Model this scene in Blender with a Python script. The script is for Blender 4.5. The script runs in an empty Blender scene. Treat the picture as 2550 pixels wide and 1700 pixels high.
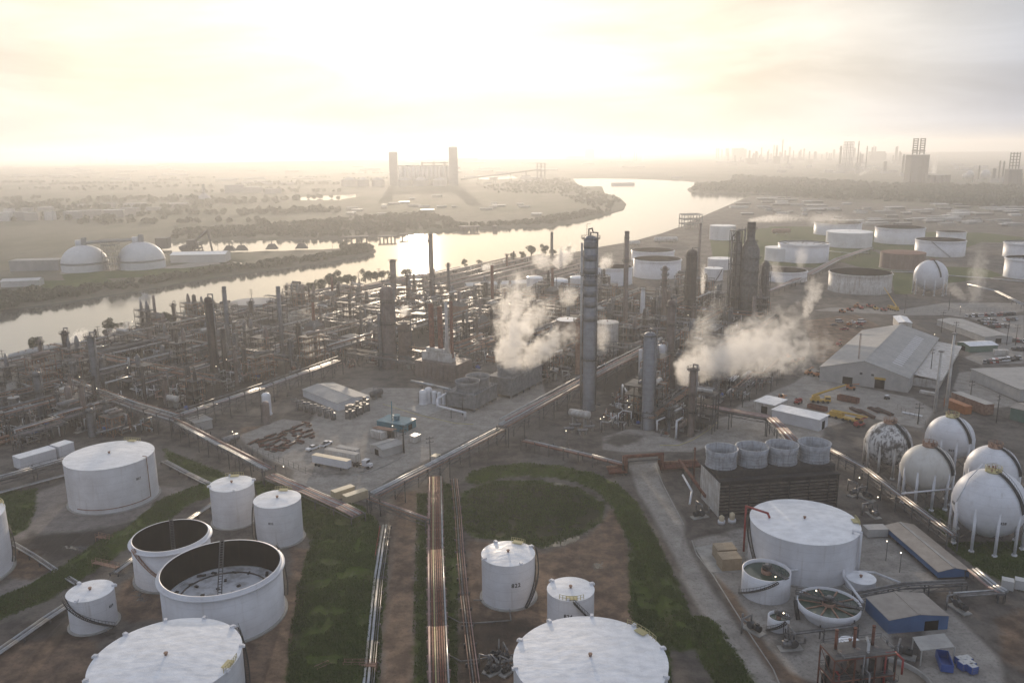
import bpy, math, random
import numpy as np
from mathutils import Vector, Matrix
rnd = random.Random(11)
PI = math.pi
scene = bpy.context.scene
COL = scene.collection
# ------------------------------------------------------------------ camera
F_PX = 2058.0                      # focal length in pixels of the 2550 px wide photograph
PITCH = math.radians(13.1)
ROLL = math.radians(-0.6)
CAM_H = 110.0
_r = Vector((1, 0, 0)); _f = Vector((0, math.cos(PITCH), -math.sin(PITCH))); _u = Vector((0, math.sin(PITCH), math.cos(PITCH)))
CR = _r * math.cos(ROLL) + _u * math.sin(ROLL)
CU = _u * math.cos(ROLL) - _r * math.sin(ROLL)
CF = _f
CAM = Vector((0, 0, CAM_H))
cam_data = bpy.data.cameras.new('camera')
cam_data.sensor_width = 36.0
cam_data.lens = 36.0 * F_PX / 2550.0
cam_data.clip_start = 1.0
cam_data.clip_end = 60000.0
cam = bpy.data.objects.new('camera', cam_data)
COL.objects.link(cam)
M = Matrix((CR, CU, -CF)).transposed().to_4x4()
M.translation = CAM
cam.matrix_world = M
scene.camera = cam
# ------------------------------------------------------------------ survey helpers: picture point -> world point
TILES = {0: (0, 0, 2352 / 2550.0), 1: (0, 300, 2.613), 2: (850, 300, 2.613), 3: (1700, 300, 2.613), 4: (0, 800, 2.613), 5: (850, 700, 2.613),
  6: (1700, 700, 2.613), 7: (0, 1100, 2.613), 8: (850, 1100, 2.613), 9: (1700, 1100, 2.613), 10: (420, 700, 5.226),
  11: (840, 640, 5.226), 12: (1500, 700, 5.226), 13: (0, 780, 5.226), 14: (1500, 900, 4.48), 15: (2000, 740, 4.276),
  16: (550, 900, 3.92), 17: (850, 330, 5.226), 18: (1750, 320, 2.94), 19: (1950, 1550, 5.88)}
def nat(k, x, y):
 ox, oy, s = TILES[k]
 return ox + x / s, oy + y / s
def ray(k, x, y):
 nx, ny = nat(k, x, y)
 return (CR * ((nx - 1275) / F_PX) - CU * ((ny - 850) / F_PX) + CF)
def G(k, x, y, z=0.0):
 d = ray(k, x, y)
 t = (z - CAM_H) / d.z if d.z < -1e-5 else 6000.0
 t = min(t, 14000.0)
 p = CAM + d * t
 return Vector((p.x, p.y, z))
def depth(p):
 return (Vector(p) - CAM).dot(CF)
def hgt(g, k, x, y):
 """height of the picture point (k,x,y) above the ground spot g, standing straight over it"""
 d = ray(k, x, y)
 D = math.hypot(g.x, g.y)
 t = D / math.hypot(d.x, d.y)
 return CAM_H + d.z * t - g.z
def mpp(g):
 return depth(g) / F_PX            # metres per native pixel there
# ------------------------------------------------------------------ sun, sky, exposure
_s = ray(0, 962, 556)
SUN_AZ = math.atan2(_s.x, _s.y)       # clockwise from +Y
SUN_EL = math.radians(7.0)
SUN_DIR = Vector((math.sin(SUN_AZ) * math.cos(SUN_EL), math.cos(SUN_AZ) * math.cos(SUN_EL), math.sin(SUN_EL)))
sd = bpy.data.lights.new('sun', 'SUN')
sd.energy = 2.5
sd.angle = math.radians(0.5)
sd.color = (1.0, 0.82, 0.62)
so = bpy.data.objects.new('sun', sd)
COL.objects.link(so)
so.rotation_euler = (-SUN_DIR).to_track_quat('-Z', 'Y').to_euler()
so.location = (0, 0, 400)
world = bpy.data.worlds.new('World')
scene.world = world
world.use_nodes = True
wt = world.node_tree
for n in list(wt.nodes):
 wt.nodes.remove(n)
def wn(t, **kw):
 n = wt.nodes.new(t)
 for k, v in kw.items():
  setattr(n, k, v)
 return n
w_out = wn('ShaderNodeOutputWorld')
w_bg = wn('ShaderNodeBackground')
w_sky = wn('ShaderNodeTexSky', sky_type='NISHITA')
w_sky.sun_disc = False
w_sky.sun_elevation = SUN_EL
w_sky.sun_rotation = SUN_AZ
w_sky.altitude = 0
w_sky.air_density = 1.0
w_sky.dust_density = 5.0
w_sky.ozone_density = 1.5
# a thin veil of morning cloud over the clear sky: whiter towards the sun, broken by soft streaks
w_geo = wn('ShaderNodeNewGeometry')
w_dot = wn('ShaderNodeVectorMath', operation='DOT_PRODUCT')
wt.links.new(w_geo.outputs['Incoming'], w_dot.inputs[0])
w_dot.inputs[1].default_value = tuple(-SUN_DIR)
w_ang = wn('ShaderNodeMapRange', interpolation_type='SMOOTHERSTEP')
w_ang.inputs['From Min'].default_value = 0.72
w_ang.inputs['From Max'].default_value = 0.985
wt.links.new(w_dot.outputs['Value'], w_ang.inputs['Value'])
w_tc = wn('ShaderNodeTexCoord')
w_map = wn('ShaderNodeMapping')
w_map.inputs['Scale'].default_value = (1.0, 1.0, 5.5)
wt.links.new(w_tc.outputs['Generated'], w_map.inputs['Vector'])
w_noise = wn('ShaderNodeTexNoise')
w_noise.inputs['Scale'].default_value = 3.2
w_noise.inputs['Detail'].default_value = 6
w_noise.inputs['Roughness'].default_value = 0.55
w_noise.inputs['Distortion'].default_value = 0.4
wt.links.new(w_map.outputs['Vector'], w_noise.inputs['Vector'])
w_veil = wn('ShaderNodeMixRGB')
w_veil.inputs['Color1'].default_value = (3.6, 4.0, 4.9, 1)
w_veil.inputs['Color2'].default_value = (8.0, 7.5, 6.6, 1)
wt.links.new(w_ang.outputs['Result'], w_veil.inputs['Fac'])
w_cl = wn('ShaderNodeMapRange')
w_cl.inputs['From Min'].default_value = 0.35
w_cl.inputs['From Max'].default_value = 0.68
w_cl.inputs['To Min'].default_value = 0.80
w_cl.inputs['To Max'].default_value = 1.18
wt.links.new(w_noise.outputs['Fac'], w_cl.inputs['Value'])
w_vm = wn('ShaderNodeVectorMath', operation='SCALE')
wt.links.new(w_veil.outputs['Color'], w_vm.inputs[0])
wt.links.new(w_cl.outputs['Result'], w_vm.inputs['Scale'])
w_mix = wn('ShaderNodeMixRGB')
w_mix.inputs['Fac'].default_value = 0.86
wt.links.new(w_sky.outputs['Color'], w_mix.inputs['Color1'])
wt.links.new(w_vm.outputs['Vector'], w_mix.inputs['Color2'])
wt.links.new(w_mix.outputs['Color'], w_bg.inputs['Color'])
w_bg.inputs['Strength'].default_value = 0.1
wt.links.new(w_bg.outputs['Background'], w_out.inputs['Surface'])
scene.view_settings.view_transform = 'Standard'
scene.view_settings.look = 'None'
scene.view_settings.gamma = 1.0
scene.view_settings.use_curve_mapping = False
scene.view_settings.exposure = 0.40
scene.render.engine = 'CYCLES'
cy = scene.cycles
cy.use_denoising = True
cy.volume_bounces = 5
cy.max_bounces = 10
cy.diffuse_bounces = 3
cy.glossy_bounces = 3
cy.transparent_max_bounces = 8
cy.sample_clamp_indirect = 6.0
cy.volume_max_steps = 256
# ------------------------------------------------------------------ object helpers
def tag(o, label=None, cat=None, group=None, kind=None):
 if label: o['label'] = label
 if cat: o['category'] = cat
 if group: o['group'] = group
 if kind: o['kind'] = kind
 return o
def thing(name, label, cat, loc=(0, 0, 0), rz=0.0, group=None):
 o = bpy.data.objects.new(name, None)
 o.empty_display_size = 0.5
 COL.objects.link(o)
 o.location = loc
 o.rotation_euler = (0, 0, rz)
 return tag(o, label, cat, group)
def dup(root, loc, rz=None, label=None, group=None, scale=None):
 r = root.copy(); COL.objects.link(r)
 r.location = loc
 if rz is not None: r.rotation_euler = (0, 0, rz)
 if scale is not None: r.scale = scale
 if label: r['label'] = label
 if group: r['group'] = group
 for ch in root.children:
  c = ch.copy(); COL.objects.link(c); c.parent = r
  for g in ch.children:
   d = g.copy(); COL.objects.link(d); d.parent = c
 return r
class MB:
 """collects simple solids into one mesh"""
 def __init__(s):
  s.v = []; s.f = []; s.sm = []
 def add(s, vs, fs, smooth=False):
  b = len(s.v)
  s.v.extend([tuple(p) for p in vs])
  s.f.extend([tuple(i + b for i in f) for f in fs])
  s.sm.extend([smooth] * len(fs))
  return s
 def box(s, c, d, rz=0.0):
  x, y, z = d[0] / 2, d[1] / 2, d[2] / 2
  ca, sa = math.cos(rz), math.sin(rz)
  vs = []
  for sz in (-1, 1):
   for sx, sy in ((-1, -1), (1, -1), (1, 1), (-1, 1)):
    px, py = sx * x, sy * y
    vs.append((c[0] + px * ca - py * sa, c[1] + px * sa + py * ca, c[2] + sz * z))
  return s.add(vs, [(3, 2, 1, 0), (4, 5, 6, 7), (0, 1, 5, 4), (1, 2, 6, 5), (2, 3, 7, 6), (3, 0, 4, 7)])
 def zbox(s, x0, x1, y0, y1, z0, z1):
  return s.box(((x0 + x1) / 2, (y0 + y1) / 2, (z0 + z1) / 2), (abs(x1 - x0), abs(y1 - y0), abs(z1 - z0)))
 def lathe(s, prof, n=32, c=(0, 0, 0), smooth=True, cap0=True, cap1=True, flip=False):
  vs = []; fs = []
  for r, z in prof:
   for i in range(n):
    a = 2 * PI * i / n
    vs.append((c[0] + r * math.cos(a), c[1] + r * math.sin(a), c[2] + z))
  for j in range(len(prof) - 1):
   for i in range(n):
    q = (j * n + i, j * n + (i + 1) % n, (j + 1) * n + (i + 1) % n, (j + 1) * n + i)
    fs.append(q[::-1] if flip else q)
  s.add(vs, fs, smooth)
  b = len(s.v) - len(vs)
  if cap0 and prof[0][0] > 1e-6: s.f.append(tuple(b + i for i in range(n))[::-1]); s.sm.append(False)
  if cap1 and prof[-1][0] > 1e-6: s.f.append(tuple(b + (len(prof) - 1) * n + i for i in range(n))); s.sm.append(False)
  return s
 def cyl(s, p0, p1, r, n=8, r2=None, smooth=True, caps=True):
  p0 = Vector(p0); p1 = Vector(p1); r2 = r if r2 is None else r2
  d = (p1 - p0)
  if d.length < 1e-6: return s
  d.normalize()
  a = Vector((0, 0, 1)) if abs(d.z) < 0.9 else Vector((1, 0, 0))
  u = d.cross(a).normalized(); w = d.cross(u)
  vs = []
  for p, rr in ((p0, r), (p1, r2)):
   for i in range(n):
    t = 2 * PI * i / n
    vs.append(p + u * (rr * math.cos(t)) + w * (rr * math.sin(t)))
  fs = [(i, i + n, (i + 1) % n + n, (i + 1) % n) for i in range(n)]
  s.add(vs, fs, smooth)
  if caps:
   b = len(s.v) - 2 * n
   s.f.append(tuple(b + i for i in range(n))); s.sm.append(False)
   s.f.append(tuple(b + n + i for i in range(n))[::-1]); s.sm.append(False)
  return s
 def bar(s, p0, p1, w, h=None):
  """square section bar between two points"""
  return s.cyl(p0, p1, (w if h is None else (w + h) / 2) * 0.7071, 4, smooth=False)
 def tube(s, pts, r, n=7):
  pts = [Vector(p) for p in pts]
  for i in range(len(pts) - 1):
   d = (pts[i + 1] - pts[i])
   if d.length < 1e-4: continue
   e = d.normalized() * (r * 0.8 if i < len(pts) - 2 else 0)
   s.cyl(pts[i], pts[i + 1] + e, r, n)
  return s
 def sphere(s, c, r, n=16, m=10, z0=-1.0, z1=1.0, sz=1.0):
  prof = []
  for j in range(m + 1):
   t = z0 + (z1 - z0) * j / m
   a = math.asin(max(-1, min(1, t))) if False else (math.asin(z0) + (math.asin(z1) - math.asin(z0)) * j / m)
   prof.append((max(r * math.cos(a), 1e-4), r * math.sin(a) * sz))
  return s.lathe(prof, n, c, True, cap0=(z0 > -0.99), cap1=(z1 < 0.99))
 def hdrum(s, c, L, r, rz=0.0, n=16, dish=0.35):
  """horizontal vessel with dished ends, centre c"""
  prof = [(0.02 * r, -L / 2 - dish * r), (0.6 * r, -L / 2 - dish * r * 0.75), (0.9 * r, -L / 2 - dish * r * 0.3), (r, -L / 2), (r, L / 2),
    (0.9 * r, L / 2 + dish * r * 0.3), (0.6 * r, L / 2 + dish * r * 0.75), (0.02 * r, L / 2 + dish * r)]
  ca, sa = math.cos(rz), math.sin(rz)
  vs = []; fs = []
  for rr, t in prof:
   for i in range(n):
    a = 2 * PI * i / n
    py, pz = rr * math.cos(a), rr * math.sin(a)
    vs.append((c[0] + t * ca - py * sa, c[1] + t * sa + py * ca, c[2] + pz))
  for j in range(len(prof) - 1):
   for i in range(n):
    fs.append((j * n + i, j * n + (i + 1) % n, (j + 1) * n + (i + 1) % n, (j + 1) * n + i))
  return s.add(vs, fs, True)
 def prism(s, poly, z0, z1):
  n = len(poly)
  vs = [(p[0], p[1], z0) for p in poly] + [(p[0], p[1], z1) for p in poly]
  fs = [tuple(range(n))[::-1], tuple(range(n, 2 * n))] + [(i, (i + 1) % n, (i + 1) % n + n, i + n) for i in range(n)]
  return s.add(vs, fs)
 def quad(s, a, b, c, d):
  return s.add([a, b, c, d], [(0, 1, 2, 3)])
 def slab(s, a, b, c, d, t):
  """thick sheet: four corner points, t thick downwards"""
  vs = [Vector(p) for p in (a, b, c, d)]
  vs += [p - Vector((0, 0, t)) for p in vs]
  return s.add(vs, [(0, 1, 2, 3), (7, 6, 5, 4), (0, 4, 5, 1), (1, 5, 6, 2), (2, 6, 7, 3), (3, 7, 4, 0)])
 def mesh(s, name, m):
  me = bpy.data.meshes.new(name)
  me.from_pydata(s.v, [], s.f)
  me.polygons.foreach_set('use_smooth', s.sm)
  if m: me.materials.append(m)
  me.update()
  return me
 def build(s, name, m, parent=None, loc=None):
  o = bpy.data.objects.new(name, s.mesh(name, m))
  COL.objects.link(o)
  if parent: o.parent = parent
  if loc is not None: o.location = loc
  return o
# ------------------------------------------------------------------ materials
MATS = {}
def mat(name, c1, c2=None, rough=0.6, metal=0.0, scale=0.6, detail=5, lo=0.35, hi=0.65, bump=0.0, bscale=4.0, stretch=(1, 1, 1), spec=0.5, coord='Object', streak=None, panel=None):
 m = bpy.data.materials.new(name); MATS[name] = m
 m.use_nodes = True
 nt = m.node_tree; b = nt.nodes['Principled BSDF']
 b.inputs['Roughness'].default_value = rough
 b.inputs['Metallic'].default_value = metal
 b.inputs['Specular IOR Level'].default_value = spec
 c2 = c2 or tuple(x * 0.75 for x in c1)
 tc = nt.nodes.new('ShaderNodeTexCoord')
 mp = nt.nodes.new('ShaderNodeMapping'); mp.inputs['Scale'].default_value = stretch
 nt.links.new(tc.outputs[coord], mp.inputs['Vector'])
 no = nt.nodes.new('ShaderNodeTexNoise'); no.inputs['Scale'].default_value = scale; no.inputs['Detail'].default_value = detail
 no.inputs['Roughness'].default_value = 0.62
 nt.links.new(mp.outputs['Vector'], no.inputs['Vector'])
 mr = nt.nodes.new('ShaderNodeMapRange'); mr.inputs['From Min'].default_value = lo; mr.inputs['From Max'].default_value = hi
 nt.links.new(no.outputs['Fac'], mr.inputs['Value'])
 mx = nt.nodes.new('ShaderNodeMixRGB')
 mx.inputs['Color1'].default_value = (*c1, 1); mx.inputs['Color2'].default_value = (*c2, 1)
 nt.links.new(mr.outputs['Result'], mx.inputs['Fac'])
 out = mx.outputs['Color']
 if streak:                                   # vertical runs of dirt or rust
  sm = nt.nodes.new('ShaderNodeMapping'); sm.inputs['Scale'].default_value = (1.4, 1.4, 0.10)
  nt.links.new(tc.outputs[coord], sm.inputs['Vector'])
  sn = nt.nodes.new('ShaderNodeTexNoise'); sn.inputs['Scale'].default_value = streak[1]; sn.inputs['Detail'].default_value = 4
  nt.links.new(sm.outputs['Vector'], sn.inputs['Vector'])
  sr = nt.nodes.new('ShaderNodeMapRange'); sr.inputs['From Min'].default_value = streak[2]; sr.inputs['From Max'].default_value = streak[3]
  sr.inputs['To Max'].default_value = streak[4] if len(streak) > 4 else 0.8
  nt.links.new(sn.outputs['Fac'], sr.inputs['Value'])
  m2 = nt.nodes.new('ShaderNodeMixRGB'); m2.inputs['Color2'].default_value = (*streak[0], 1)
  nt.links.new(out, m2.inputs['Color1']); nt.links.new(sr.outputs['Result'], m2.inputs['Fac'])
  out = m2.outputs['Color']
 if panel:                                    # (axis, pitch, depth of tint) seams of sheets
  sp = nt.nodes.new('ShaderNodeSeparateXYZ'); nt.links.new(tc.outputs[coord], sp.inputs[0])
  for ax, pitch, dk in panel:
   dv = nt.nodes.new('ShaderNodeMath'); dv.operation = 'DIVIDE'; dv.inputs[1].default_value = pitch
   nt.links.new(sp.outputs[ax], dv.inputs[0])
   fr = nt.nodes.new('ShaderNodeMath'); fr.operation = 'FRACT'; nt.links.new(dv.outputs[0], fr.inputs[0])
   lt = nt.nodes.new('ShaderNodeMath'); lt.operation = 'LESS_THAN'; lt.inputs[1].default_value = 0.07
   nt.links.new(fr.outputs[0], lt.inputs[0])
   ml = nt.nodes.new('ShaderNodeMath'); ml.operation = 'MULTIPLY'; ml.inputs[1].default_value = dk
   nt.links.new(lt.outputs[0], ml.inputs[0])
   m3 = nt.nodes.new('ShaderNodeMixRGB'); m3.inputs['Color2'].default_value = (0.05, 0.05, 0.05, 1)
   nt.links.new(out, m3.inputs['Color1']); nt.links.new(ml.outputs[0], m3.inputs['Fac'])
   out = m3.outputs['Color']
 nt.links.new(out, b.inputs['Base Color'])
 if bump:
  bn = nt.nodes.new('ShaderNodeTexNoise'); bn.inputs['Scale'].default_value = bscale; bn.inputs['Detail'].default_value = 4
  nt.links.new(mp.outputs['Vector'], bn.inputs['Vector'])
  bp = nt.nodes.new('ShaderNodeBump'); bp.inputs['Strength'].default_value = bump; bp.inputs['Distance'].default_value = 0.25
  nt.links.new(bn.outputs['Fac'], bp.inputs['Height'])
  nt.links.new(bp.outputs['Normal'], b.inputs['Normal'])
 return m
mat('white_paint', (0.72, 0.72, 0.74), (0.60, 0.59, 0.60), 0.5, scale=0.15, streak=((0.40, 0.36, 0.32), 0.8, 0.58, 0.8, 0.45), panel=[(2, 2.4, 0.10)])
mat('white_roof', (0.86, 0.86, 0.87), (0.68, 0.68, 0.69), 0.27, scale=0.35, bump=0.42, bscale=0.42, stretch=(1, 1.6, 1), panel=[(0, 3.1, 0.035), (1, 6.2, 0.03)])
mat('old_white', (0.60, 0.58, 0.55), (0.40, 0.37, 0.33), 0.6, scale=0.4, streak=((0.25, 0.17, 0.11), 0.9, 0.5, 0.72, 0.7))
mat('dirty_white', (0.62, 0.60, 0.57), (0.10, 0.09, 0.08), 0.7, scale=0.35, detail=9, lo=0.48, hi=0.62, streak=((0.12, 0.10, 0.09), 1.2, 0.5, 0.62, 0.8))
mat('galvanised', (0.25, 0.24, 0.235), (0.14, 0.135, 0.13), 0.42, 0.55, scale=0.8)
mat('bright_pipe', (0.50, 0.50, 0.50), (0.33, 0.33, 0.33), 0.36, 0.6, scale=0.5)
mat('steel_grey', (0.13, 0.125, 0.12), (0.075, 0.07, 0.067), 0.55, 0.2, scale=0.7)
mat('dark_steel', (0.05, 0.046, 0.043), (0.035, 0.032, 0.03), 0.6, 0.2, scale=0.8)
mat('rust', (0.22, 0.085, 0.05), (0.10, 0.04, 0.025), 0.8, scale=0.9, detail=7)
mat('rust_pale', (0.34, 0.21, 0.145), (0.17, 0.085, 0.055), 0.75, scale=0.7, detail=7)
mat('pipe_pink', (0.40, 0.27, 0.24), (0.26, 0.16, 0.14), 0.6, scale=0.5)
mat('concrete', (0.36, 0.345, 0.32), (0.25, 0.24, 0.22), 0.85, scale=0.4, detail=7)
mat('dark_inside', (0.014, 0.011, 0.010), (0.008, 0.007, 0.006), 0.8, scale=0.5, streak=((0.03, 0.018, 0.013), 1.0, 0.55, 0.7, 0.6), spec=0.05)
mat('floating_roof', (0.55, 0.55, 0.57), (0.32, 0.31, 0.31), 0.5, scale=0.28, detail=8, lo=0.45, hi=0.6)
mat('column_grey', (0.20, 0.205, 0.21), (0.14, 0.14, 0.14), 0.5, 0.35, scale=0.5, panel=[(2, 2.0, 0.35)], streak=((0.17, 0.12, 0.09), 1.0, 0.55, 0.75, 0.5))
mat('column_tan', (0.24, 0.195, 0.17), (0.15, 0.12, 0.105), 0.6, 0.2, scale=0.4, streak=((0.17, 0.10, 0.07), 1.0, 0.5, 0.7, 0.6))
mat('column_dark', (0.065, 0.057, 0.05), (0.035, 0.03, 0.027), 0.65, 0.1, scale=0.6, streak=((0.16, 0.09, 0.06), 1.0, 0.5, 0.72, 0.5))
mat('tower_blue', (0.30, 0.31, 0.335), (0.23, 0.235, 0.25), 0.5, 0.3, scale=0.4, panel=[(2, 2.4, 0.2)], streak=((0.2, 0.17, 0.15), 1.0, 0.55, 0.8, 0.4))
mat('reactor_grey', (0.15, 0.145, 0.14), (0.085, 0.08, 0.076), 0.6, 0.1, scale=0.5, streak=((0.16, 0.10, 0.075), 1.0, 0.52, 0.75, 0.5), panel=[(2, 3.0, 0.3)])
mat('sphere_cream', (0.60, 0.575, 0.53), (0.54, 0.51, 0.46), 0.55, scale=0.3, streak=((0.40, 0.34, 0.27), 0.7, 0.5, 0.75, 0.45))
mat('tower_wood', (0.24, 0.24, 0.24), (0.145, 0.145, 0.145), 0.8, scale=0.5, panel=[(2, 1.1, 0.2)])
mat('louvre_dark', (0.055, 0.048, 0.042), (0.03, 0.026, 0.024), 0.8, scale=0.9)
mat('louvre_edge', (0.20, 0.165, 0.14), (0.11, 0.09, 0.075), 0.8, scale=0.9)
mat('fan_stack', (0.42, 0.43, 0.45), (0.29, 0.29, 0.30), 0.6, scale=0.7, streak=((0.18, 0.17, 0.16), 1.2, 0.5, 0.68, 0.6), panel=[(2, 0.9, 0.3)])
mat('blue_clad', (0.065, 0.14, 0.29), (0.05, 0.11, 0.23), 0.5, scale=0.3)
mat('blue_box', (0.04, 0.10, 0.36), (0.03, 0.08, 0.28), 0.45, scale=0.6)
mat('tan_roof', (0.33, 0.29, 0.25), (0.25, 0.22, 0.19), 0.6, scale=0.35, panel=[(0, 1.2, 0.12)])
mat('grey_roof', (0.40, 0.385, 0.36), (0.31, 0.30, 0.285), 0.8, scale=0.2, panel=[(1, 1.6, 0.12)], streak=((0.27, 0.24, 0.21), 0.5, 0.52, 0.75, 0.5))
mat('pale_wall', (0.47, 0.45, 0.42), (0.37, 0.355, 0.335), 0.7, scale=0.3)
mat('cream_box', (0.62, 0.52, 0.36), (0.50, 0.41, 0.28), 0.6, scale=0.5)
mat('tan_box', (0.36, 0.28, 0.19), (0.27, 0.21, 0.14), 0.6, scale=0.7)
mat('turquoise', (0.055, 0.19, 0.235), (0.04, 0.14, 0.18), 0.45, scale=0.4)
mat('turq_roof', (0.13, 0.27, 0.32), (0.08, 0.17, 0.21), 0.45, scale=0.5)
mat('red_paint', (0.36, 0.045, 0.035), (0.24, 0.035, 0.03), 0.5, scale=0.7)
mat('yellow_paint', (0.55, 0.35, 0.05), (0.42, 0.26, 0.04), 0.5, scale=0.7)
mat('orange_paint', (0.45, 0.16, 0.04), (0.33, 0.11, 0.03), 0.55, scale=0.7)
mat('green_wall', (0.11, 0.19, 0.15), (0.08, 0.14, 0.11), 0.6, scale=0.4)
mat('green_water', (0.050, 0.075, 0.052), (0.035, 0.055, 0.04), 0.12, scale=0.6)
mat('sludge', (0.22, 0.19, 0.15), (0.16, 0.13, 0.10), 0.5, scale=0.6)
mat('black_mark', (0.012, 0.012, 0.014), (0.01, 0.01, 0.01), 0.6)
mat('tyre', (0.02, 0.02, 0.02), (0.015, 0.015, 0.015), 0.8)
mat('glass_dark', (0.02, 0.025, 0.03), (0.015, 0.018, 0.02), 0.08)
mat('car_white', (0.75, 0.75, 0.76), (0.70, 0.70, 0.71), 0.28)
mat('car_dark', (0.03, 0.032, 0.036), (0.02, 0.02, 0.024), 0.25)
mat('car_red', (0.30, 0.03, 0.025), (0.22, 0.02, 0.02), 0.3)
mat('car_silver', (0.40, 0.41, 0.43), (0.34, 0.35, 0.36), 0.28, 0.5)
mat('yellow_pad', (0.50, 0.44, 0.22), (0.42, 0.36, 0.18), 0.6)
mat('bark', (0.07, 0.055, 0.042), (0.045, 0.035, 0.028), 0.9, scale=2)
mat('leaf', (0.060, 0.075, 0.030), (0.035, 0.048, 0.020), 0.7, scale=0.25, lo=0.3, hi=0.7)
mat('leaf_far', (0.085, 0.095, 0.05), (0.065, 0.075, 0.04), 0.8, scale=0.05, lo=0.3, hi=0.7)
mat('dome_white', (0.62, 0.62, 0.62), (0.54, 0.54, 0.54), 0.55, scale=0.2, panel=[(2, 2.2, 0.05)])
mat('band_grey', (0.24, 0.24, 0.24), (0.20, 0.20, 0.20), 0.6)
mat('far_grey', (0.34, 0.335, 0.325), (0.26, 0.255, 0.25), 0.8, scale=0.1)
mat('far_tan', (0.40, 0.37, 0.33), (0.32, 0.295, 0.265), 0.8, scale=0.1)
mat('far_white', (0.55, 0.54, 0.52), (0.47, 0.46, 0.44), 0.5, scale=0.1)
mat('far_dark', (0.10, 0.098, 0.095), (0.07, 0.07, 0.068), 0.8, scale=0.1)
mat('brown_tank', (0.20, 0.125, 0.095), (0.14, 0.085, 0.065), 0.7, scale=0.25, streak=((0.26, 0.20, 0.17), 0.9, 0.5, 0.7, 0.6))
lm = bpy.data.materials.new('lamp_glow'); MATS['lamp_glow'] = lm; lm.use_nodes = True
_b = lm.node_tree.nodes['Principled BSDF']
_b.inputs['Base Color'].default_value = (1, 0.9, 0.75, 1)
_b.inputs['Emission Color'].default_value = (1.0, 0.86, 0.62, 1)
_b.inputs['Emission Strength'].default_value = 4.0
# ------------------------------------------------------------------ terrain: one sheet of ground that dips under the water
def PL(k, *pts, z=0.0):
 return [(lambda g: (g.x, g.y))(G(k, x, y, z)) for x, y in pts]
WATER_Z = -2.0
channel = (PL(1, (-500, 1650), (0, 1550), (215, 1502), (400, 1462), (900, 1388), (1100, 1328), (1330, 1268), (1500, 1220), (1830, 1168), (1930, 1120), (2221, 1065))
  + PL(2, (130, 1068), (330, 1018), (450, 998), (700, 975), (800, 955), (1000, 918), (1100, 892), (1370, 872), (1560, 845), (1700, 815), (1880, 785), (2100, 725), (2190, 692))
  + PL(3, (0, 690), (58, 652), (450, 487), (560, 488), (700, 494), (880, 508), (1000, 522), (860, 500), (720, 482), (560, 474), (450, 470), (60, 462), (45, 446), (60, 432), (190, 427), (320, 411), (150, 402), (0, 388))
  + PL(2, (1900, 374), (1700, 371), (1480, 373), (1520, 410), (1560, 430), (1680, 426), (1700, 470), (1765, 484), (1800, 500), (1840, 538), (1822, 578), (1700, 612), (1600, 645), (1340, 682), (1000, 697), (700, 710), (400, 735), (0, 762))
  + PL(1, (2000, 762), (1500, 765), (1240, 772), (1130, 780), (1060, 795), (1030, 812), (1050, 852), (1090, 874), (1400, 857), (2221, 831))
  + PL(2, (0, 822), (150, 816), (205, 826), (212, 848), (100, 880), (0, 893))
  + PL(1, (2000, 925), (1700, 965), (1400, 1005), (1100, 1052), (870, 1095), (640, 1130), (480, 1155), (210, 1190), (0, 1215), (-500, 1290)))
ponds = [PL(2, (-20, 345), (60, 320), (230, 290), (420, 265), (700, 256), (700, 276), (560, 287), (430, 300), (320, 330), (150, 352)),
  PL(2, (780, 352), (1000, 345), (1140, 352), (1180, 372), (1000, 386), (800, 380)),
  PL(1, (1905, 518), (1960, 490), (2230, 476), (2230, 516)), PL(2, (-10, 480), (110, 470), (110, 494), (-10, 512)),
  PL(1, (890, 248), (960, 238), (1075, 234), (1060, 262), (940, 264)),
  PL(3, (770, 392), (1000, 393), (1200, 404), (1380, 418), (1370, 427), (1150, 414), (1000, 404)),
  PL(1, (1420, 922), (1520, 900), (1600, 912), (1560, 930), (1440, 936))]
def sdf_poly(poly, P):
 """signed distance, positive inside"""
 poly = np.asarray(poly, float)
 lo = poly.min(0) - 60; hi = poly.max(0) + 60
 out = np.full(len(P), -60.0)
 sel = np.where((P[:, 0] > lo[0]) & (P[:, 0] < hi[0]) & (P[:, 1] > lo[1]) & (P[:, 1] < hi[1]))[0]
 if len(sel) == 0: return out
 Q = P[sel]
 d2 = np.full(len(Q), 1e18); ins = np.zeros(len(Q), bool)
 n = len(poly)
 for i in range(n):
  a = poly[i]; b = poly[(i + 1) % n]
  e = b - a; w = Q - a
  t = np.clip((w @ e) / max(e @ e, 1e-9), 0, 1)
  d = w - t[:, None] * e
  d2 = np.minimum(d2, (d * d).sum(1))
  c = ((a[1] > Q[:, 1]) != (b[1] > Q[:, 1]))
  xx = e[0] * (Q[:, 1] - a[1]) / (e[1] if abs(e[1]) > 1e-9 else 1e-9) + a[0]
  ins ^= c & (Q[:, 0] < xx)
 r = np.sqrt(d2)
 out[sel] = np.where(ins, r, -r)
 return out
def sdf_line(pts, hw, P):
 pts = np.asarray(pts, float)
 lo = pts.min(0) - 60; hi = pts.max(0) + 60
 out = np.full(len(P), -60.0)
 sel = np.where((P[:, 0] > lo[0]) & (P[:, 0] < hi[0]) & (P[:, 1] > lo[1]) & (P[:, 1] < hi[1]))[0]
 if len(sel) == 0: return out
 Q = P[sel]; d2 = np.full(len(Q), 1e18)
 for i in range(len(pts) - 1):
  a = pts[i]; e = pts[i + 1] - a; w = Q - a
  t = np.clip((w @ e) / max(e @ e, 1e-9), 0, 1)
  d = w - t[:, None] * e
  d2 = np.minimum(d2, (d * d).sum(1))
 out[sel] = hw - np.sqrt(d2)
 return out
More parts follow.
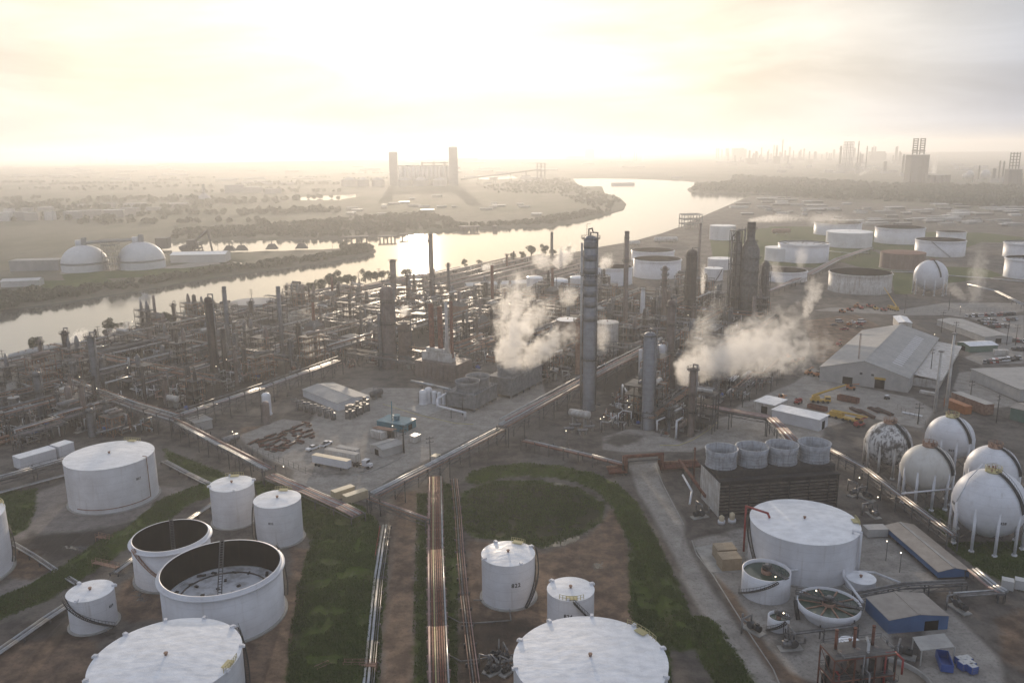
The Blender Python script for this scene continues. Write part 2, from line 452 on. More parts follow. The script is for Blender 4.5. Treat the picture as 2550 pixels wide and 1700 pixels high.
def vnoise(P, s, seed):
 """smooth value noise on the plan"""
 rs = np.random.RandomState(seed); T = rs.rand(256, 256)
 q = P / s; i = np.floor(q).astype(int); f = q - i; f = f * f * (3 - 2 * f)
 i0 = i[:, 0] % 256; j0 = i[:, 1] % 256; i1 = (i0 + 1) % 256; j1 = (j0 + 1) % 256
 a = T[i0, j0] * (1 - f[:, 0]) + T[i1, j0] * f[:, 0]
 b = T[i0, j1] * (1 - f[:, 0]) + T[i1, j1] * f[:, 0]
 return a * (1 - f[:, 1]) + b * f[:, 1]
# berms: crest line, half width, height (grass dikes round the tanks)
BERMS = [(PL(8, (880, 240), (1000, 205), (1200, 190), (1420, 205), (1600, 245), (1740, 305), (1850, 420), (1950, 620), (2050, 850), (2150, 1100), (2230, 1290)) + PL(9, (130, 1220), (330, 1560), (420, 1720)), 3.8, 2.3),
  (PL(7, (2230, 470), (2140, 900), (2110, 1200), (2090, 1600)), 7.0, 2.0),
  (PL(8, (30, 500), (120, 620), (105, 900), (50, 1250), (0, 1600)), 7.0, 2.0),
  (PL(7, (1330, 320), (1120, 400), (930, 560), (700, 690), (480, 840), (250, 980), (-60, 1110)), 5.0, 1.7),
  (PL(7, (1690, 300), (1960, 390), (2150, 470)), 5.0, 1.4)]
REG = {}
REG['grass'] = [PL(8, (0, 470), (180, 520), (235, 560), (180, 900), (110, 1568), (60, 1700), (-200, 1700), (-170, 1300), (-60, 900), (-240, 560), (-300, 440)),
    PL(7, (1940, 360), (2230, 455), (2230, 560), (2060, 520), (1970, 470)),
    PL(8, (490, 330), (560, 330), (555, 1700), (470, 1700), (485, 900), (500, 500)),
    PL(8, (660, 260), (750, 300), (770, 800), (740, 1700), (690, 1700), (665, 800)),
    PL(8, (760, 330), (1000, 250), (1300, 250), (1550, 300), (1720, 400), (1700, 520), (1560, 600), (1330, 690), (1050, 640), (850, 620), (770, 520)),
    PL(8, (1870, 720), (1960, 760), (2120, 1180), (2150, 1600), (2050, 1600), (1960, 1280), (1880, 1130)),
    PL(9, (1700, 660), (2230, 640), (2230, 980), (2060, 900), (1880, 800)), PL(9, (1500, 420), (1720, 440), (1720, 620), (1640, 520)),
    PL(7, (1060, 40), (1400, 180), (1690, 300), (1640, 330), (1390, 285), (1100, 150)),
    PL(7, (-80, 330), (240, 300), (230, 420), (180, 560), (40, 640), (-80, 650)),
    PL(3, (950, 860), (1250, 850), (1500, 1000), (1500, 1130), (1380, 1130), (1350, 1010), (960, 900)), PL(3, (1700, 950), (1950, 960), (2100, 1010), (1720, 1060)),
    PL(3, (170, 720), (560, 700), (900, 690), (1300, 720), (1950, 730), (2230, 760), (2230, 800), (1950, 790), (1650, 900), (1250, 840), (900, 960), (560, 940), (200, 920)), PL(3, (180, 790), (520, 790), (520, 920), (200, 900)), PL(3, (560, 690), (860, 690), (860, 760), (600, 765)),
    PL(1, (150, 1100), (260, 1045), (700, 1030), (760, 1060), (480, 1110), (220, 1150)), PL(1, (400, 1000), (760, 975), (1200, 960), (1500, 930), (1390, 1000), (900, 1020), (420, 1040))]
REG['dirt'] = [PL(8, (830, 640), (1000, 660), (1330, 720), (1600, 620), (1760, 420), (1840, 520), (1900, 900), (1960, 1250), (2040, 1620), (760, 1620), (760, 1120), (800, 880)),
   PL(7, (1890, 680), (2130, 700), (2170, 900), (2100, 1250), (2040, 1620), (1500, 1620), (1480, 1340), (1800, 1150), (1880, 950)),
   PL(7, (780, 920), (930, 860), (1100, 980), (1140, 1170), (800, 1160), (760, 1060)),
   PL(7, (0, 1330), (480, 1240), (650, 1280), (560, 1620), (-100, 1620)),
   PL(7, (80, 700), (240, 700), (330, 830), (200, 900), (60, 880)),
   PL(8, (350, 330), (500, 310), (495, 520), (475, 1620), (245, 1620), (270, 1250), (330, 640)),
   PL(16, (200, 640), (420, 620), (560, 680), (420, 740), (180, 740)),
   PL(9, (330, 780), (600, 1150), (820, 1400), (940, 1560), (600, 1560), (300, 1050), (180, 800)),
   PL(9, (2050, 1150), (2230, 1080), (2230, 1500), (2080, 1420)),
   PL(6, (650, 700), (1000, 560), (900, 700), (700, 800), (560, 780)),
   PL(15, (0, 250), (560, 180), (820, 300), (540, 560), (300, 700), (150, 700))]
REG['paved'] = [PL(5, (-250, 1010), (-150, 830), (180, 690), (700, 700), (1300, 620), (1345, 790), (1050, 930), (700, 1100), (380, 1240), (-100, 1430), (-330, 1330)), PL(16, (180, 720), (600, 560), (1000, 600), (1440, 520), (1500, 340), (2000, 470), (2352, 590), (2352, 720), (1950, 830), (2000, 960), (1600, 1180), (1450, 1372), (1050, 1260), (760, 1080), (480, 960), (270, 830)),
    PL(8, (1870, 150), (2060, 130), (2080, 260), (2230, 520), (2230, 860), (2010, 450), (1930, 330)) ,
    PL(9, (-10, 560), (60, 730), (200, 980), (420, 1290), (640, 1600), (390, 1600), (160, 1180), (-10, 880)),
    PL(9, (60, 640), (380, 560), (1060, 860), (1190, 950), (1500, 1560), (960, 1600), (700, 1500), (560, 1330), (330, 980), (200, 860), (90, 700)),
    PL(9, (1060, 640), (1180, 560), (1340, 620), (1700, 950), (1300, 1010), (1080, 830)),
    PL(9, (1580, 1180), (1730, 1080), (2060, 1400), (2100, 1600), (1500, 1600), (1560, 1400)),
    PL(14, (0, 840), (300, 750), (560, 770), (900, 900), (1300, 640), (1500, 560), (1900, 330), (2240, 200), (2240, 430), (1800, 560), (1420, 740), (1240, 930), (1000, 1010), (640, 1000), (250, 1010), (0, 980)),
    PL(6, (400, 780), (620, 740), (860, 560), (920, 640), (1500, 760), (1640, 840), (1560, 960), (1180, 880), (930, 950), (900, 1040), (200, 1080), (100, 1040)),
    PL(15, (1590, 970), (1640, 800), (1790, 790), (1790, 880), (2290, 1120), (2200, 1160), (2000, 1180)),
    PL(15, (100, 140), (1100, 190), (1700, 190), (2352, 150), (2352, 60), (1500, 60), (1050, 130), (300, 110)),
    PL(15, (1500, 190), (2352, 190), (2352, 700), (1900, 720), (1700, 640), (2100, 520), (2180, 400), (1820, 230)),
    PL(1, (390, 1000), (400, 960), (1090, 950), (1400, 900), (1440, 930), (1130, 970), (600, 1000))]
REG['asphalt'] = [PL(15, (1480, 590), (1640, 600), (1660, 800), (1590, 970), (1420, 1100), (1390, 1020), (1480, 860)),
    PL(15, (1180, 280), (1300, 262), (1500, 275), (1880, 440), (1800, 455), (1620, 490))]
REG['pale'] = [PL(7, (210, 340), (480, 245), (1250, 300), (1340, 330), (1120, 395), (900, 500), (600, 580), (330, 610), (60, 650), (30, 620), (180, 560), (240, 420)),
   PL(7, (-40, 960), (100, 880), (330, 860), (380, 880), (220, 980), (-40, 1110)), PL(8, (1560, 700), (1700, 690), (1830, 760), (1820, 860), (1650, 800)),
   PL(8, (350, 640), (480, 560), (470, 1080), (330, 960)), PL(8, (300, 1330), (460, 1250), (450, 1620), (260, 1620)), PL(9, (-10, 640), (60, 800), (200, 1040), (110, 1000), (-10, 820))]
REG['wet'] = [PL(7, (395, 675), (500, 680), (585, 680), (592, 708), (500, 705), (440, 695)), PL(7, (880, 960), (930, 980), (945, 1030), (900, 1030)),
   PL(8, (1330, 690), (1380, 650), (1480, 600), (1560, 600), (1540, 640), (1440, 680)), PL(8, (760, 268), (800, 266), (800, 272), (760, 274)), PL(8, (1340, 268), (1400, 262), (1510, 280), (1440, 284)),
   PL(8, (1640, 790), (1690, 785), (1700, 830), (1645, 830))]
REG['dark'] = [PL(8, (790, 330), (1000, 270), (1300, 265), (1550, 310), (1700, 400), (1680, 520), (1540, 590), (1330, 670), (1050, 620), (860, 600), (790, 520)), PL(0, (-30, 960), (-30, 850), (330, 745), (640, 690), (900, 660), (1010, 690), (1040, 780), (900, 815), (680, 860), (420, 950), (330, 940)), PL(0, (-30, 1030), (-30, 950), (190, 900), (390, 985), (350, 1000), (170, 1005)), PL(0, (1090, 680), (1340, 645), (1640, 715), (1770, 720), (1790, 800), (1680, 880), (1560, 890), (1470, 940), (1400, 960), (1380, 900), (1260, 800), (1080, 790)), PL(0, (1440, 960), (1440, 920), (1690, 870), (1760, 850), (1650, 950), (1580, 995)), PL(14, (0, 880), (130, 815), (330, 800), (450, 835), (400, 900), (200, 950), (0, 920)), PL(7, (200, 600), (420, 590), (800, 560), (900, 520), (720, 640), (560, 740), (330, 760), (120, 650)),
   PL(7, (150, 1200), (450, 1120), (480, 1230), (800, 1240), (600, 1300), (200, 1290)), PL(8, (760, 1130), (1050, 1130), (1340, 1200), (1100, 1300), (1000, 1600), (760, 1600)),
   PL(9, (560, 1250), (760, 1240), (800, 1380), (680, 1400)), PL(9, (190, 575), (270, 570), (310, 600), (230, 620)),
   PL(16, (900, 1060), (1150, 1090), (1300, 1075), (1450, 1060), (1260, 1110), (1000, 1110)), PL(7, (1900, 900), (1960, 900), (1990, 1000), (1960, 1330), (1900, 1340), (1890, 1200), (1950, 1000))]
rows = [92.0]
while rows[-1] < 14200.0:
 rows.append(rows[-1] * 1.0078)
NC = 560
rows = np.array(rows); NR = len(rows)
uu = np.linspace(-1, 1, NC)
XX = (0.84 * rows + 60)[:, None] * uu[None, :]
YY = np.repeat(rows[:, None], NC, 1)
P2 = np.stack([XX.ravel(), YY.ravel()], 1)
w = sdf_poly(channel, P2)
for p in ponds: w = np.maximum(w, sdf_poly(p, P2))
# the channel polygon is larger than the search margin, so fill its far inside
land = -w
slopew = np.maximum(3.0, 0.006 * P2[:, 1])
Z = np.clip((land + slopew * 0.55) / slopew, -1, 1) * 2.2 - 2.2
Z = np.where(land > slopew * 0.45, 0.0, Z)
near = P2[:, 1] < 900
Z = Z + np.where(land > 8, (vnoise(P2, 9, 1) - 0.5) * 0.25 + (vnoise(P2, 2.5, 2) - 0.5) * 0.10, 0) * near
g_berm = np.full(len(P2), -60.0)
for line, hw, h in BERMS:
 s = sdf_line(line, hw, P2)
 g_berm = np.maximum(g_berm, s + .5)
 t = np.clip(s / hw, 0, 1); t = np.clip(t * 1.5, 0, 1)
 Z = np.where(t > 0, np.maximum(Z, h * t * t * (3 - 2 * t) + (vnoise(P2, 3, 5) - 0.5) * 0.3), Z)
# pond hollow inside the big dike, far low hills
hollow = sdf_poly(REG['grass'][4], P2)
Z = Z - np.clip(hollow / 6, 0, 1) * 0.5
for k, x, y, hh, rad in ((2, 560, 192, 75, 900), (2, 200, 190, 40, 1500), (1, 1800, 215, 30, 1500), (3, 2000, 225, 30, 1500)):
 c = G(k, x, y)
 Z = Z + hh * np.exp(-(((P2[:, 0] - c.x) / (rad * 1.6)) ** 2 + ((P2[:, 1] - c.y) / rad) ** 2))
masks = {k: np.full(len(P2), -60.0) for k in ('grass', 'dirt', 'paved', 'asphalt', 'pale', 'wet', 'dark')}
for k in REG:
 for p in REG[k]:
  masks[k] = np.maximum(masks[k], sdf_poly(p, P2))
masks['grass'] = np.maximum(masks['grass'], g_berm)
# far land across the water counts as rough ground
near_block = sdf_poly(PL(1, (-500, 1640), (0, 1545), (900, 1385), (1500, 1215), (2221, 1062)) + PL(2, (450, 995), (1000, 915), (1560, 845), (2190, 692)) + PL(3, (58, 652), (450, 487), (1000, 522), (2700, 640)) + PL(9, (3200, 1600)) + PL(7, (-900, 1600)), P2)
masks['far'] = np.clip(-near_block, -60, 60)
me = bpy.data.meshes.new('ground')
idx = np.arange(NR * NC).reshape(NR, NC)
quads = np.stack([idx[:-1, :-1], idx[:-1, 1:], idx[1:, 1:], idx[1:, :-1]], -1).reshape(-1, 4)
me.vertices.add(NR * NC)
me.vertices.foreach_set('co', np.stack([P2[:, 0], P2[:, 1], Z], 1).astype(np.float32).ravel())
me.loops.add(len(quads) * 4); me.polygons.add(len(quads))
me.loops.foreach_set('vertex_index', quads.ravel().astype(np.int32))
me.polygons.foreach_set('loop_start', (np.arange(len(quads)) * 4).astype(np.int32))
me.polygons.foreach_set('use_smooth', np.ones(len(quads), bool))
me.update(calc_edges=True)
for k, a in masks.items():
 at = me.attributes.new(k, 'FLOAT', 'POINT')
 at.data.foreach_set('value', np.clip(a, -12, 12).astype(np.float32))
_Zg = Z.reshape(NR, NC)
def ground_z(x, y):
 if y < rows[0] or y > rows[-1]: return 0.0
 i = min(max(int(math.log(y / rows[0]) / math.log(1.0078)), 0), NR - 1)
 j = int(round((x / (0.84 * rows[i] + 60) + 1) / 2 * (NC - 1)))
 return float(_Zg[i, min(max(j, 0), NC - 1)])
gm = bpy.data.materials.new('ground_mix'); gm.use_nodes = True
nt = gm.node_tree; gb = nt.nodes['Principled BSDF']
gb.inputs['Roughness'].default_value = 0.95
gb.inputs['Specular IOR Level'].default_value = 0.12
tc = nt.nodes.new('ShaderNodeTexCoord')
def gnoise(scale, detail=6, rough=0.6, st=None):
 n = nt.nodes.new('ShaderNodeTexNoise'); n.inputs['Scale'].default_value = scale; n.inputs['Detail'].default_value = detail; n.inputs['Roughness'].default_value = rough
 if st:
  mp = nt.nodes.new('ShaderNodeMapping'); mp.inputs['Scale'].default_value = st; nt.links.new(tc.outputs['Object'], mp.inputs['Vector']); nt.links.new(mp.outputs['Vector'], n.inputs['Vector'])
 else:
  nt.links.new(tc.outputs['Object'], n.inputs['Vector'])
 return n.outputs['Fac']
def gmix(fac, a, b):
 m = nt.nodes.new('ShaderNodeMixRGB')
 if isinstance(a, tuple): m.inputs['Color1'].default_value = (*a, 1)
 else: nt.links.new(a, m.inputs['Color1'])
 if isinstance(b, tuple): m.inputs['Color2'].default_value = (*b, 1)
 else: nt.links.new(b, m.inputs['Color2'])
 nt.links.new(fac, m.inputs['Fac'])
 return m.outputs['Color']
def gramp(x, lo, hi, tmax=1.0):
 m = nt.nodes.new('ShaderNodeMapRange'); m.interpolation_type = 'SMOOTHSTEP'
 m.inputs['From Min'].default_value = lo; m.inputs['From Max'].default_value = hi; m.inputs['To Max'].default_value = tmax
 nt.links.new(x, m.inputs['Value']); return m.outputs['Result']
n_big = gnoise(0.05); n_mid = gnoise(0.22, 8); n_fine = gnoise(1.1, 6, 0.7); n_far = gnoise(0.006, 8, 0.65, (1, 0.45, 1)); n_lin = gnoise(0.8, 5, 0.6, (1, 0.08, 1))
def attr_mask(name, amp, soft, tmax=1.0, nz=None):
 a = nt.nodes.new('ShaderNodeAttribute'); a.attribute_name = name
 s = nt.nodes.new('ShaderNodeMath'); s.operation = 'MULTIPLY_ADD'
 nt.links.new(nz or n_mid, s.inputs[0]); s.inputs[1].default_value = amp
 ad = nt.nodes.new('ShaderNodeMath'); ad.operation = 'SUBTRACT'; nt.links.new(a.outputs['Fac'], ad.inputs[0]); ad.inputs[1].default_value = amp * 0.5
 nt.links.new(ad.outputs[0], s.inputs[2])
 return gramp(s.outputs[0], -soft, soft, tmax)
col = gmix(gramp(n_mid, 0.35, 0.65), (0.15, 0.128, 0.11), (0.075, 0.066, 0.058))
col = gmix(gramp(n_big, 0.45, 0.62, 0.6), col, (0.20, 0.18, 0.155))
far = gmix(gramp(n_far, 0.40, 0.56), (0.085, 0.092, 0.052), (0.15, 0.138, 0.10))
far = gmix(gramp(n_big, 0.5, 0.65, 0.5), far, (0.075, 0.084, 0.045))
col = gmix(attr_mask('far', 6, 3), col, far)
col = gmix(attr_mask('pale', 5, 1.2), col, gmix(gramp(n_mid, 0.35, 0.65), (0.27, 0.24, 0.215), (0.20, 0.177, 0.16)))
col = gmix(attr_mask('dirt', 7, 1.5), col, gmix(gramp(n_mid, 0.33, 0.66), (0.24, 0.165, 0.115), (0.105, 0.074, 0.054)))
col = gmix(attr_mask('paved', 3, 1.0), col, gmix(gramp(n_mid, 0.30, 0.7), (0.37, 0.34, 0.305), (0.25, 0.23, 0.205)))
col = gmix(attr_mask('asphalt', 1.5, 0.6), col, gmix(gramp(n_mid, 0.3, 0.7), (0.105, 0.10, 0.097), (0.075, 0.072, 0.07)))
grs = gmix(gramp(n_mid, 0.35, 0.65), (0.066, 0.098, 0.013), (0.042, 0.062, 0.011))
grs = gmix(gramp(n_fine, 0.45, 0.7, 0.65), grs, (0.075, 0.088, 0.025))
grs = gmix(gramp(n_big, 0.52, 0.68, 0.55), grs, (0.085, 0.075, 0.038))
col = gmix(attr_mask('grass', 5, 0.8), col, grs)
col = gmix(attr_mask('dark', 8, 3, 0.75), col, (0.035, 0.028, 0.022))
n_grit = gnoise(3.2, 5, 0.75)
col = gmix(gramp(n_fine, 0.48, 0.72, 0.5), col, (0.05, 0.043, 0.036))
col = gmix(gramp(n_grit, 0.56, 0.74, 0.4), col, (0.27, 0.24, 0.21))
col = gmix(gramp(n_lin, 0.56, 0.74, 0.22), col, (0.24, 0.21, 0.18))
wet = attr_mask('wet', 9, 0.5, 1.0, n_fine)
col = gmix(wet, col, (0.035, 0.032, 0.028))
nt.links.new(col, gb.inputs['Base Color'])
wr = nt.nodes.new('ShaderNodeMapRange'); wr.inputs['To Min'].default_value = 0.95; wr.inputs['To Max'].default_value = 0.05; nt.links.new(wet, wr.inputs['Value']); nt.links.new(wr.outputs['Result'], gb.inputs['Roughness'])
wq = nt.nodes.new('ShaderNodeMapRange'); wq.inputs['To Min'].default_value = 0.12; wq.inputs['To Max'].default_value = 0.6; nt.links.new(wet, wq.inputs['Value']); nt.links.new(wq.outputs['Result'], gb.inputs['Specular IOR Level'])
bp = nt.nodes.new('ShaderNodeBump'); bp.inputs['Strength'].default_value = 0.5; bp.inputs['Distance'].default_value = 0.3
iv = nt.nodes.new('ShaderNodeMath'); iv.operation = 'SUBTRACT'; iv.inputs[0].default_value = 1.0; nt.links.new(wet, iv.inputs[1]); nt.links.new(iv.outputs[0], bp.inputs['Strength'])
nt.links.new(n_fine, bp.inputs['Height']); nt.links.new(bp.outputs['Normal'], gb.inputs['Normal'])
me.materials.append(gm)
ground = bpy.data.objects.new('ground', me); COL.objects.link(ground); tag(ground, kind='structure')
wm = bpy.data.materials.new('channel_water'); wm.use_nodes = True
nt = wm.node_tree; b = nt.nodes['Principled BSDF']
b.inputs['Base Color'].default_value = (0.10, 0.10, 0.085, 1); b.inputs['Roughness'].default_value = 0.09; b.inputs['IOR'].default_value = 1.9
tc = nt.nodes.new('ShaderNodeTexCoord'); mp = nt.nodes.new('ShaderNodeMapping'); mp.inputs['Scale'].default_value = (0.5, 1.0, 1)
nt.links.new(tc.outputs['Object'], mp.inputs['Vector'])
n1 = nt.nodes.new('ShaderNodeTexNoise'); n1.inputs['Scale'].default_value = 0.16; n1.inputs['Detail'].default_value = 5
nt.links.new(mp.outputs['Vector'], n1.inputs['Vector'])
bp = nt.nodes.new('ShaderNodeBump'); bp.inputs['Strength'].default_value = 0.06; bp.inputs['Distance'].default_value = 0.5
nt.links.new(n1.outputs['Fac'], bp.inputs['Height']); nt.links.new(bp.outputs['Normal'], b.inputs['Normal'])
mb = MB(); mb.quad((-13000, 150, 0), (13000, 150, 0), (13000, 14300, 0), (-13000, 14300, 0))
wob = mb.build('water', wm, loc=(0, 0, WATER_Z)); tag(wob, kind='structure')
hm = bpy.data.materials.new('haze_air'); hm.use_nodes = True
nt = hm.node_tree
for n in list(nt.nodes):
 if n.type != 'OUTPUT_MATERIAL': nt.nodes.remove(n)
pv = nt.nodes.new('ShaderNodeVolumePrincipled')
pv.inputs['Color'].default_value = (0.995, 0.993, 0.99, 1)
pv.inputs['Density'].default_value = 0.00021
pv.inputs['Anisotropy'].default_value = 0.5
nt.links.new(pv.outputs['Volume'], nt.nodes['Material Output'].inputs['Volume'])
mb = MB(); mb.zbox(-13500, 13500, -400, 14800, -9, 165)
hz = mb.build('haze', hm); tag(hz, kind='stuff')
# ------------------------------------------------------------------ builders
E1 = Vector((0.52, 0.854, 0)).normalized()      # the two street directions of the plant
E2 = Vector((-E1.y, E1.x, 0))
A1 = math.atan2(E1.y, E1.x)
OCC = []                                        # (x, y, radius) of ground already taken
LM = []                                         # landmarks used for wording
def occ(g, r): OCC.append((g.x, g.y, r))
def landmark(txt, g): LM.append((txt, Vector((g.x, g.y, 0))))
_font = {}
def text_mesh(txt, size):
 key = (txt, size)
 if key not in _font:
  cu = bpy.data.curves.new('lettering', 'FONT'); cu.body = txt; cu.size = size; cu.align_x = 'CENTER'; cu.align_y = 'CENTER'; cu.extrude = 0.012; cu.offset = size * 0.02; cu.space_character = 1.1
  ob = bpy.data.objects.new('lettering', cu); COL.objects.link(ob)
  dg = bpy.context.evaluated_depsgraph_get()
  me = bpy.data.meshes.new_from_object(ob.evaluated_get(dg))
  bpy.data.objects.remove(ob)
  _font[key] = me
 return _font[key]
def number_on_cylinder(parent, txt, R, ang, z, size, m='black_mark'):
 me = text_mesh(txt, size).copy()
 for v in me.vertices:
  a = ang + v.co.x / R
  rr = R + 0.03 + v.co.z
  v.co = (rr * math.cos(a), rr * math.sin(a), z + v.co.y)
 me.materials.clear(); me.materials.append(MATS[m])
 o = bpy.data.objects.new('number', me); COL.objects.link(o); o.parent = parent
 return o
def tank_fit(k, xl, xr, yb, yr, cxb=None, cxr=None):
 s = TILES[k][2]
 cx = (xl + xr) / 2 if cxb is None else cxb
 B = G(k, cx, yb); u = Vector((B.x, B.y, 0)).normalized(); R = 10.0
 for _i in range(12):
  C = B + u * R; d = depth(C + Vector((0, 0, 5)))
  R = (xr - xl) / 2 / s * d / F_PX * (d / math.hypot(d, C.x))
 H = hgt(B, k, cx if cxr is None else cxr, yr)
 return C, R, H
def handrail(mb, pts, h=1.1, closed=False, r=0.035):
 n = len(pts)
 for i in range(n if closed else n - 1):
  a = Vector(pts[i]); b = Vector(pts[(i + 1) % n])
  mb.bar(a + Vector((0, 0, h)), b + Vector((0, 0, h)), 2 * r); mb.bar(a + Vector((0, 0, h * .5)), b + Vector((0, 0, h * .5)), 1.6 * r)
  mb.bar(a, a + Vector((0, 0, h)), 2 * r)
 if not closed: mb.bar(pts[-1], Vector(pts[-1]) + Vector((0, 0, h)), 2 * r)
def spiral(mb, R, a0, a1, z0, z1, wid=0.8, steps=None):
 n = steps or max(10, int(abs(z1 - z0) / 0.24))
 pin = []; pout = []
 for i in range(n + 1):
  t = i / n; a = a0 + (a1 - a0) * t; z = z0 + (z1 - z0) * t
  mb.box(((R + wid / 2 + .1) * math.cos(a), (R + wid / 2 + .1) * math.sin(a), z), (wid, 0.27, 0.06), a)
  pin.append(((R + .1) * math.cos(a), (R + .1) * math.sin(a), z - .1)); pout.append(((R + wid + .1) * math.cos(a), (R + wid + .1) * math.sin(a), z - .1))
 st = max(1, n // 12)
 for P_ in (pin, pout):
  q = P_[::st]
  if q[-1] != P_[-1]: q.append(P_[-1])
  for a, b in zip(q[:-1], q[1:]): mb.bar(a, b, 0.2)
 q = pout[::st]
 for a, b in zip(q[:-1], q[1:]):
  mb.bar(Vector(a) + Vector((0, 0, 1.1)), Vector(b) + Vector((0, 0, 1.1)), 0.07); mb.bar(a, Vector(a) + Vector((0, 0, 1.1)), 0.06)
def tank(C, R, H, label, roof='cone', shell='white_paint', roofm='white_roof', rise=0.055, number=None, nang=0.0, nz=0.55, nsize=1.3, vents=0, vang=0.4, stair=None, rail=None, group='white storage tanks of the tank yard', seg=64, depth_in=None, cat='storage tank', foot=True, pipe=False, name='storage_tank', lm=None):
 t = thing(name, label, cat, (C.x, C.y, ground_z(C.x, C.y) if C.y < 900 else 0.0), 0, group)
 if lm: landmark(lm, C)
 occ(C, R + 4)
 ph = math.atan2(-C.y, -C.x)
 if roof == 'cone' or roof == 'dome':
  mb = MB(); mb.lathe([(R, -0.3), (R, H)], seg, cap0=False, cap1=False); mb.build('shell', MATS[shell], t)
  mb = MB()
  if roof == 'cone': prof = [(R + .07, H - .12), (R + .07, H + .02), (R * .66, H + rise * R * .36), (R * .33, H + rise * R * .7), (R * .04, H + rise * R)]
  else: prof = [(R + .05, H - .1)] + [(R * math.cos(a), H + rise * R * math.sin(a)) for a in [i * PI / 2 / 7 for i in range(7)]] + [(0.02 * R, H + rise * R)]
  mb.lathe(prof[:2], seg, cap0=False, cap1=False); mb.lathe(prof[1:], seg, cap0=False); rf = mb.build('roof', MATS[roofm], t)
  if roof == 'cone':
   mb = MB(); mb.cyl((0, 0, H + rise * R - .1), (0, 0, H + rise * R + .5), .28, 10); mb.cyl((0, 0, H + rise * R + .42), (0, 0, H + rise * R + .6), .42, 10); mb.build('centre_vent', MATS['rust_pale'], rf)
 else:
  dp = depth_in if depth_in is not None else H * 0.45
  mb = MB(); mb.lathe([(R, -0.3), (R, H), (R - .35, H), (R - .35, H - .6)], seg, cap0=False, cap1=False); mb.build('shell', MATS[shell], t)
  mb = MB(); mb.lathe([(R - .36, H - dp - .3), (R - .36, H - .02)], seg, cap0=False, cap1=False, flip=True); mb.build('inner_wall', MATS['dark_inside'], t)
  mb = MB(); mb.lathe([(R, H - 1.0), (R + .75, H - .95), (R + .75, H - .8), (R, H - .75)], seg, cap0=False, cap1=False); mb.build('wind_girder', MATS[shell], t)
  mb = MB(); mb.lathe([(R - .37, H - dp), (R - .9, H - dp), (R - 1.0, H - dp - .25), (R * .5, H - dp - .15), (0.05, H - dp)], seg, cap0=False, smooth=False)
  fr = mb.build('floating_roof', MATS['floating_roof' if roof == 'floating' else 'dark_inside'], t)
  if roof == 'floating':
   mb = MB()
   for i in range(18):
    a = i * 2 * PI / 18 + rnd.uniform(-.2, .2); q_ = R * rnd.uniform(.72, .86); mb.box((q_ * math.cos(a), q_ * math.sin(a), H - dp + .1), (rnd.uniform(.6, 2.2), rnd.uniform(.3, .9), .25), a + rnd.uniform(0, 1.5))
   for i in range(10):
    a = i * 2.4; rr = R * (.15 + .05 * i); mb.box((rr * math.cos(a), rr * math.sin(a), H - dp + .1), (.9, .6, .35), a)
   mb.lathe([(R * .74, H - dp - .2), (R * .74, H - dp + .18), (R * .74 - .12, H - dp + .18), (R * .74 - .12, H - dp - .2)], 48, cap0=False, cap1=False)
   mb.build('roof_fittings', MATS['column_dark'], fr)
  if roof in ('floating', 'ladder'):
   mb = MB(); a = ph + PI * 0.98
   p0 = Vector(((R - .6) * math.cos(a), (R - .6) * math.sin(a), H + .2)); p1 = Vector((R * .12 * math.cos(ph - .6), R * .12 * math.sin(ph - .6), H - dp + .5)) if roof == 'floating' else Vector((R * .55 * math.cos(a), R * .55 * math.sin(a), H - dp + .5))
   sd_ = Vector((-math.sin(a), math.cos(a), 0)) * .45
   mb.bar(p0 + sd_, p1 + sd_, .14); mb.bar(p0 - sd_, p1 - sd_, .14); mb.bar(p0 + sd_ + Vector((0, 0, 1)), p1 + sd_ + Vector((0, 0, 1)), .08); mb.bar(p0 - sd_ + Vector((0, 0, 1)), p1 - sd_ + Vector((0, 0, 1)), .08)
   for i in range(22):
    q = p0.lerp(p1, i / 21); mb.bar(q + sd_, q - sd_, .16)
    if i % 4 == 0: mb.bar(q + sd_, q + sd_ + Vector((0, 0, 1)), .06); mb.bar(q - sd_, q - sd_ + Vector((0, 0, 1)), .06)
   mb.build('rolling_ladder', MATS['steel_grey'], t)
 if foot:
  mb = MB(); mb.lathe([(R + .7, -.4), (R + .62, .22), (R + .01, .25)], seg, cap0=False, cap1=False, smooth=False); mb.build('footing', MATS['concrete'], t)
 if number: number_on_cylinder(t, number, R, ph + nang, H * nz, nsize)
 for i in range(vents):
  a = vang + i * 2 * PI / vents
  mb = MB(); mb.box(((R - .1) * math.cos(a), (R - .1) * math.sin(a), H + .25), (.9, .62, .62), a); mb.box(((R + .45) * math.cos(a), (R + .45) * math.sin(a), H + .12), (.35, .72, .4), a); mb.build('vent', MATS['white_paint'], t)
 if stair:
  mb = MB(); spiral(mb, R, ph + stair[0], ph + stair[1], stair[2] * H, stair[3] * H); mb.build('spiral_stair', MATS['dark_steel' if len(stair) < 5 else stair[4]], t)
 if rail is not None:
  mb = MB(); a0, a1 = ph + rail[0], ph + rail[1]; n = 7
  handrail(mb, [((R - .2) * math.cos(a0 + (a1 - a0) * i / n), (R - .2) * math.sin(a0 + (a1 - a0) * i / n), H + .02) for i in range(n + 1)], 1.15, r=.05)
  a = (a0 + a1) / 2; mb.box(((R - .9) * math.cos(a), (R - .9) * math.sin(a), H + .35), (1.6, 2.6, .1), a); mb.build('platform_rail', MATS['yellow_pad'], t)
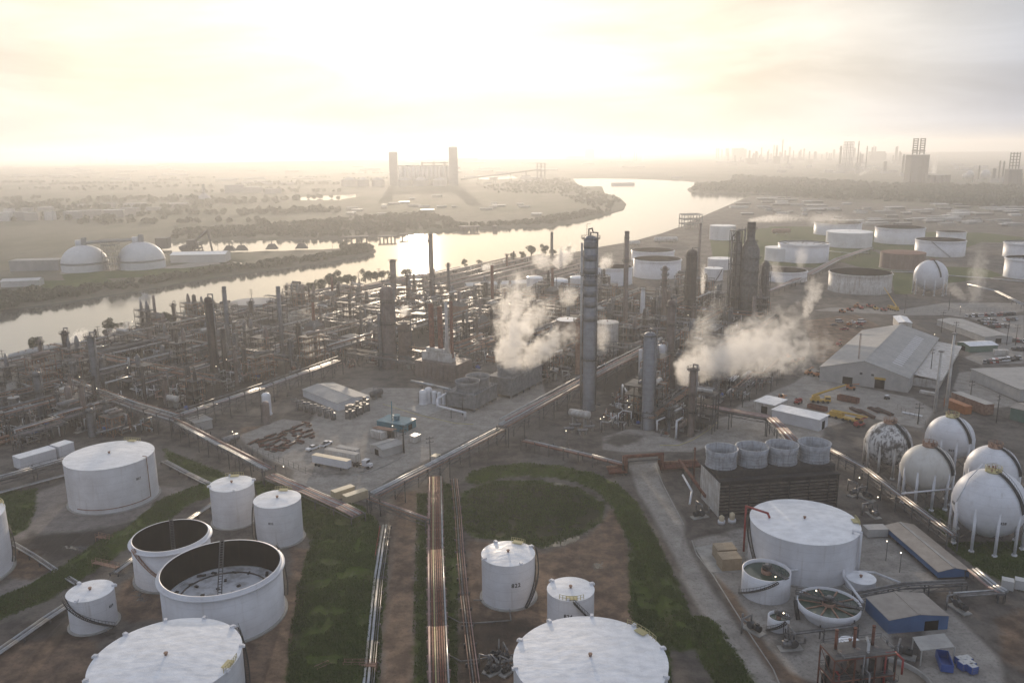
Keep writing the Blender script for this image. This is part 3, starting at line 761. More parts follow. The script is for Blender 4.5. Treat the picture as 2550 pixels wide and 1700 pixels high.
 if pipe is not False:
  mb = MB(); a = ph + pipe; ca, sa = math.cos(a), math.sin(a)
  mb.tube([((R - 1) * ca, (R - 1) * sa, H + .6), ((R + .35) * ca, (R + .35) * sa, H + .6), ((R + .35) * ca, (R + .35) * sa, H * .12)], .13, 8)
  n = 14
  arc = [((R + .35) * math.cos(a - j * 1.75 / n), (R + .35) * math.sin(a - j * 1.75 / n), H * .12) for j in range(n + 1)]
  mb.tube(arc, .13, 8); mb.build('foam_line', MATS['rust_pale'], t)
 return t
def sphere_tank(k, cx, cy_, r_px, ybase, label, m='white_paint', legs=10, stair_ang=0.7, lm=None, topm='yellow_pad', pipe_top=False, group='spherical gas tanks on legs', number=None):
 """cx, cy_, r_px: the ball in the picture; ybase: picture row of the ground straight below its centre"""
 s = TILES[k][2]
 g = G(k, cx, ybase)
 zc = hgt(g, k, cx, cy_)
 for _i in range(3):
  d = depth(g + Vector((0, 0, zc))); dist = (g + Vector((0, 0, zc)) - CAM).length
  R = r_px / s * d / F_PX * (d / dist) ** .5
 t = thing('gas_sphere', label, 'spherical tank', (g.x, g.y, 0), 0, group); occ(g, R + 3)
 if lm: landmark(lm, g)
 ph = math.atan2(-g.y, -g.x)
 mb = MB(); mb.sphere((0, 0, zc), R, 48, 28); mb.build('ball', MATS[m], t)
 for i in range(legs):
  a = ph + (i + .5) * 2 * PI / legs
  mb = MB(); x, y = R * .96 * math.cos(a), R * .96 * math.sin(a)
  mb.cyl((x, y, -.2), (x, y, zc + R * .08), .42, 10); mb.sphere((x, y, zc + R * .08), .42, 10, 4, 0.0, 1.0); mb.cyl((x, y, -.2), (x, y, .5), .75, 10)
  mb.build('leg', MATS['white_paint' if m != 'dirty_white' else 'old_white'], t)
  b = ph + (i + 1.5) * 2 * PI / legs; x2, y2 = R * .96 * math.cos(b), R * .96 * math.sin(b)
  mb = MB(); mb.bar((x, y, 1), (x2, y2, zc * .55), .09); mb.bar((x2, y2, 1), (x, y, zc * .55), .09); mb.build('brace', MATS['dark_steel'], t)
 mb = MB(); mb.lathe([(R + .02, zc - R * .16), (R + .16, zc - R * .16), (R + .16, zc - R * .13), (R + .02, zc - R * .13)], 48, cap0=False, cap1=False)
 # meridian stair from the crown down the right-hand flank
 a = ph + stair_ang; pts = []
 for i in range(22):
  e = PI / 2 - 0.12 - i * 1.42 / 21; rr = R + .35
  pts.append(Vector((rr * math.cos(e) * math.cos(a + i * .012), rr * math.cos(e) * math.sin(a + i * .012), zc + rr * math.sin(e))))
 st = MB(); sv = Vector((-math.sin(a), math.cos(a), 0)) * .42
 for p, q in zip(pts[:-1], pts[1:]):
  st.bar(p + sv, q + sv, .16); st.bar(p - sv, q - sv, .16); st.bar(p + sv + Vector((0, 0, 1)), q + sv + Vector((0, 0, 1)), .08); st.bar(p - sv + Vector((0, 0, 1)), q - sv + Vector((0, 0, 1)), .08); st.bar(p + sv, p + sv + Vector((0, 0, 1)), .06)
  for f in (0, .33, .66): st.slab(p.lerp(q, f) + sv + Vector((0, 0, .05)), p.lerp(q, f) - sv + Vector((0, 0, .05)), p.lerp(q, f + .2) - sv + Vector((0, 0, .05)), p.lerp(q, f + .2) + sv + Vector((0, 0, .05)), .08)
 st.build('stair', MATS['dark_steel'], t)
 tp = MB(); tp.cyl((0, 0, zc + R - .3), (0, 0, zc + R + .25), 2.1, 16)
 handrail(tp, [(2.1 * math.cos(i * PI / 5), 2.1 * math.sin(i * PI / 5), zc + R + .25) for i in range(10)], 1.1, True, .05)
 pf = tp.build('top_platform', MATS[topm], t)
 vp = MB()
 for i in range(5):
  x, y = rnd.uniform(-1.4, 1.4), rnd.uniform(-1.4, 1.4); vp.cyl((x, y, zc + R), (x, y, zc + R + rnd.uniform(.9, 2.0)), .14, 8); vp.cyl((x, y, zc + R + .6), (x, y, zc + R + .9), .27, 8)
 vp.build('relief_valves', MATS['rust_pale'], pf)
 if pipe_top:
  p = MB(); b = ph - .9
  p.tube([(0.6, 0, zc + R + 1.0), (.6, 0, zc + R + 2.4), (3.4 * math.cos(b), 3.4 * math.sin(b), zc + R + 2.4), (R * .75 * math.cos(b), R * .75 * math.sin(b), zc + R * .8), (R * 1.06 * math.cos(b), R * 1.06 * math.sin(b), zc + R * .1), (R * 1.06 * math.cos(b), R * 1.06 * math.sin(b), 1.0)], .16, 8)
  p.build('relief_line', MATS['white_paint'], t)
 if number:
  for txt, da, el in number:
   me = text_mesh(txt, 1.1).copy(); a = ph + da
   for v in me.vertices:
    aa = a + v.co.x / (R * math.cos(el)); ee = el + v.co.y / R; rr = R + .03 + v.co.z
    v.co = (rr * math.cos(ee) * math.cos(aa), rr * math.cos(ee) * math.sin(aa), zc + rr * math.sin(ee))
   me.materials.clear(); me.materials.append(MATS['black_mark']); o = bpy.data.objects.new('number', me); COL.objects.link(o); o.parent = t
 return t
def ring_platform(mb, R, z, wid=1.3, a0=0.0, a1=2 * PI, n=14):
 for i in range(n):
  s, e = a0 + (a1 - a0) * i / n, a0 + (a1 - a0) * (i + 1) / n
  ps = [(r * math.cos(q), r * math.sin(q), z) for r, q in ((R, s), (R + wid, s), (R + wid, e), (R, e))]
  mb.slab(*ps, .12)
  mb.bar(Vector(ps[1]) + Vector((0, 0, 1.1)), Vector(ps[2]) + Vector((0, 0, 1.1)), .08); mb.bar(Vector(ps[1]) + Vector((0, 0, .55)), Vector(ps[2]) + Vector((0, 0, .55)), .06); mb.bar(ps[1], Vector(ps[1]) + Vector((0, 0, 1.1)), .07)
  if i % 3 == 0: mb.bar((R * math.cos(s), R * math.sin(s), z - 1.2), ps[1], .1)
def ladder(mb, x, y, z0, z1, a):
 s = Vector((-math.sin(a), math.cos(a), 0)) * .25
 p = Vector((x, y, z0)); q = Vector((x, y, z1))
 mb.bar(p + s, q + s, .07); mb.bar(p - s, q - s, .07)
 n = int((z1 - z0) / .8)
 for i in range(n): c = p.lerp(q, (i + .5) / n); mb.bar(c + s, c - s, .05)
def column(g, H, R, label, m='column_grey', top='dome', plats=(.6, .9), pipe=True, group='process columns of the refinery', name='process_column', cat='process column', R2=None, lm=None, seg=20, cone=None, ring=None, occr=None, profile=None):
 t = thing(name, label, cat, (g.x, g.y, 0), 0, group)
 if lm: landmark(lm, g)
 occ(g, occr or R + 1.5)
 ph = math.atan2(-g.y, -g.x); R2 = R2 or R
 if profile: prof = profile
 elif top == 'dome': prof = [(R * 1.12, 0), (R * 1.12, H * .05), (R, H * .07), (R, H * .3), (R2, H * .34), (R2, H - R2 * .7), (R2 * .92, H - R2 * .4), (R2 * .7, H - R2 * .16), (R2 * .35, H - .03), (R2 * .05, H)]
 else: prof = [(R, 0), (R + (R2 - R) * .5, H * .5), (R2, H), (R2 * .84, H), (R2 * .84, H - R2 * 2.5)]
 mb = MB(); mb.lathe(prof, seg, cap0=False, cap1=(top == 'dome')); sh = mb.build('shell', MATS[m], t)
 if top != 'dome':
  mb = MB()
  for f in (ring or (.94, .985)): mb.lathe([(R2 * 1.0, H * f - .25), (R2 * 1.12 + .05, H * f - .25), (R2 * 1.12 + .05, H * f + .25), (R2 * 1.0, H * f + .25)], seg, cap0=False, cap1=False, smooth=False)
  mb.build('stiffening_ring', MATS[m], t)
 for f in plats:
  mb = MB(); a0 = ph - 1.3 + rnd.uniform(-.8, .8)
  ring_platform(mb, (max(np.interp(H * f, [q[1] for q in profile[:7]], [q[0] for q in profile[:7]]), R2) if profile else R2 if f > .32 else R), H * f, 1.2, a0, a0 + (2 * PI if f > .85 else 3.6)); mb.build('platform', MATS['dark_steel'], t)
 mb = MB(); a = ph - 1.1; ladder(mb, (R + .35) * math.cos(a), (R + .35) * math.sin(a), .5, H * (.96 if top != 'dome' else .92), a); mb.build('ladder', MATS['dark_steel'], t)
 if pipe:
  mb = MB(); a = ph + 1.0; x, y = (R + .6) * math.cos(a), (R + .6) * math.sin(a)
  mb.tube([(0, 0, H - .2), (0, 0, H + 1.3), (x, y, H + 1.3), (x, y, 3.0), (x + 2.5 * math.cos(a), y + 2.5 * math.sin(a), 3.0)], min(.3, R * .22), 8); mb.build('overhead_pipe', MATS['galvanised'], t)
 return t
def offset_line(pts, o):
 out = []
 for i, p in enumerate(pts):
  d0 = (pts[i] - pts[i - 1]) if i else (pts[1] - pts[0]); d1 = (pts[i + 1] - pts[i]) if i < len(pts) - 1 else d0
  d0 = Vector((d0.x, d0.y, 0)).normalized(); d1 = Vector((d1.x, d1.y, 0)).normalized()
  n0 = Vector((d0.y, -d0.x, 0)); n1 = Vector((d1.y, -d1.x, 0)); m = (n0 + n1)
  if m.length < .2: m = n0
  m = m.normalized(); out.append(p + m * (o / max(.45, m.dot(n0))))
 return out
def pipe_rack(pts, z, width, pipes, label, frame_every=8.0, fm='steel_grey', group='pipe racks of the refinery', cat='pipe rack', tiers=1, truss=False, rail=False, name='pipe_rack', far=False):
 """pts: ground points; pipes: (offset, radius, material, tier)"""
 pts = [Vector((p.x, p.y, 0)) for p in pts]
 base = pts[0].copy(); L = [p - base for p in pts]
 t = thing(name, label, cat, base, 0, group)
 # frames
 seglen = [(L[i + 1] - L[i]).length for i in range(len(L) - 1)]
 tot = sum(seglen)
 nfr = max(2, int(tot / frame_every) + 1)
 if nfr > 60: nfr = 60
 for j in range(nfr):
  s = tot * j / (nfr - 1); i = 0
  while i < len(seglen) - 1 and s > seglen[i]: s -= seglen[i]; i += 1
  d = (L[i + 1] - L[i]).normalized(); c = L[i] + d * min(s, seglen[i]); n = Vector((d.y, -d.x, 0))
  mb = MB(); ztop = z + (tiers - 1) * 2.2
  zg = -0.3
  for sg in (-1, 1): mb.bar(c + n * (sg * width / 2) + Vector((0, 0, zg)), c + n * (sg * width / 2) + Vector((0, 0, ztop + (1.1 if rail else 0))), .28)
  for q in range(tiers): mb.bar(c - n * (width / 2 + .3) + Vector((0, 0, z + q * 2.2 - .2)), c + n * (width / 2 + .3) + Vector((0, 0, z + q * 2.2 - .2)), .26)
  if z > 3.5 and not far: mb.bar(c - n * (width / 2) + Vector((0, 0, .3)), c + n * (width / 2) + Vector((0, 0, z - .5)), .1)
  mb.build('frame', MATS[fm], t)
 if truss or z > 3.5:
  for sg in (-1, 1):
   ol = offset_line(L, sg * width / 2); mb = MB()
   for a, b in zip(ol[:-1], ol[1:]):
    zz = Vector((0, 0, z - .35)); mb.bar(a + zz, b + zz, .22)
    if truss:
     n = max(1, int((b - a).length / 3)); z2 = Vector((0, 0, z - 1.7)); mb.bar(a + z2, b + z2, .18)
     for i in range(n): mb.bar(a.lerp(b, i / n) + (zz if i % 2 else z2), a.lerp(b, (i + 1) / n) + (z2 if i % 2 else zz), .11)
    if rail:
     n = max(1, int((b - a).length / 3)); zr = Vector((0, 0, z + 1.1)); mb.bar(a + zr, b + zr, .08); mb.bar(a + Vector((0, 0, z + .55)), b + Vector((0, 0, z + .55)), .06)
     for i in range(n): q = a.lerp(b, i / n); mb.bar(q + zz, q + zr, .07)
   mb.build('girder', MATS[fm], t)
 for off, r, m, tier in pipes:
  ol = offset_line(L, off); zz = Vector((0, 0, z + tier * 2.2 + r))
  mb = MB(); mb.tube([p + zz for p in ol], r, 6 if far else 8); mb.build('pipe', MATS[m], t)
 for a, b in zip(pts[:-1], pts[1:]):
  n = int((b - a).length / 6) + 1
  for i in range(n + 1): OCC.append((a.lerp(b, i / n).x, a.lerp(b, i / n).y, width / 2 + .5))
 return t
def pipe_run(pts3, r, m, label, cat='pipeline', group=None, supports=6.0, name='pipeline', n=8):
 """one free pipeline on low supports; pts3 in world"""
 base = Vector((pts3[0].x, pts3[0].y, 0)); t = thing(name, label, cat, base, 0, group)
 L = [p - base for p in pts3]
 mb = MB(); mb.tube(L, r, n); mb.build('pipe', MATS[m], t)
 if supports:
  for a, b in zip(L[:-1], L[1:]):
   k = int((b - a).length / supports)
   for i in range(k):
    p = a.lerp(b, (i + .5) / k)
    if p.z > .3: mb = MB(); mb.box((p.x, p.y, p.z / 2 - r / 2 - .15), (.3, .3, max(.1, p.z - r + .3))); mb.build('support', MATS['steel_grey'], t)
 return t
def frame_block(C, rz, L, W, zs, name, label, cat, m='steel_grey', floors=True, group=None, inner=None, bays=(2, 2), post=.3, brace=True, lm=None):
 """open steel structure of several storeys; inner: list of (part name, MB, material)"""
 t = thing(name, label, cat, (C.x, C.y, 0), rz, group); occ(C, max(L, W) * .6)
 if lm: landmark(lm, C)
 mb = MB(); xs = [-L / 2 + L * i / bays[0] for i in range(bays[0] + 1)]; ys = [-W / 2 + W * i / bays[1] for i in range(bays[1] + 1)]
 for x in xs:
  for y in ys: mb.bar((x, y, -.2), (x, y, zs[-1]), post)
 z0 = 0
 for z in zs:
  for y in ys: mb.bar((xs[0], y, z - .15), (xs[-1], y, z - .15), post * .85)
  for x in xs: mb.bar((x, ys[0], z - .15), (x, ys[-1], z - .15), post * .85)
  if brace:
   mb.bar((xs[0], ys[0], z0), (xs[1], ys[0], z - .2), .12); mb.bar((xs[0], ys[0], z - .2), (xs[1], ys[0], z0), .12)
   mb.bar((xs[0], ys[0], z0), (xs[0], ys[1], z - .2), .12); mb.bar((xs[-1], ys[-1], z0), (xs[-1], ys[-2], z - .2), .12)
  z0 = z
 mb.build('frame', MATS[m], t)
 if floors:
  for z in zs:
   mb = MB(); mb.zbox(-L / 2, L / 2, -W / 2, W / 2, z, z + .1)
   handrail(mb, [(-L / 2, -W / 2, z + .1), (0, -W / 2, z + .1), (L / 2, -W / 2, z + .1), (L / 2, W / 2, z + .1), (0, W / 2, z + .1), (-L / 2, W / 2, z + .1)], 1.1, True, .04)
   mb.build('floor', MATS['steel_grey'], t)
 for nm, imb, im in (inner or []): imb.build(nm, MATS[im], t)
 return t
def shed(C, rz, L, W, H, label, rise=0.8, wall='pale_wall', roof='grey_roof', door=True, name='shed', cat='shed', group=None, over=.35, doorm='dark_inside', lm=None, windows=0, flat=False):
 """gabled (or flat) building, ridge along its length L"""
 t = thing(name, label, cat, (C.x, C.y, 0), rz, group); occ(C, max(L, W) * .6)
 if lm: landmark(lm, C)
 mb = MB(); x, y = L / 2, W / 2
 if flat: mb.zbox(-x, x, -y, y, -.2, H)
 else:
  vs = [(-x, -y, -.2), (x, -y, -.2), (x, y, -.2), (-x, y, -.2), (-x, -y, H), (x, -y, H), (x, y, H), (-x, y, H), (-x, 0, H + rise), (x, 0, H + rise)]
  mb.add(vs, [(0, 1, 5, 4), (2, 3, 7, 6), (1, 2, 6, 9, 5), (3, 0, 4, 8, 7)])
 mb.build('wall', MATS[wall], t)
 mb = MB(); o = over
 if flat:
  mb.zbox(-x - o, x + o, -y - o, y + o, H + .01, H + .3)
 else:
  ex = rise / y * o
  mb.slab((-x - o, -y - o, H - ex + .12), (x + o, -y - o, H - ex + .12), (x + o, 0, H + rise + .12), (-x - o, 0, H + rise + .12), .1)
  mb.slab((-x - o, 0, H + rise + .121), (x + o, 0, H + rise + .121), (x + o, y + o, H - ex + .12), (-x - o, y + o, H - ex + .12), .1)
 rf = mb.build('roof', MATS[roof], t)
 if not flat:
  mb = MB(); mb.zbox(-x - o, x + o, -.3, .3, H + rise + .09, H + rise + .2); mb.build('ridge_cap', MATS[roof], rf)
 if door:
  mb = MB(); dh = min(H * .72, 3.2); dw = min(W * .3, 3.4)
  mb.zbox(-x - .06, -x + .05, -dw / 2, dw / 2, 0, dh); mb.build('door', MATS[doorm], t)
 for i in range(windows):
  mb = MB(); cx = -x + L * (i + .5) / windows; mb.zbox(cx - .6, cx + .6, -y - .05, -y + .05, H * .45, H * .75); mb.build('window', MATS['glass_dark'], t)
 return t
def box_unit(C, rz, L, W, H, label, m='cream_box', name='container', cat='container', group=None, z0=.2, ribs=True, doorm=None, topm=None):
 """shipping container or cabin: body with corrugation, end doors, corner posts"""
 t = thing(name, label, cat, (C.x, C.y, 0), rz, group); occ(C, max(L, W) * .55)
 mb = MB(); mb.zbox(-L / 2, L / 2, -W / 2, W / 2, z0, z0 + H)
 if ribs:
  n = int(L / .6)
  for i in range(n):
   x = -L / 2 + (i + .5) * L / n
   for s in (-1, 1): mb.zbox(x - .12, x + .12, s * W / 2, s * (W / 2 + .05), z0 + .2, z0 + H - .2)
 mb.build('body', MATS[m], t)
 mb = MB(); mb.zbox(-L / 2 - .05, L / 2 + .05, -W / 2 - .05, W / 2 + .05, z0 + H + .003, z0 + H + .09); mb.build('roof', MATS[topm or m], t)
 mb = MB(); mb.zbox(L / 2, L / 2 + .06, -W / 2 + .1, -.03, z0 + .15, z0 + H - .15); mb.zbox(L / 2, L / 2 + .06, .03, W / 2 - .1, z0 + .15, z0 + H - .15); mb.build('door', MATS[doorm or m], t)
 return t
def cooling_tower(A, B, dep, H, nfan, fr, fh, label, m='tower_wood', fm='tower_wood', louvre=None, lm=None, name='cooling_tower', deck=None, group='cooling towers', rows_=9, offs=None, fanpos=None):
 """A, B: ground ends of the front face as seen from the camera (left, right); dep: how far it reaches back"""
 d = (B - A); Ln = d.length; d.normalize(); n = Vector((-d.y, d.x, 0)); C = (A + B) / 2 + n * (dep / 2)
 rz = math.atan2(d.y, d.x)
 t = thing(name, label, 'cooling tower', (C.x, C.y, 0), rz, group); occ(C, max(Ln, dep) * .62)
 if lm: landmark(lm, C)
 mb = MB()
 if louvre: mb.zbox(-Ln / 2 + .25, Ln / 2 - .25, -dep / 2 + .9, dep / 2 - .9, -.2, H)
 else: mb.zbox(-Ln / 2, Ln / 2, -dep / 2, dep / 2, H * .16, H); [mb.box((x, y, H * .08), (.5, .5, H * .2)) for x in np.linspace(-Ln / 2 + .4, Ln / 2 - .4, 6) for y in (-dep / 2 + .4, dep / 2 - .4)]
 mb.build('casing', MATS[louvre or m], t)
 if louvre:
  for s in (-1, 1):
   for i in range(rows_):
    z = .8 + i * (H - 1.6) / rows_
    mb = MB(); y = s * (dep / 2 - .9)
    mb.slab((-Ln / 2 + .3, y, z + .35), (Ln / 2 - .3, y, z + .35), (Ln / 2 - .3, y + s * .95, z + .2), (-Ln / 2 + .3, y + s * .95, z + .2), .1) if s > 0 else mb.slab((-Ln / 2 + .3, y + s * .95, z + .2), (Ln / 2 - .3, y + s * .95, z + .2), (Ln / 2 - .3, y, z + .35), (-Ln / 2 + .3, y, z + .35), .1)
    mb.build('louvre', MATS['louvre_edge'], t)
  for x in (-Ln / 2, Ln / 2):
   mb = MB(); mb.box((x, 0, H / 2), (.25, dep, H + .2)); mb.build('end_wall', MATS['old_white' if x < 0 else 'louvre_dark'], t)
  for i in range(6):
   x = -Ln / 2 + (i + .5) * Ln / 6; mb = MB(); mb.box((x, -dep / 2 + .02, H / 2), (.22, .22, H)); mb.build('post', MATS['louvre_dark'], t)
 mb = MB(); mb.zbox(-Ln / 2 - .3, Ln / 2 + .3, -dep / 2 - .3, dep / 2 + .3, H + .003, H + .35)
 if deck: mb.zbox(-Ln / 2 + .2, Ln / 2 - .2, -dep * .36, dep * .36, H + .353, H + deck)
 dz = H + (deck or .35)
 dk = mb.build('fan_deck', MATS['louvre_dark' if louvre else m], t)
 hr = MB(); yy = dep * .36 if deck else dep / 2
 handrail(hr, [(-Ln / 2 + .3 + (Ln - .6) * i / 10, -yy + .1, dz) for i in range(11)], 1.1); handrail(hr, [(-Ln / 2 + .3 + (Ln - .6) * i / 10, yy - .1, dz) for i in range(11)], 1.1); hr.build('handrail', MATS['dark_steel'], dk)
 for i in range(nfan):
  x = -Ln / 2 + Ln * (i + .5) / nfan if fanpos is None else -Ln / 2 + Ln * fanpos[i]
  mb = MB(); mb.lathe([(fr * .98, dz), (fr * .90, dz + fh * .35), (fr * .93, dz + fh * .6), (fr * 1.03, dz + fh), (fr * .97, dz + fh), (fr * .86, dz + fh * .5), (fr * .86, dz + .3)], 36, (x, 0, 0), cap0=False, cap1=False)
  for f in (.18, .36, .54, .72, .9):
   rr = fr * (.905 + .12 * abs(f - .38)); mb.lathe([(rr, dz + fh * f - .1), (rr + .14, dz + fh * f - .1), (rr + .14, dz + fh * f + .1), (rr, dz + fh * f + .1)], 36, (x, 0, 0), cap0=False, cap1=False, smooth=False)
  fs = mb.build('fan_stack', MATS[fm], t)
  mb = MB(); mb.cyl((x, 0, dz + .6), (x, 0, dz + 1.3), fr * .12, 10)
  for j in range(6):
   a = j * PI / 3 + i; mb.box((x + math.cos(a) * fr * .45, math.sin(a) * fr * .45, dz + 1.0), (fr * .8, .5, .08), a)
  mb.build('fan', MATS['dark_steel'], fs)
 return t
CARS = {}
def car(kind, paint, C, rz, label, group, cat='car'):
 """kind: sedan, pickup, van; a copy of the first of its kind"""
 key = (kind, paint)
 z = 0.05
 if key in CARS: return dup(CARS[key], (C.x, C.y, z), rz, label, group)
 t = thing({'sedan': 'parked_car', 'pickup': 'pickup_truck', 'van': 'parked_van'}[kind], label, cat, (C.x, C.y, z), rz, group)
 L, W = {'sedan': (4.6, 1.8), 'pickup': (5.7, 2.0), 'van': (5.4, 2.0)}[kind]
 y = W / 2
 side = {'sedan': [(-2.3, .35), (2.3, .35), (2.3, .72), (2.1, .86), (1.0, .95), (-1.7, .98), (-2.25, .9)], 'pickup': [(-2.85, .5), (2.85, .5), (2.85, .98), (2.65, 1.12), (1.3, 1.2), (-.75, 1.2), (-2.85, 1.2)], 'van': [(-2.7, .4), (2.7, .4), (2.7, .95), (2.1, 1.15), (1.7, 1.25), (-2.7, 1.25)]}[kind]
 cab = {'sedan': [(-1.75, .96), (.95, .93), (.35, 1.42), (-1.05, 1.45)], 'pickup': [(-.75, 1.19), (1.35, 1.19), (.75, 1.82), (-.6, 1.84)], 'van': [(-2.68, 1.24), (1.75, 1.24), (1.0, 2.1), (-2.6, 2.15)]}[kind]
 def ext(prof, w, taper=0.0):
  mb = MB(); n = len(prof); zt = max(p[1] for p in prof); zb = min(p[1] for p in prof)
  vs = [(p[0], -w + taper * (p[1] - zb) / (zt - zb), p[1]) for p in prof] + [(p[0], w - taper * (p[1] - zb) / (zt - zb), p[1]) for p in prof]
  mb.add(vs, [tuple(range(n)), tuple(range(n, 2 * n))[::-1]] + [((i + 1) % n, i, i + n, (i + 1) % n + n) for i in range(n)]); return mb
 b = ext(side, y, .08)
 if kind == 'pickup': b.zbox(-2.8, -.8, -y + .12, y - .12, 1.2, 1.203)
 b.build('body', MATS[paint], t)
 ext(cab, y - .1, .2).build('cabin', MATS['glass_dark'], t)
 rt = MB(); zt = max(p[1] for p in cab); xs = [p[0] for p in cab if p[1] > zt - .1]; rt.zbox(min(xs) - .02, max(xs) + .02, -y + .28, y - .28, zt - .03, zt + .03); rt.build('roof', MATS[paint], t)
 if kind == 'pickup':
  bd = MB(); bd.zbox(-2.75, -.85, -y + .15, y - .15, 1.196, 1.206); bd.build('bed', MATS['tyre'], t)
 wx = L * .31
 for sx in (-1, 1):
  for sy in (-1, 1):
   m = MB(); m.cyl((sx * wx, sy * (y - .22), .36), (sx * wx, sy * (y + .01), .36), .36, 14); wh = m.build('wheel', MATS['tyre'], t)
 for sy in (-1, 1):
  m = MB(); m.box((L / 2 - .02, sy * (y - .35), .78 if kind == 'sedan' else .95), (.1, .35, .16)); m.build('headlight', MATS['far_white'], t)
 CARS[key] = t
 return t
def lamp(C, h, label, group='lamp masts among the units', cat='lamp', big=False):
 t = thing('lamp_mast', label, cat, (C.x, C.y, 0), 0, group)
 mb = MB(); mb.cyl((0, 0, 0), (0, 0, h), .11 if not big else .35, 8, .07 if not big else .2); mb.bar((0, 0, h), (-.5, -.6, h), .08); mb.build('pole', MATS['steel_grey'], t)
 mb = MB(); mb.sphere((-.5, -.6, h - .1), .16, 8, 6); mb.build('lamp_head', MATS['lamp_glow'], t)
 return t
def power_pole(C, h, label, rz=0.0, group='power poles', arms=2, m='dark_steel'):
 t = thing('power_pole', label, 'power pole', (C.x, C.y, 0), rz, group)
 mb = MB(); mb.cyl((0, 0, -.3), (0, 0, h), .24, 8, .14); mb.build('pole', MATS[m], t)
 for i in range(arms):
  mb = MB(); z = h - .7 - i * 1.5; mb.bar((-1.5, 0, z), (1.5, 0, z), .16)
  for x in (-1.3, 0, 1.3): mb.cyl((x, 0, z + .1), (x, 0, z + .4), .08, 6)
  mb.build('crossarm', MATS[m], t)
 return t
# leafy crowns: many small leaf-sized faces spread through lumpy volumes
def leaf_mesh(name, blobs, nleaf, size, seed, m='leaf'):
 rs = np.random.RandomState(seed)
 w_ = np.array([b[3] ** 2 for b in blobs]); w_ = w_ / w_.sum()
 which = rs.choice(len(blobs), nleaf, p=w_)
 B = np.array(blobs)[which]
 d = rs.normal(size=(nleaf, 3)); d /= np.linalg.norm(d, axis=1)[:, None]
 rad = B[:, 3] * rs.uniform(.45, 1.05, nleaf) ** .6
 P = B[:, :3] + d * rad[:, None] * np.array([1, 1, .8])
 a = rs.normal(size=(nleaf, 3)); a /= np.linalg.norm(a, axis=1)[:, None]
 b = np.cross(a, rs.normal(size=(nleaf, 3))); b /= np.linalg.norm(b, axis=1)[:, None]
 s = size * rs.uniform(.6, 1.4, nleaf)[:, None]
 V = np.stack([P - a * s, P + b * s * .6, P + a * s, P - b * s * .6], 1).reshape(-1, 3)
 me = bpy.data.meshes.new(name); nq = nleaf
 me.vertices.add(nq * 4); me.vertices.foreach_set('co', V.astype(np.float32).ravel())
 me.loops.add(nq * 4); me.polygons.add(nq)
 me.loops.foreach_set('vertex_index', np.arange(nq * 4, dtype=np.int32)); me.polygons.foreach_set('loop_start', (np.arange(nq) * 4).astype(np.int32))
 me.update(calc_edges=True); me.materials.append(MATS[m]); return me
TREES = []
def make_trees():
 for s in range(4):
  r_ = random.Random(s); H = 6.0 + s * .7
  blobs = [(r_.uniform(-2.2, 2.2), r_.uniform(-2.2, 2.2), H * r_.uniform(.22, .92), r_.uniform(1.0, 1.9)) for _ in range(14)]
  cm = leaf_mesh('crown', blobs, 2200, .26, s)
  mb = MB(); mb.cyl((0, 0, -.3), (0, 0, H * .45), .28, 7, .2)
  for b in blobs[:5]: mb.cyl((0, 0, H * .38), (b[0] * .8, b[1] * .8, b[2]), .13, 5, .05)
  TREES.append((cm, mb.mesh('trunk', MATS['bark'])))
make_trees()
def tree(C, label, group, scale=1.0, v=0, name='tree'):
 t = thing(name, label, 'tree', (C.x, C.y, 0), rnd.uniform(0, 6), group); t.scale = (scale,) * 3
 for nm, me in zip(('crown', 'trunk'), TREES[v % 4]):
  o = bpy.data.objects.new(nm, me); COL.objects.link(o); o.parent = t
 return t
# wording: what sets one thing apart, from the landmarks round it
USED = set()
def place_words(base, g, most=16):
 q = Vector((g.x, g.y, 0)); rr = math.hypot(q.x, q.y)
 def rel(p):
  v = q - p; u = Vector((p.x, p.y, 0)).normalized(); r_ = Vector((u.y, -u.x, 0))
  a, b = v.dot(u), v.dot(r_)
  far = v.length > 45
  if abs(a) > 1.6 * abs(b): return ('far behind' if far else 'behind') if a > 0 else ('well in front of' if far else 'in front of')
  return ('well right of' if far else 'right of') if b > 0 else ('well left of' if far else 'left of')
 ls = sorted(LM, key=lambda l: (l[1] - q).length)[:9]
 for i in range(len(ls)):
  s = f"{base} {rel(ls[i][1])} {ls[i][0]}"
  if len(s.split()) <= most and s not in USED and i < 2: USED.add(s); return s
 for i in range(len(ls)):
  for j in range(len(ls)):
   if i == j: continue
   s = f"{base} {rel(ls[i][1])} {ls[i][0]}, {rel(ls[j][1])} {ls[j][0]}"
   if len(s.split()) <= most and s not in USED: USED.add(s); return s
 for i in range(len(ls)):
  s = f"{base} {rel(ls[i][1])} {ls[i][0]}"
  if len(s.split()) <= most: return s
 return base
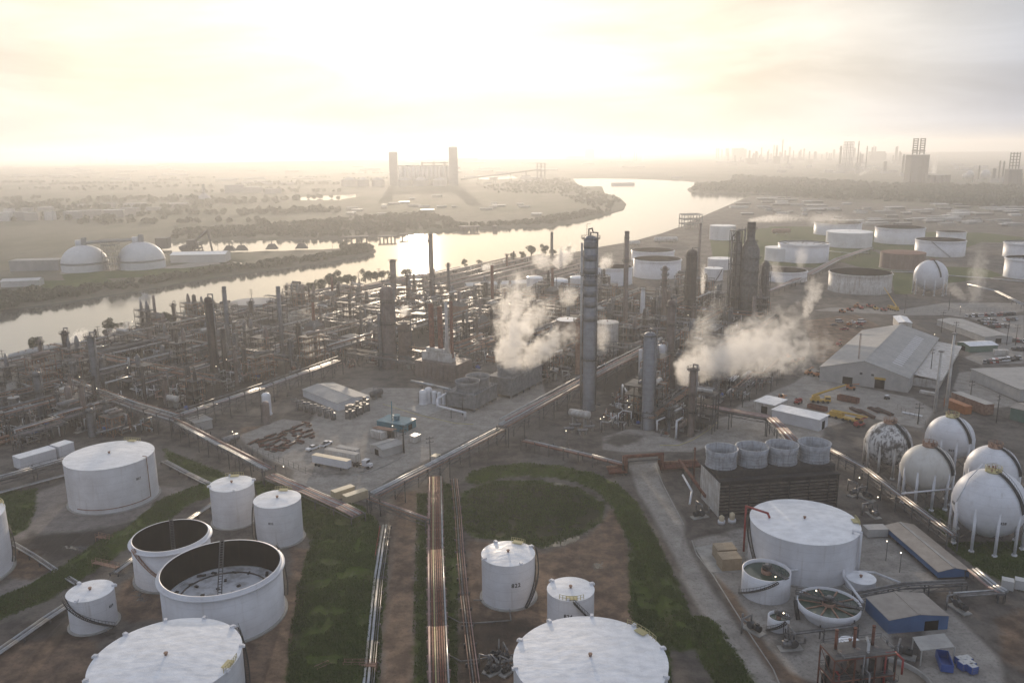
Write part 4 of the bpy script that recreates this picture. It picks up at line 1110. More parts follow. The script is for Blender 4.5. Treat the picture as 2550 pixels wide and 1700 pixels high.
# ------------------------------------------------------------------ tank yard in front
YARD = 'white storage tanks of the tank yard'
tank(*tank_fit(4, 482, 1078, 1245, 950, 760, 760), 'big white fixed roof tank numbered 807 with a thin foam line round its foot', number='807', nang=.58, nz=.62, nsize=1.05, rail=(2.3, 2.75), pipe=.85, lm='tank 807', rise=.04)
tank(*tank_fit(7, 1390, 1680, 566, 318, 1535, 1535), 'white round tank with patched shiny roof just behind tank 832', number='831A'[:0] or None, rail=(2.5, 3.4), vents=4, stair=(1.3, 2.4, 0, 1), lm='the two twin small tanks', rise=.05)
tank(*tank_fit(7, 1660, 1968, 690, 430, 1830, 1805), 'white round tank numbered 832 with crinkled roof and stair on its left', number='832', nang=-.35, nz=.62, nsize=.9, stair=(-1.2, -2.2, 0, 1), rail=(2.4, 3.2), pipe=False, rise=.05)
tank(*tank_fit(7, 897, 1410, 970, 702, 1150, 1150), 'white open top tank with black inside, half hidden behind tank 831', roof='ladder', depth_in=9.0, stair=(-.1, -1.1, 0.15, 1, 'rust_pale'))
tank(*tank_fit(7, 1078, 1876, 1325, 992, 1490, 1470), 'wide white open top tank numbered 831 with grey floating roof and rolling ladder', roof='floating', depth_in=7.2, number='831', nang=-.38, nz=.36, nsize=1.5, lm='open tank 831', stair=(1.35, 2.0, .3, 1))
tank(*tank_fit(7, 452, 770, 1245, 1028, 625, 610), 'small white tank with dark spiral stair winding round its front', number='829', nang=.85, nz=.6, nsize=.85, stair=(.75, -1.35, .03, 1), vents=3, lm='the small spiral stair tank', rise=.05)
# tank cut by the left edge of the picture
gr = G(7, 60, 850); Rl = 13.5; Cl = gr + Vector((-Rl * 1.02, -1.0, 0)); Hl = hgt(G(7, 60, 850), 7, 22, 480)
tank(Cl, Rl, Hl, 'white tank with beaded stair on its flank, cut by the picture edge', stair=(1.25, 2.6, .1, 1), rail=(1.5, 2.1))
gb = G(7, 1080, 1385, 12.2)
Rr = (1562 - 592) / 2 / 2.613 * depth(gb) / F_PX * .97
tank(Vector((gb.x, gb.y, 0)), Rr, 11.6, 'large white roof with lugs round its rim in front of tank 831', vents=11, vang=.25, roof='cone', rise=.045, rail=(.75, 1.1), stair=(1.2, 1.9, 0, 1), lm='the large lugged roof tank')
tank(*tank_fit(8, 913, 1258, 1098, 812, 1090, 1085), 'upright white tank numbered 822 with yellow roof rail and toothed stair', number='822', nang=.28, nz=.55, nsize=1.45, vents=4, vang=.5, stair=(.62, 2.0, 0.02, 1), rail=(2.4, 3.0), lm='tank 822', foot=True)
tank(*tank_fit(8, 1338, 1643, 1300, 1036, 1490, 1490), 'lower white tank numbered 824 with a slanting dark stair, beside tank 822', number='824', nang=-.1, nz=.62, nsize=1.25, vents=3, vang=.35, stair=(1.1, .12, .3, 1), rail=(-.5, .6), lm='tank 824')
gc = G(8, 1620, 1395, 12.2)
Rc = (2137 - 1105) / 2 / 2.613 * depth(gc) / F_PX * .97
tank(Vector((gc.x, gc.y, 0)), Rc, 11.7, 'huge white panelled roof in front of tank 824 with yellow rail', vents=10, vang=.2, rise=.04, rail=(2.05, 2.6), lm='the huge panelled roof tank')
T12C, T12R, T12H = tank_fit(9, 393, 1112, 940, 660, 760, 780)
tw = tank(T12C, T12R, T12H, 'big white water tank with red foam pipe behind the open clarifiers', stair=(-.78, -1.42, .02, 1), rail=(1.7, 2.0), lm='the big white water tank', rise=.05, group='tanks of the water plant')
ph = math.atan2(-T12C.y, -T12C.x)
mb = MB(); a = ph - 1.62; x, y = (T12R + 1.2) * math.cos(a), (T12R + 1.2) * math.sin(a); x2, y2 = (T12R - 4.5) * math.cos(a + .25), (T12R - 4.5) * math.sin(a + .25)
mb.tube([(x, y, 0), (x, y, T12H + 1.6), (x2, y2, T12H + 1.6), (x2 + .5, y2 - .3, T12H + .4)], .3, 10); mb.build('foam_pipe', MATS['red_paint'], tw)
mb = MB(); a = ph + 1.25; x, y = (T12R + .6) * math.cos(a), (T12R + .6) * math.sin(a)
mb.tube([((T12R - 1.5) * math.cos(a), (T12R - 1.5) * math.sin(a), T12H), ((T12R - 1.5) * math.cos(a), (T12R - 1.5) * math.sin(a), T12H + 1), (x, y, T12H + 1), (x, y, 2.2), (x + 4, y - 1, 2.2), (x + 8, y - 6, 2.2), (x + 8, y - 6, 0)], .3, 10); mb.build('overflow_pipe', MATS['white_paint'], tw)
def clarifier(fit, label, depth_w, stair, bridge=True, taper=1.0, lm=None, rakes=0):
 C, R, H = fit
 t = thing('clarifier', label, 'clarifier', (C.x, C.y, 0), 0, 'open clarifiers of the water plant'); occ(C, R + 1)
 if lm: landmark(lm, C)
 ph = math.atan2(-C.y, -C.x)
 mb = MB(); mb.lathe([(R * taper, 0), (R * taper, .5), (R, H * (.62 if taper < 1 else .5)), (R, H), (R - .3, H), (R - .3, H - depth_w - .3)], 56, cap0=False, cap1=False); mb.build('shell', MATS['white_paint'], t)
 mb = MB(); mb.lathe([(R - .31, H - depth_w), (.05, H - depth_w)], 56, cap0=False, cap1=False); mb.build('water_surface', MATS['green_water'], t)
 mb = MB(); mb.lathe([(R * .22, H - depth_w - .4), (R * .22, H + .2), (R * .2, H + .2), (R * .2, H - depth_w - .4)], 24, cap0=False, cap1=False); mb.build('feed_well', MATS['rust_pale'], t)
 if bridge:
  b = bridge if isinstance(bridge, float) else .5
  for s in (0,):
   d = Vector((math.cos(ph + b), math.sin(ph + b), 0)); n = Vector((-d.y, d.x, 0)); mb = MB()
   p, q = -d * (R * .15), d * (R + .4)
   p.z = q.z = H + .45
   mb.slab(p + n * .6, p - n * .6, q - n * .6, q + n * .6, .18)
   for sg in (-.6, .6): handrail(mb, [p.lerp(q, i / 6) + n * sg for i in range(7)], 1.0)
   if taper < 1:
    q2 = -d * (R + .4); q2.z = H + .45; mb.slab(q2 + n * .6, q2 - n * .6, p - n * .6, p + n * .6, .18)
    for sg in (-.6, .6): handrail(mb, [p.lerp(q2, i / 5) + n * sg for i in range(6)], 1.0)
   mb.build('bridge', MATS['steel_grey'], t)
  mb = MB(); mb.cyl((0, 0, H + .4), (0, 0, H + 1.7), .55, 12); mb.box((.7, .2, H + .9), (1.0, .7, .8)); mb.box((-.6, .5, H + .8), (.6, .6, .7)); mb.cyl((.2, -.9, H + .45), (.2, -.9, H + 2.2), .1, 8); mb.build('drive_unit', MATS['galvanised'], t)
 for i in range(rakes):
  mb = MB(); a = i * 2 * PI / rakes + .3; mb.box((R * .6 * math.cos(a), R * .6 * math.sin(a), H - depth_w + .12), (R * .72, .35, .2), a); mb.build('launder', MATS['rust_pale'], t)
 mb = MB(); spiral(mb, R * (1 if taper == 1 else .98), ph + stair[0], ph + stair[1], .2, H); mb.build('spiral_stair', MATS['dark_steel'], t)
 return t
clarifier(tank_fit(9, 371, 692, 1058, 905, 532, 540), 'tall white clarifier with green water and bridge, in front of the big water tank', .9, (-1.25, .45), .9, lm='the tall green clarifier')
clarifier(tank_fit(9, 712, 1138, 1240, 1140, 935, 925), 'wide white clarifier with tapered shell, green water and rust launders', .6, (-1.0, -1.3), 1.45, .74, 'the wide tapered clarifier', 10)
clarifier(tank_fit(9, 545, 690, 1245, 1166, 618, 618), 'small white clarifier crowded with machinery, nearest the road', .7, (-.9, .6), 1.2, lm='the small clarifier')
tank(*tank_fit(9, 1058, 1257, 985, 925, 1150, 1157), 'low small white tank with disc roof beside the big water tank', rise=.03, foot=True, group='tanks of the water plant', lm='the low disc roof tank')
tank(*tank_fit(9, 1008, 1155, 1400, 1335, 1080, 1080), 'white round tank half hidden behind the red scrubber frame', rise=.05, group='tanks of the water plant', lm='the red scrubber frame')
# blue cladding sheds of the water plant
def shed_px(k, A, B, Cc, zc, ridge_rise, label, wall, roof, along='depth', **kw):
 """A, B: ground ends of the end wall facing the camera; Cc: far eave corner seen at height zc, standing behind B"""
 a = G(k, *A); b = G(k, *B); c = G(k, *Cc, z=zc); c.z = 0
 u = (b - a); Wd = u.length; u.normalize(); v = Vector((-u.y, u.x, 0)); Dp = (c - b).dot(v)
 C = (a + b) / 2 + v * (Dp / 2)
 return shed(C, math.atan2(v.y, v.x) + (PI if False else 0), abs(Dp), Wd, zc, label, ridge_rise, wall, roof, **kw), a, b, C
g1 = G(9, 1335, 1245); hB = hgt(g1, 9, 1335, 1158)
g2 = G(9, 1722, 1215)
d = (g2 - g1); Wd = d.length; d.normalize(); v = Vector((-d.y, d.x, 0))
c3 = G(9, 1185, 1012, hB); Dp = (Vector((c3.x, c3.y, 0)) - g1).dot(v)
Cb = (g1 + g2) / 2 + v * (Dp / 2)
bl = shed(Cb, math.atan2(v.y, v.x), Dp, Wd, hB, 'blue clad shed with tan gable roof and dark roller door, nearest the awning', .9, 'blue_clad', 'tan_roof', name='blue_shed', lm='the near blue shed', group='blue clad sheds of the water plant', over=.15)
for c_ in bl.children:
 if c_.name.startswith('door'): c_.location.y = -Wd * .22
aw = thing('awning', 'grey lean-to awning on posts at the front of the near blue shed', 'awning', (g2.x - 2, g2.y - 3, 0)); o0 = Vector((g2.x - 2, g2.y - 3, 0))
P4 = [G(9, 1495, 1268, 4.2) - o0, G(9, 1700, 1242, 4.2) - o0, G(9, 1770, 1330, 3.7) - o0, G(9, 1550, 1355, 3.7) - o0]
mb = MB(); mb.slab(*P4[::-1], .15); mb.build('roof', MATS['grey_roof'], aw)
for p in P4: mb = MB(); mb.bar((p.x * .98, p.y, 0), (p.x * .98, p.y, p.z - .1), .22); mb.build('post', MATS['pale_wall'], aw)
g1 = G(9, 1658, 897); hA = hgt(g1, 9, 1662, 842); g2 = G(9, 1857, 885); d = (g2 - g1); Wd = d.length; d.normalize(); v = Vector((-d.y, d.x, 0))
c3 = G(9, 1320, 545, hA); v = Vector((c3.x, c3.y, 0)) - g1; Dp = v.length; v.normalize(); d = Vector((v.y, -v.x, 0))
Ca = g1 + d * (Wd / 2) + v * (Dp / 2)
sa = thing('blue_shed', 'long blue clad open sided shed with tan roof beside the gas spheres', 'shed', (Ca.x, Ca.y, 0), math.atan2(v.y, v.x), 'blue clad sheds of the water plant'); occ(Ca, Dp * .4); landmark('the long blue shed', Ca)
x, y = Dp / 2, Wd / 2
mb = MB(); zb = hA * .25
for s in (-1, 1): mb.zbox(-x, x, s * y - .08, s * y + .08, hA * .35 if s > 0 else .3, hA)
for s in (-1, 1): mb.add([(s * x, -y, zb), (s * x, y, zb), (s * x, y, hA), (s * x, 0, hA + .9), (s * x, -y, hA)], [(0, 1, 2, 3, 4)])
mb.build('wall', MATS['blue_clad'], sa)
mb = MB(); mb.slab((-x - .3, -y - .3, hA), (x + .3, -y - .3, hA), (x + .3, 0, hA + 1.0), (-x - .3, 0, hA + 1.0), .1); mb.slab((-x - .3, 0, hA + 1.001), (x + .3, 0, hA + 1.001), (x + .3, y + .3, hA + .05), (-x - .3, y + .3, hA + .05), .1); rf = mb.build('roof', MATS['tan_roof'], sa)
mb = MB(); mb.zbox(-x, x, -.35, .35, hA + .96, hA + 1.12); mb.build('ridge_vent', MATS['grey_roof'], rf)
for i in range(9):
 for s in (-1, 1): mb = MB(); mb.box((-x + .2 + (2 * x - .4) * i / 8, s * (y - .2), hA / 2), (.25, .25, hA)); mb.build('post', MATS['steel_grey'], sa)
# ------------------------------------------------------------------ gas spheres
sphere_tank(6, 1320, 1052, 152, 1235, 'weathered grey sphere streaked with black dirt, farthest left of the spheres', 'dirty_white', stair_ang=.75, lm='the dirty sphere', topm='rust_pale')
sphere_tank(6, 1718, 1012, 154, 1200, 'clean white sphere numbered 825 at the back of the sphere group', 'white_paint', stair_ang=.65, lm='the back white sphere', number=[('825', .12, -.3)])
sphere_tank(6, 1568, 1215, 171, 1430, 'cream stained sphere with rusty crown in the middle of the group', 'sphere_cream', stair_ang=.85, lm='the stained sphere', topm='rust_pale')
sphere_tank(6, 1990, 1222, 174, 1430, 'pale sphere close behind the largest one at the right edge', 'white_paint', stair_ang=.95, topm='rust_pale')
sphere_tank(9, 1963, 388, 238, 650, 'largest white sphere numbered 828 with red piping on its crown', 'white_paint', stair_ang=.75, lm='the largest sphere', pipe_top=True, number=[('828', .42, -.22), ('828', -1.15, -.05)])
sphere_tank(3, 1602, 1008, 108, 1125, 'distant white sphere beyond the warehouse among the far tanks', 'white_paint', stair_ang=.35, lm='the distant sphere', topm='rust_pale')
# ------------------------------------------------------------------ cooling towers
A = G(9, 232, 488); B = G(9, 1000, 432)
hb = hgt(A, 9, 240, 262)
CT1 = cooling_tower(A, B, 15.5, hb, 4, 5.0, 5.6, 'dark louvred cooling tower with four pale fan stacks behind the water tank', louvre='louvre_dark', fm='fan_stack', lm='the four fan cooling tower', deck=2.4, fanpos=(.085, .345, .60, .88))
A = G(5, 872, 850); B = G(5, 1015, 765)
cooling_tower(G(5, 868, 852), G(5, 1016, 768), 14, hgt(G(5, 868, 852), 5, 868, 748), 2, 5.4, 4.2, 'small grey cooling tower with two fan stacks', lm='the two fan cooling tower', fanpos=(.3, .75))
cooling_tower(G(5, 1108, 768), G(5, 1308, 665), 12, hgt(G(5, 1108, 768), 5, 1108, 640), 3, 4.4, 4.0, 'steaming grey cooling tower with three fan stacks', lm='the steaming cooling tower', fanpos=(.2, .52, .82))
# ------------------------------------------------------------------ columns and stacks with a place of their own
def at_(k, base, tip, wpx, label, kind='column', **kw):
 g = G(k, *base); H = hgt(g, k, tip[0], tip[1]); s = TILES[k][2]
 R = wpx / 2 / s * depth(g + Vector((0, 0, H * .5))) / F_PX
 return column(g, H, R, label, **kw)
STK = 'stacks of the refinery'
# banded main tower
gM = G(5, 1610, 832); HM = hgt(gM, 2, 1612, 748); RM = 84 / 2 / 2.613 * mpp(gM)
mt = column(gM, HM, RM, 'very tall blue grey banded tower in the middle of the refinery', 'tower_blue', plats=(.30, .78, .985), lm='the tall banded tower', occr=6)
mb = MB()
for f in (.52, .6, .66, .72, .79, .86, .93):
 mb.lathe([(RM + .02, HM * f), (RM + .09, HM * f + .02), (RM + .09, HM * f + 2.6), (RM + .02, HM * f + 2.62)], 24, cap0=False, cap1=False)
mb.build('insulation_band', MATS['column_grey'], mt)
mb = MB(); ph = math.atan2(-gM.y, -gM.x); a = ph - 1.35
for o_ in (.55, 1.0): mb.tube([((RM + o_) * math.cos(a - o_ * .2), (RM + o_) * math.sin(a - o_ * .2), 2), ((RM + o_) * math.cos(a - o_ * .2), (RM + o_) * math.sin(a - o_ * .2), HM * .96)], .22, 8)
mb.build('riser_pipe', MATS['bright_pipe'], mt)
mb = MB(); mb.tube([(-.8, 0, HM - .5), (-.8, 0, HM + 2.6), (.6, .2, HM + 2.9), (1.0, .2, HM + 1.2)], .3, 8); mb.bar((-1.6, 0, HM), (-1.6, 0, HM + 5), .12); mb.bar((-1.6, 0, HM + 4.6), (0, 0, HM + 4.9), .1); mb.build('top_piping', MATS['steel_grey'], mt)
at_(5, (1992, 955), (2006, 330), 84, 'fat plain grey tower right of the tall banded tower', m='tower_blue', plats=(.97,), lm='the fat grey tower')
at_(5, (2082, 640), (2085, 410), 62, 'white vertical vessel behind the fat grey tower', m='white_paint', plats=(), lm='the white vessel pair')
at_(5, (1945, 610), (1947, 440), 28, 'narrow white vessel left of the fat grey tower', m='white_paint', plats=(), pipe=False)
at_(5, (2132, 640), (2148, 120), 52, 'tan tower with hooped top behind the fat grey tower', m='column_tan', plats=(.35, .7, .93))
at_(5, (1958, 262), (1955, 45), 40, 'white bottle shaped stack on a dark deck', m='white_paint', top='open', plats=(.98,), R2=1.2, pipe=False, group=STK, name='stack', cat='stack')
gT = G(6, 55, 1005); at_(6, (52, 1005), (58, 560), 42, 'pale tower with cluttered top standing at the foot of the right steam plume', m='column_tan', plats=(.36, .62, .97), lm='the steaming right tower')
at_(6, (118, 890), (118, 690), 40, 'short white vessel beside the steaming right tower', m='white_paint', plats=(), pipe=True)
# column pair and rust stacks on the heater (middle left)
at_(5, (318, 560), (308, 32), 92, 'thick tan column with domed top, left of the four rust stacks', m='column_tan', plats=(.55, .82), lm='the thick tan column')
at_(5, (418, 520), (420, 262), 86, 'squat ribbed column under a dark cluttered platform', m='column_tan', plats=(.8, .97), lm='the squat ribbed column')
at_(5, (262, 560), (258, 205), 24, 'slim grey pipe column tight against the thick tan column', m='column_grey', plats=(), pipe=False)
gF = G(5, 610, 640); H1 = 8.5
LF, WF = 24.0, 15.0
ht = thing('fired_heater', 'rusty fired heater with four tall stacks and a pale walkway', 'fired heater', (gF.x, gF.y, 0), A1 - PI / 2, 'fired heaters'); occ(gF + Vector((0, 5, 0)), 15); landmark('the four rust stacks', gF)
mb = MB(); mb.zbox(-LF / 2, LF / 2, 0, WF, -.2, H1); [mb.zbox(-LF / 2 + i * 2.4, -LF / 2 + i * 2.4 + .3, -.2, 0, 0, H1) for i in range(11)]; mb.build('firebox', MATS['column_tan'], ht)
mb = MB(); mb.zbox(-LF / 2 + 2, LF / 2 - 5, 3, 8, H1 + .003, H1 + 4.2); mb.zbox(-LF / 2 + 4, LF / 2 - 8, 4, 7, H1 + 4.203, H1 + 6.2); mb.build('convection_box', MATS['old_white'], ht)
mb = MB(); handrail(mb, [(-LF / 2, 0, H1), (-LF / 4, 0, H1), (0, 0, H1), (LF / 4, 0, H1), (LF / 2, 0, H1), (LF / 2, WF, H1), (-LF / 2, WF, H1)], 1.1, True, .05); handrail(mb, [(-LF / 2 + 2, 3, H1 + 4.2), (0, 3, H1 + 4.2), (LF / 2 - 5, 3, H1 + 4.2)], 1.1); mb.build('handrail', MATS['steel_grey'], ht)
for x_, top, w_, m_ in ((505, 172, 26, 'column_dark'), (537, 138, 34, 'rust'), (605, 150, 34, 'rust'), (655, 118, 22, 'old_white'), (693, 108, 22, 'rust')):
 gx = G(5, x_, 600); hh = hgt(gx, 5, x_, top); r_ = w_ / 2 / 2.613 * mpp(gx); lx = (x_ - 610) / 2.613 * mpp(gx)
 mb = MB(); ly = 6 + (3 if m_ == 'column_dark' else 0)
 if m_ == 'old_white': mb.lathe([(r_ * 1.9, H1 + 2), (r_ * 1.5, H1 + 8), (r_, hh * .55), (r_ * .85, hh), (r_ * .7, hh), (r_ * .7, hh - 2)], 14, (lx, ly, 0), cap0=False, cap1=False)
 else: mb.lathe([(r_, H1 + 2), (r_, hh), (r_ * .8, hh), (r_ * .8, hh - 2)], 14, (lx, ly, 0), cap0=False, cap1=False)
 mb.build('stack', MATS[m_], ht)
# stand-alone stacks
at_(2, (590, 1110), (578, 735), 32, 'sunlit tan stack rising in front of the glittering water', m='column_tan', top='open', plats=(.985,), group=STK, name='stack', cat='stack', pipe=False, lm='the sunlit stack')
at_(2, (345, 1170), (330, 905), 38, 'tan stack standing behind the thick tan column', m='column_tan', top='open', plats=(.6, .97), group=STK, name='stack', cat='stack', pipe=False)
at_(2, (703, 1210), (703, 925), 17, 'thin flare pipe with a small collar near the water', m='steel_grey', top='open', plats=(.93,), group=STK, name='stack', cat='stack', pipe=False)
gx = G(2, 985, 1260); bx = frame_block(gx, A1, 13, 10, (6, 11), 'fired_heater', 'grey box heater carrying one rust stack', 'fired heater', 'dark_steel', True, 'fired heaters')
mb = MB(); mb.zbox(-5, 5, -4, 4, .3, 10.5); mb.build('firebox', MATS['steel_grey'], bx); mb = MB(); r_ = 10 / 2.613 * mpp(gx); hh = hgt(gx, 2, 980, 942); mb.lathe([(r_, 10), (r_, hh), (r_ * .8, hh), (r_ * .8, hh - 2)], 14, cap0=False, cap1=False); mb.build('stack', MATS['rust'], bx); landmark('the box heater', gx)
at_(2, (1370, 965), (1370, 725), 17, 'lone grey stack near the far river bank', m='steel_grey', top='open', plats=(), group=STK, name='stack', cat='stack', pipe=False, lm='the lone grey stack')
at_(2, (1845, 1400), (1850, 720), 30, 'pinkish stack with dark tip right of the tall banded tower', m='column_tan', top='open', plats=(.72,), group=STK, name='stack', cat='stack', pipe=False, lm='the pinkish dark tipped stack')
at_(2, (2095, 1310), (2095, 945), 32, 'pale ringed column with stacked collars near the white tanks', m='column_tan', plats=(.66, .75, .84, .93), pipe=False)
at_(2, (1078, 960), (1077, 870), 12, 'small finned vent pipe on the river bank', m='rust', top='open', plats=(.95,), pipe=False, group=STK, name='stack', cat='stack')
at_(2, (1123, 920), (1123, 850), 8, 'thinnest vent pipe on the river bank', m='dark_steel', top='open', plats=(), pipe=False, group=STK, name='stack', cat='stack')
at_(3, (103, 1010), (115, 668), 17, 'grey stack left of the dark reactor tower', m='column_tan', top='open', plats=(), pipe=False, group=STK, name='stack', cat='stack')
at_(3, (45, 1290), (50, 838), 72, 'dark tower wrapped in pipes left of the reactor', m='column_dark', plats=(.3, .5, .7, .9), lm='the pipe wrapped tower')
at_(10, (610, 1250), (565, 200), 100, 'thick black column with hooked top on the left', m='column_dark', plats=(.93,), lm='the thick black column')
at_(10, (800, 980), (728, 68), 52, 'slender grey stack with double collar beside the thick black column', m='column_grey', top='open', plats=(), R2=None, pipe=False, group=STK, name='stack', cat='stack', lm='the left slender stack')
at_(10, (1490, 980), (1418, 68), 52, 'matching slender grey stack farther right against the water', m='column_grey', top='open', plats=(), pipe=False, group=STK, name='stack', cat='stack', lm='the right slender stack')
at_(10, (755, 1240), (715, 620), 62, 'rust black stack on the low brick heater', m='column_dark', top='open', plats=(), pipe=False, group=STK, name='stack', cat='stack', lm='the brick heater')
at_(10, (1010, 1280), (990, 838), 58, 'short black stack on the brown furnace', m='column_dark', top='open', plats=(), pipe=False, group=STK, name='stack', cat='stack')
at_(10, (880, 900), (855, 540), 32, 'small dark stack behind the thick black column', m='column_dark', top='open', plats=(), pipe=False, group=STK, name='stack', cat='stack')
at_(13, (1290, 1230), (1125, 290), 88, 'grey column crowned by a ringed platform beside the black air cooler', m='column_grey', plats=(.985,), lm='the ringed grey column')
at_(13, (1120, 1470), (1030, 910), 62, 'brown column with striped skirt in the dark unit', m='column_tan', plats=(.98,), lm='the brown column')
at_(13, (965, 1290), (910, 780), 40, 'slim brown column left of the brown one', m='column_tan', plats=(.99,))
at_(13, (1260, 1260), (1205, 820), 48, 'black stack standing against the ringed grey column', m='column_dark', top='open', plats=(), pipe=False, group=STK, name='stack', cat='stack')
at_(13, (1900, 1190), (1862, 690), 46, 'black stack with white valve beside the bent pipes', m='column_dark', top='open', plats=(), pipe=False, group=STK, name='stack', cat='stack', lm='the bent pipe stack')
at_(13, (1975, 500), (1915, 190), 62, 'flat topped grey column on the river side', m='column_tan', plats=(.97,), pipe=False)
at_(10, (110, 1010), (72, 600), 80, 'flat topped dark column near the river bank', m='column_dark', plats=(.98,), pipe=False)
at_(4, (1740, 605), (1745, 462), 58, 'white bullet shaped vessel standing beside the yard', m='white_paint', plats=(), pipe=False, lm='the white bullet vessel')
at_(4, (1735, 665), (1728, 520), 50, 'short brown column in front of the white bullet vessel', m='column_tan', plats=(), pipe=False)
at_(5, (135, 400), (128, 190), 18, 'thin grey lamp like column near the pipe bridges', m='steel_grey', plats=(.97,), pipe=False)
at_(5, (1545, 600), (1520, 240), 48, 'rust brown column just left of the tall banded tower', m='rust_pale', plats=(.6, .96))
at_(5, (1135, 600), (1132, 440), 16, 'pale blue vent pipe in the steam of the cooling tower', m='galvanised', top='open', plats=(), pipe=False, group=STK, name='stack', cat='stack')
# the reactor tower with its bottle neck and the steel frame beside it
gR = G(3, 415, 1290); s_ = mpp(gR) / 2.613
def hz_(y): return hgt(gR, 3, 412, y)
Rb = 60 * s_; Rt = 26 * s_
column(gR, hz_(660), Rb, 'huge dark reactor tower with bottle neck and steaming top', 'reactor_grey', top='bottle', plats=(.2, .36, .5, .64, .8, .93), pipe=False, name='reactor_tower', cat='reactor', group='reactor towers', lm='the reactor tower', R2=Rt, seg=28,
 profile=[(Rb * .9, 0), (Rb * .9, hz_(1170)), (Rb, hz_(1150)), (Rb, hz_(838)), (Rt * 1.15, hz_(780)), (Rt, hz_(765)), (Rt, hz_(662)), (Rt * 1.12, hz_(660)), (Rt * .8, hz_(660)), (Rt * .8, hz_(680))], ring=(.97,))
gR2 = gR + Vector((-95 * s_, 0, 0)); Hf = hz_(690)
inner = []
mb = MB(); mb.lathe([(2.8, 0), (2.8, Hf * .80), (1.6, Hf * .86), (1.6, Hf * .93), (.1, Hf * .96)], 18, (1.5, 0, 0)); inner.append(('vessel', mb, 'reactor_grey'))
mb = MB(); mb.tube([(-3, -2, 2), (-3, -2, Hf * .9), (1, -2, Hf * .97), (5.5, -1, Hf * .97), (5.5, -1, Hf * .6)], .5, 8); inner.append(('transfer_pipe', mb, 'galvanised'))
frame_block(gR2, 0.05, 60 * s_, 60 * s_, [Hf * f for f in (.12, .24, .36, .48, .6, .72, .84, .96)], 'support_structure', 'dark many storey steel frame against the reactor tower', 'steel frame', 'dark_steel', True, 'steel frames of the refinery', inner)
gR3 = gR + Vector((100 * s_, -2, 0)); mb = MB(); mb.lathe([(2.4, 0), (2.4, hz_(930)), (1.2, hz_(912)), (.1, hz_(908))], 16)
frame_block(gR3, 0.1, 52 * s_, 48 * s_, [hz_(940) * f for f in (.2, .4, .6, .8, 1)], 'support_structure', 'lower dark frame with pipes right of the reactor tower', 'steel frame', 'dark_steel', True, 'steel frames of the refinery', [('vessel', mb, 'reactor_grey')])
# ------------------------------------------------------------------ pipe racks with a place of their own
def lift(k, pts, z): return [Vector((g.x, g.y, 0)) for g in (G(k, x, y, z) for x, y in pts)]
SILV = [(-1.7, .42, 'bright_pipe', 0), (-.75, .34, 'bright_pipe', 0), (.05, .2, 'galvanised', 0), (.6, .25, 'pipe_pink', 0), (1.25, .3, 'galvanised', 0), (1.8, .2, 'rust_pale', 0)]
PINK = [(-1.9, .25, 'pipe_pink', 0), (-1.3, .2, 'galvanised', 0), (-.8, .25, 'pipe_pink', 0), (-.25, .2, 'rust_pale', 0), (.3, .25, 'bright_pipe', 0), (.9, .3, 'pipe_pink', 0), (1.5, .2, 'rust', 0), (1.95, .2, 'galvanised', 0)]
MIX = [(-2.2, .22, 'galvanised', 0), (-1.5, .3, 'bright_pipe', 0), (-.8, .18, 'rust_pale', 0), (-.2, .25, 'galvanised', 0), (.5, .2, 'pipe_pink', 0), (1.2, .3, 'bright_pipe', 0), (2.0, .2, 'galvanised', 0), (-1.4, .25, 'galvanised', 1), (0, .3, 'bright_pipe', 1), (1.3, .2, 'rust_pale', 1)]
DARK = [(-1.8, .2, 'steel_grey', 0), (-1.0, .28, 'galvanised', 0), (-.2, .2, 'rust_pale', 0), (.6, .25, 'steel_grey', 0), (1.5, .2, 'galvanised', 0), (-1.2, .25, 'galvanised', 1), (.8, .22, 'steel_grey', 1)]
pipe_rack(lift(5, [(215, 1390), (560, 1215), (1040, 965)], 6.5), 6.3, 4.2, SILV, 'raised pipe bridge with twin silver pipes crossing above the dirt road', truss=True, rail=True, frame_every=11)
pipe_rack(lift(5, [(1050, 940), (1540, 670), (1960, 455)], 8.5), 8.3, 5.0, SILV + [(-1.4, .3, 'bright_pipe', 1), (1.2, .3, 'pipe_pink', 1)], 'higher pipe bridge climbing past the foot of the tall banded tower', truss=True, frame_every=12)
pipe_rack(lift(4, [(2330, 1255), (2221, 1200), (1980, 1095), (1760, 1000)], 4.5), 4.3, 5.0, PINK, 'pipe rack of pink and silver lines running down to the road corner', frame_every=8)
pipe_rack(lift(4, [(1750, 960), (1450, 805), (1150, 650)], 6), 5.8, 5.0, SILV + [(-1.5, .2, 'rust_pale', 1)], 'pipe rack between tank 807 and the yard', frame_every=8, rail=True)
pipe_rack(lift(4, [(1150, 640), (900, 565), (650, 475), (440, 400)], 7), 6.8, 6.0, MIX, 'two tier pipe rack running left behind tank 807', tiers=2, frame_every=9)
pipe_rack(lift(4, [(1145, 620), (1400, 535), (1705, 435), (2200, 255)], 7), 6.8, 5.5, [(-1.8, .3, 'bright_pipe', 0), (-1, .25, 'galvanised', 0), (-.2, .3, 'bright_pipe', 0), (.6, .2, 'pipe_pink', 0), (1.5, .25, 'galvanised', 0), (0, .2, 'galvanised', 1)], 'pipe rack along the back of the yard to the white bullet vessel', truss=True, tiers=2, frame_every=8)
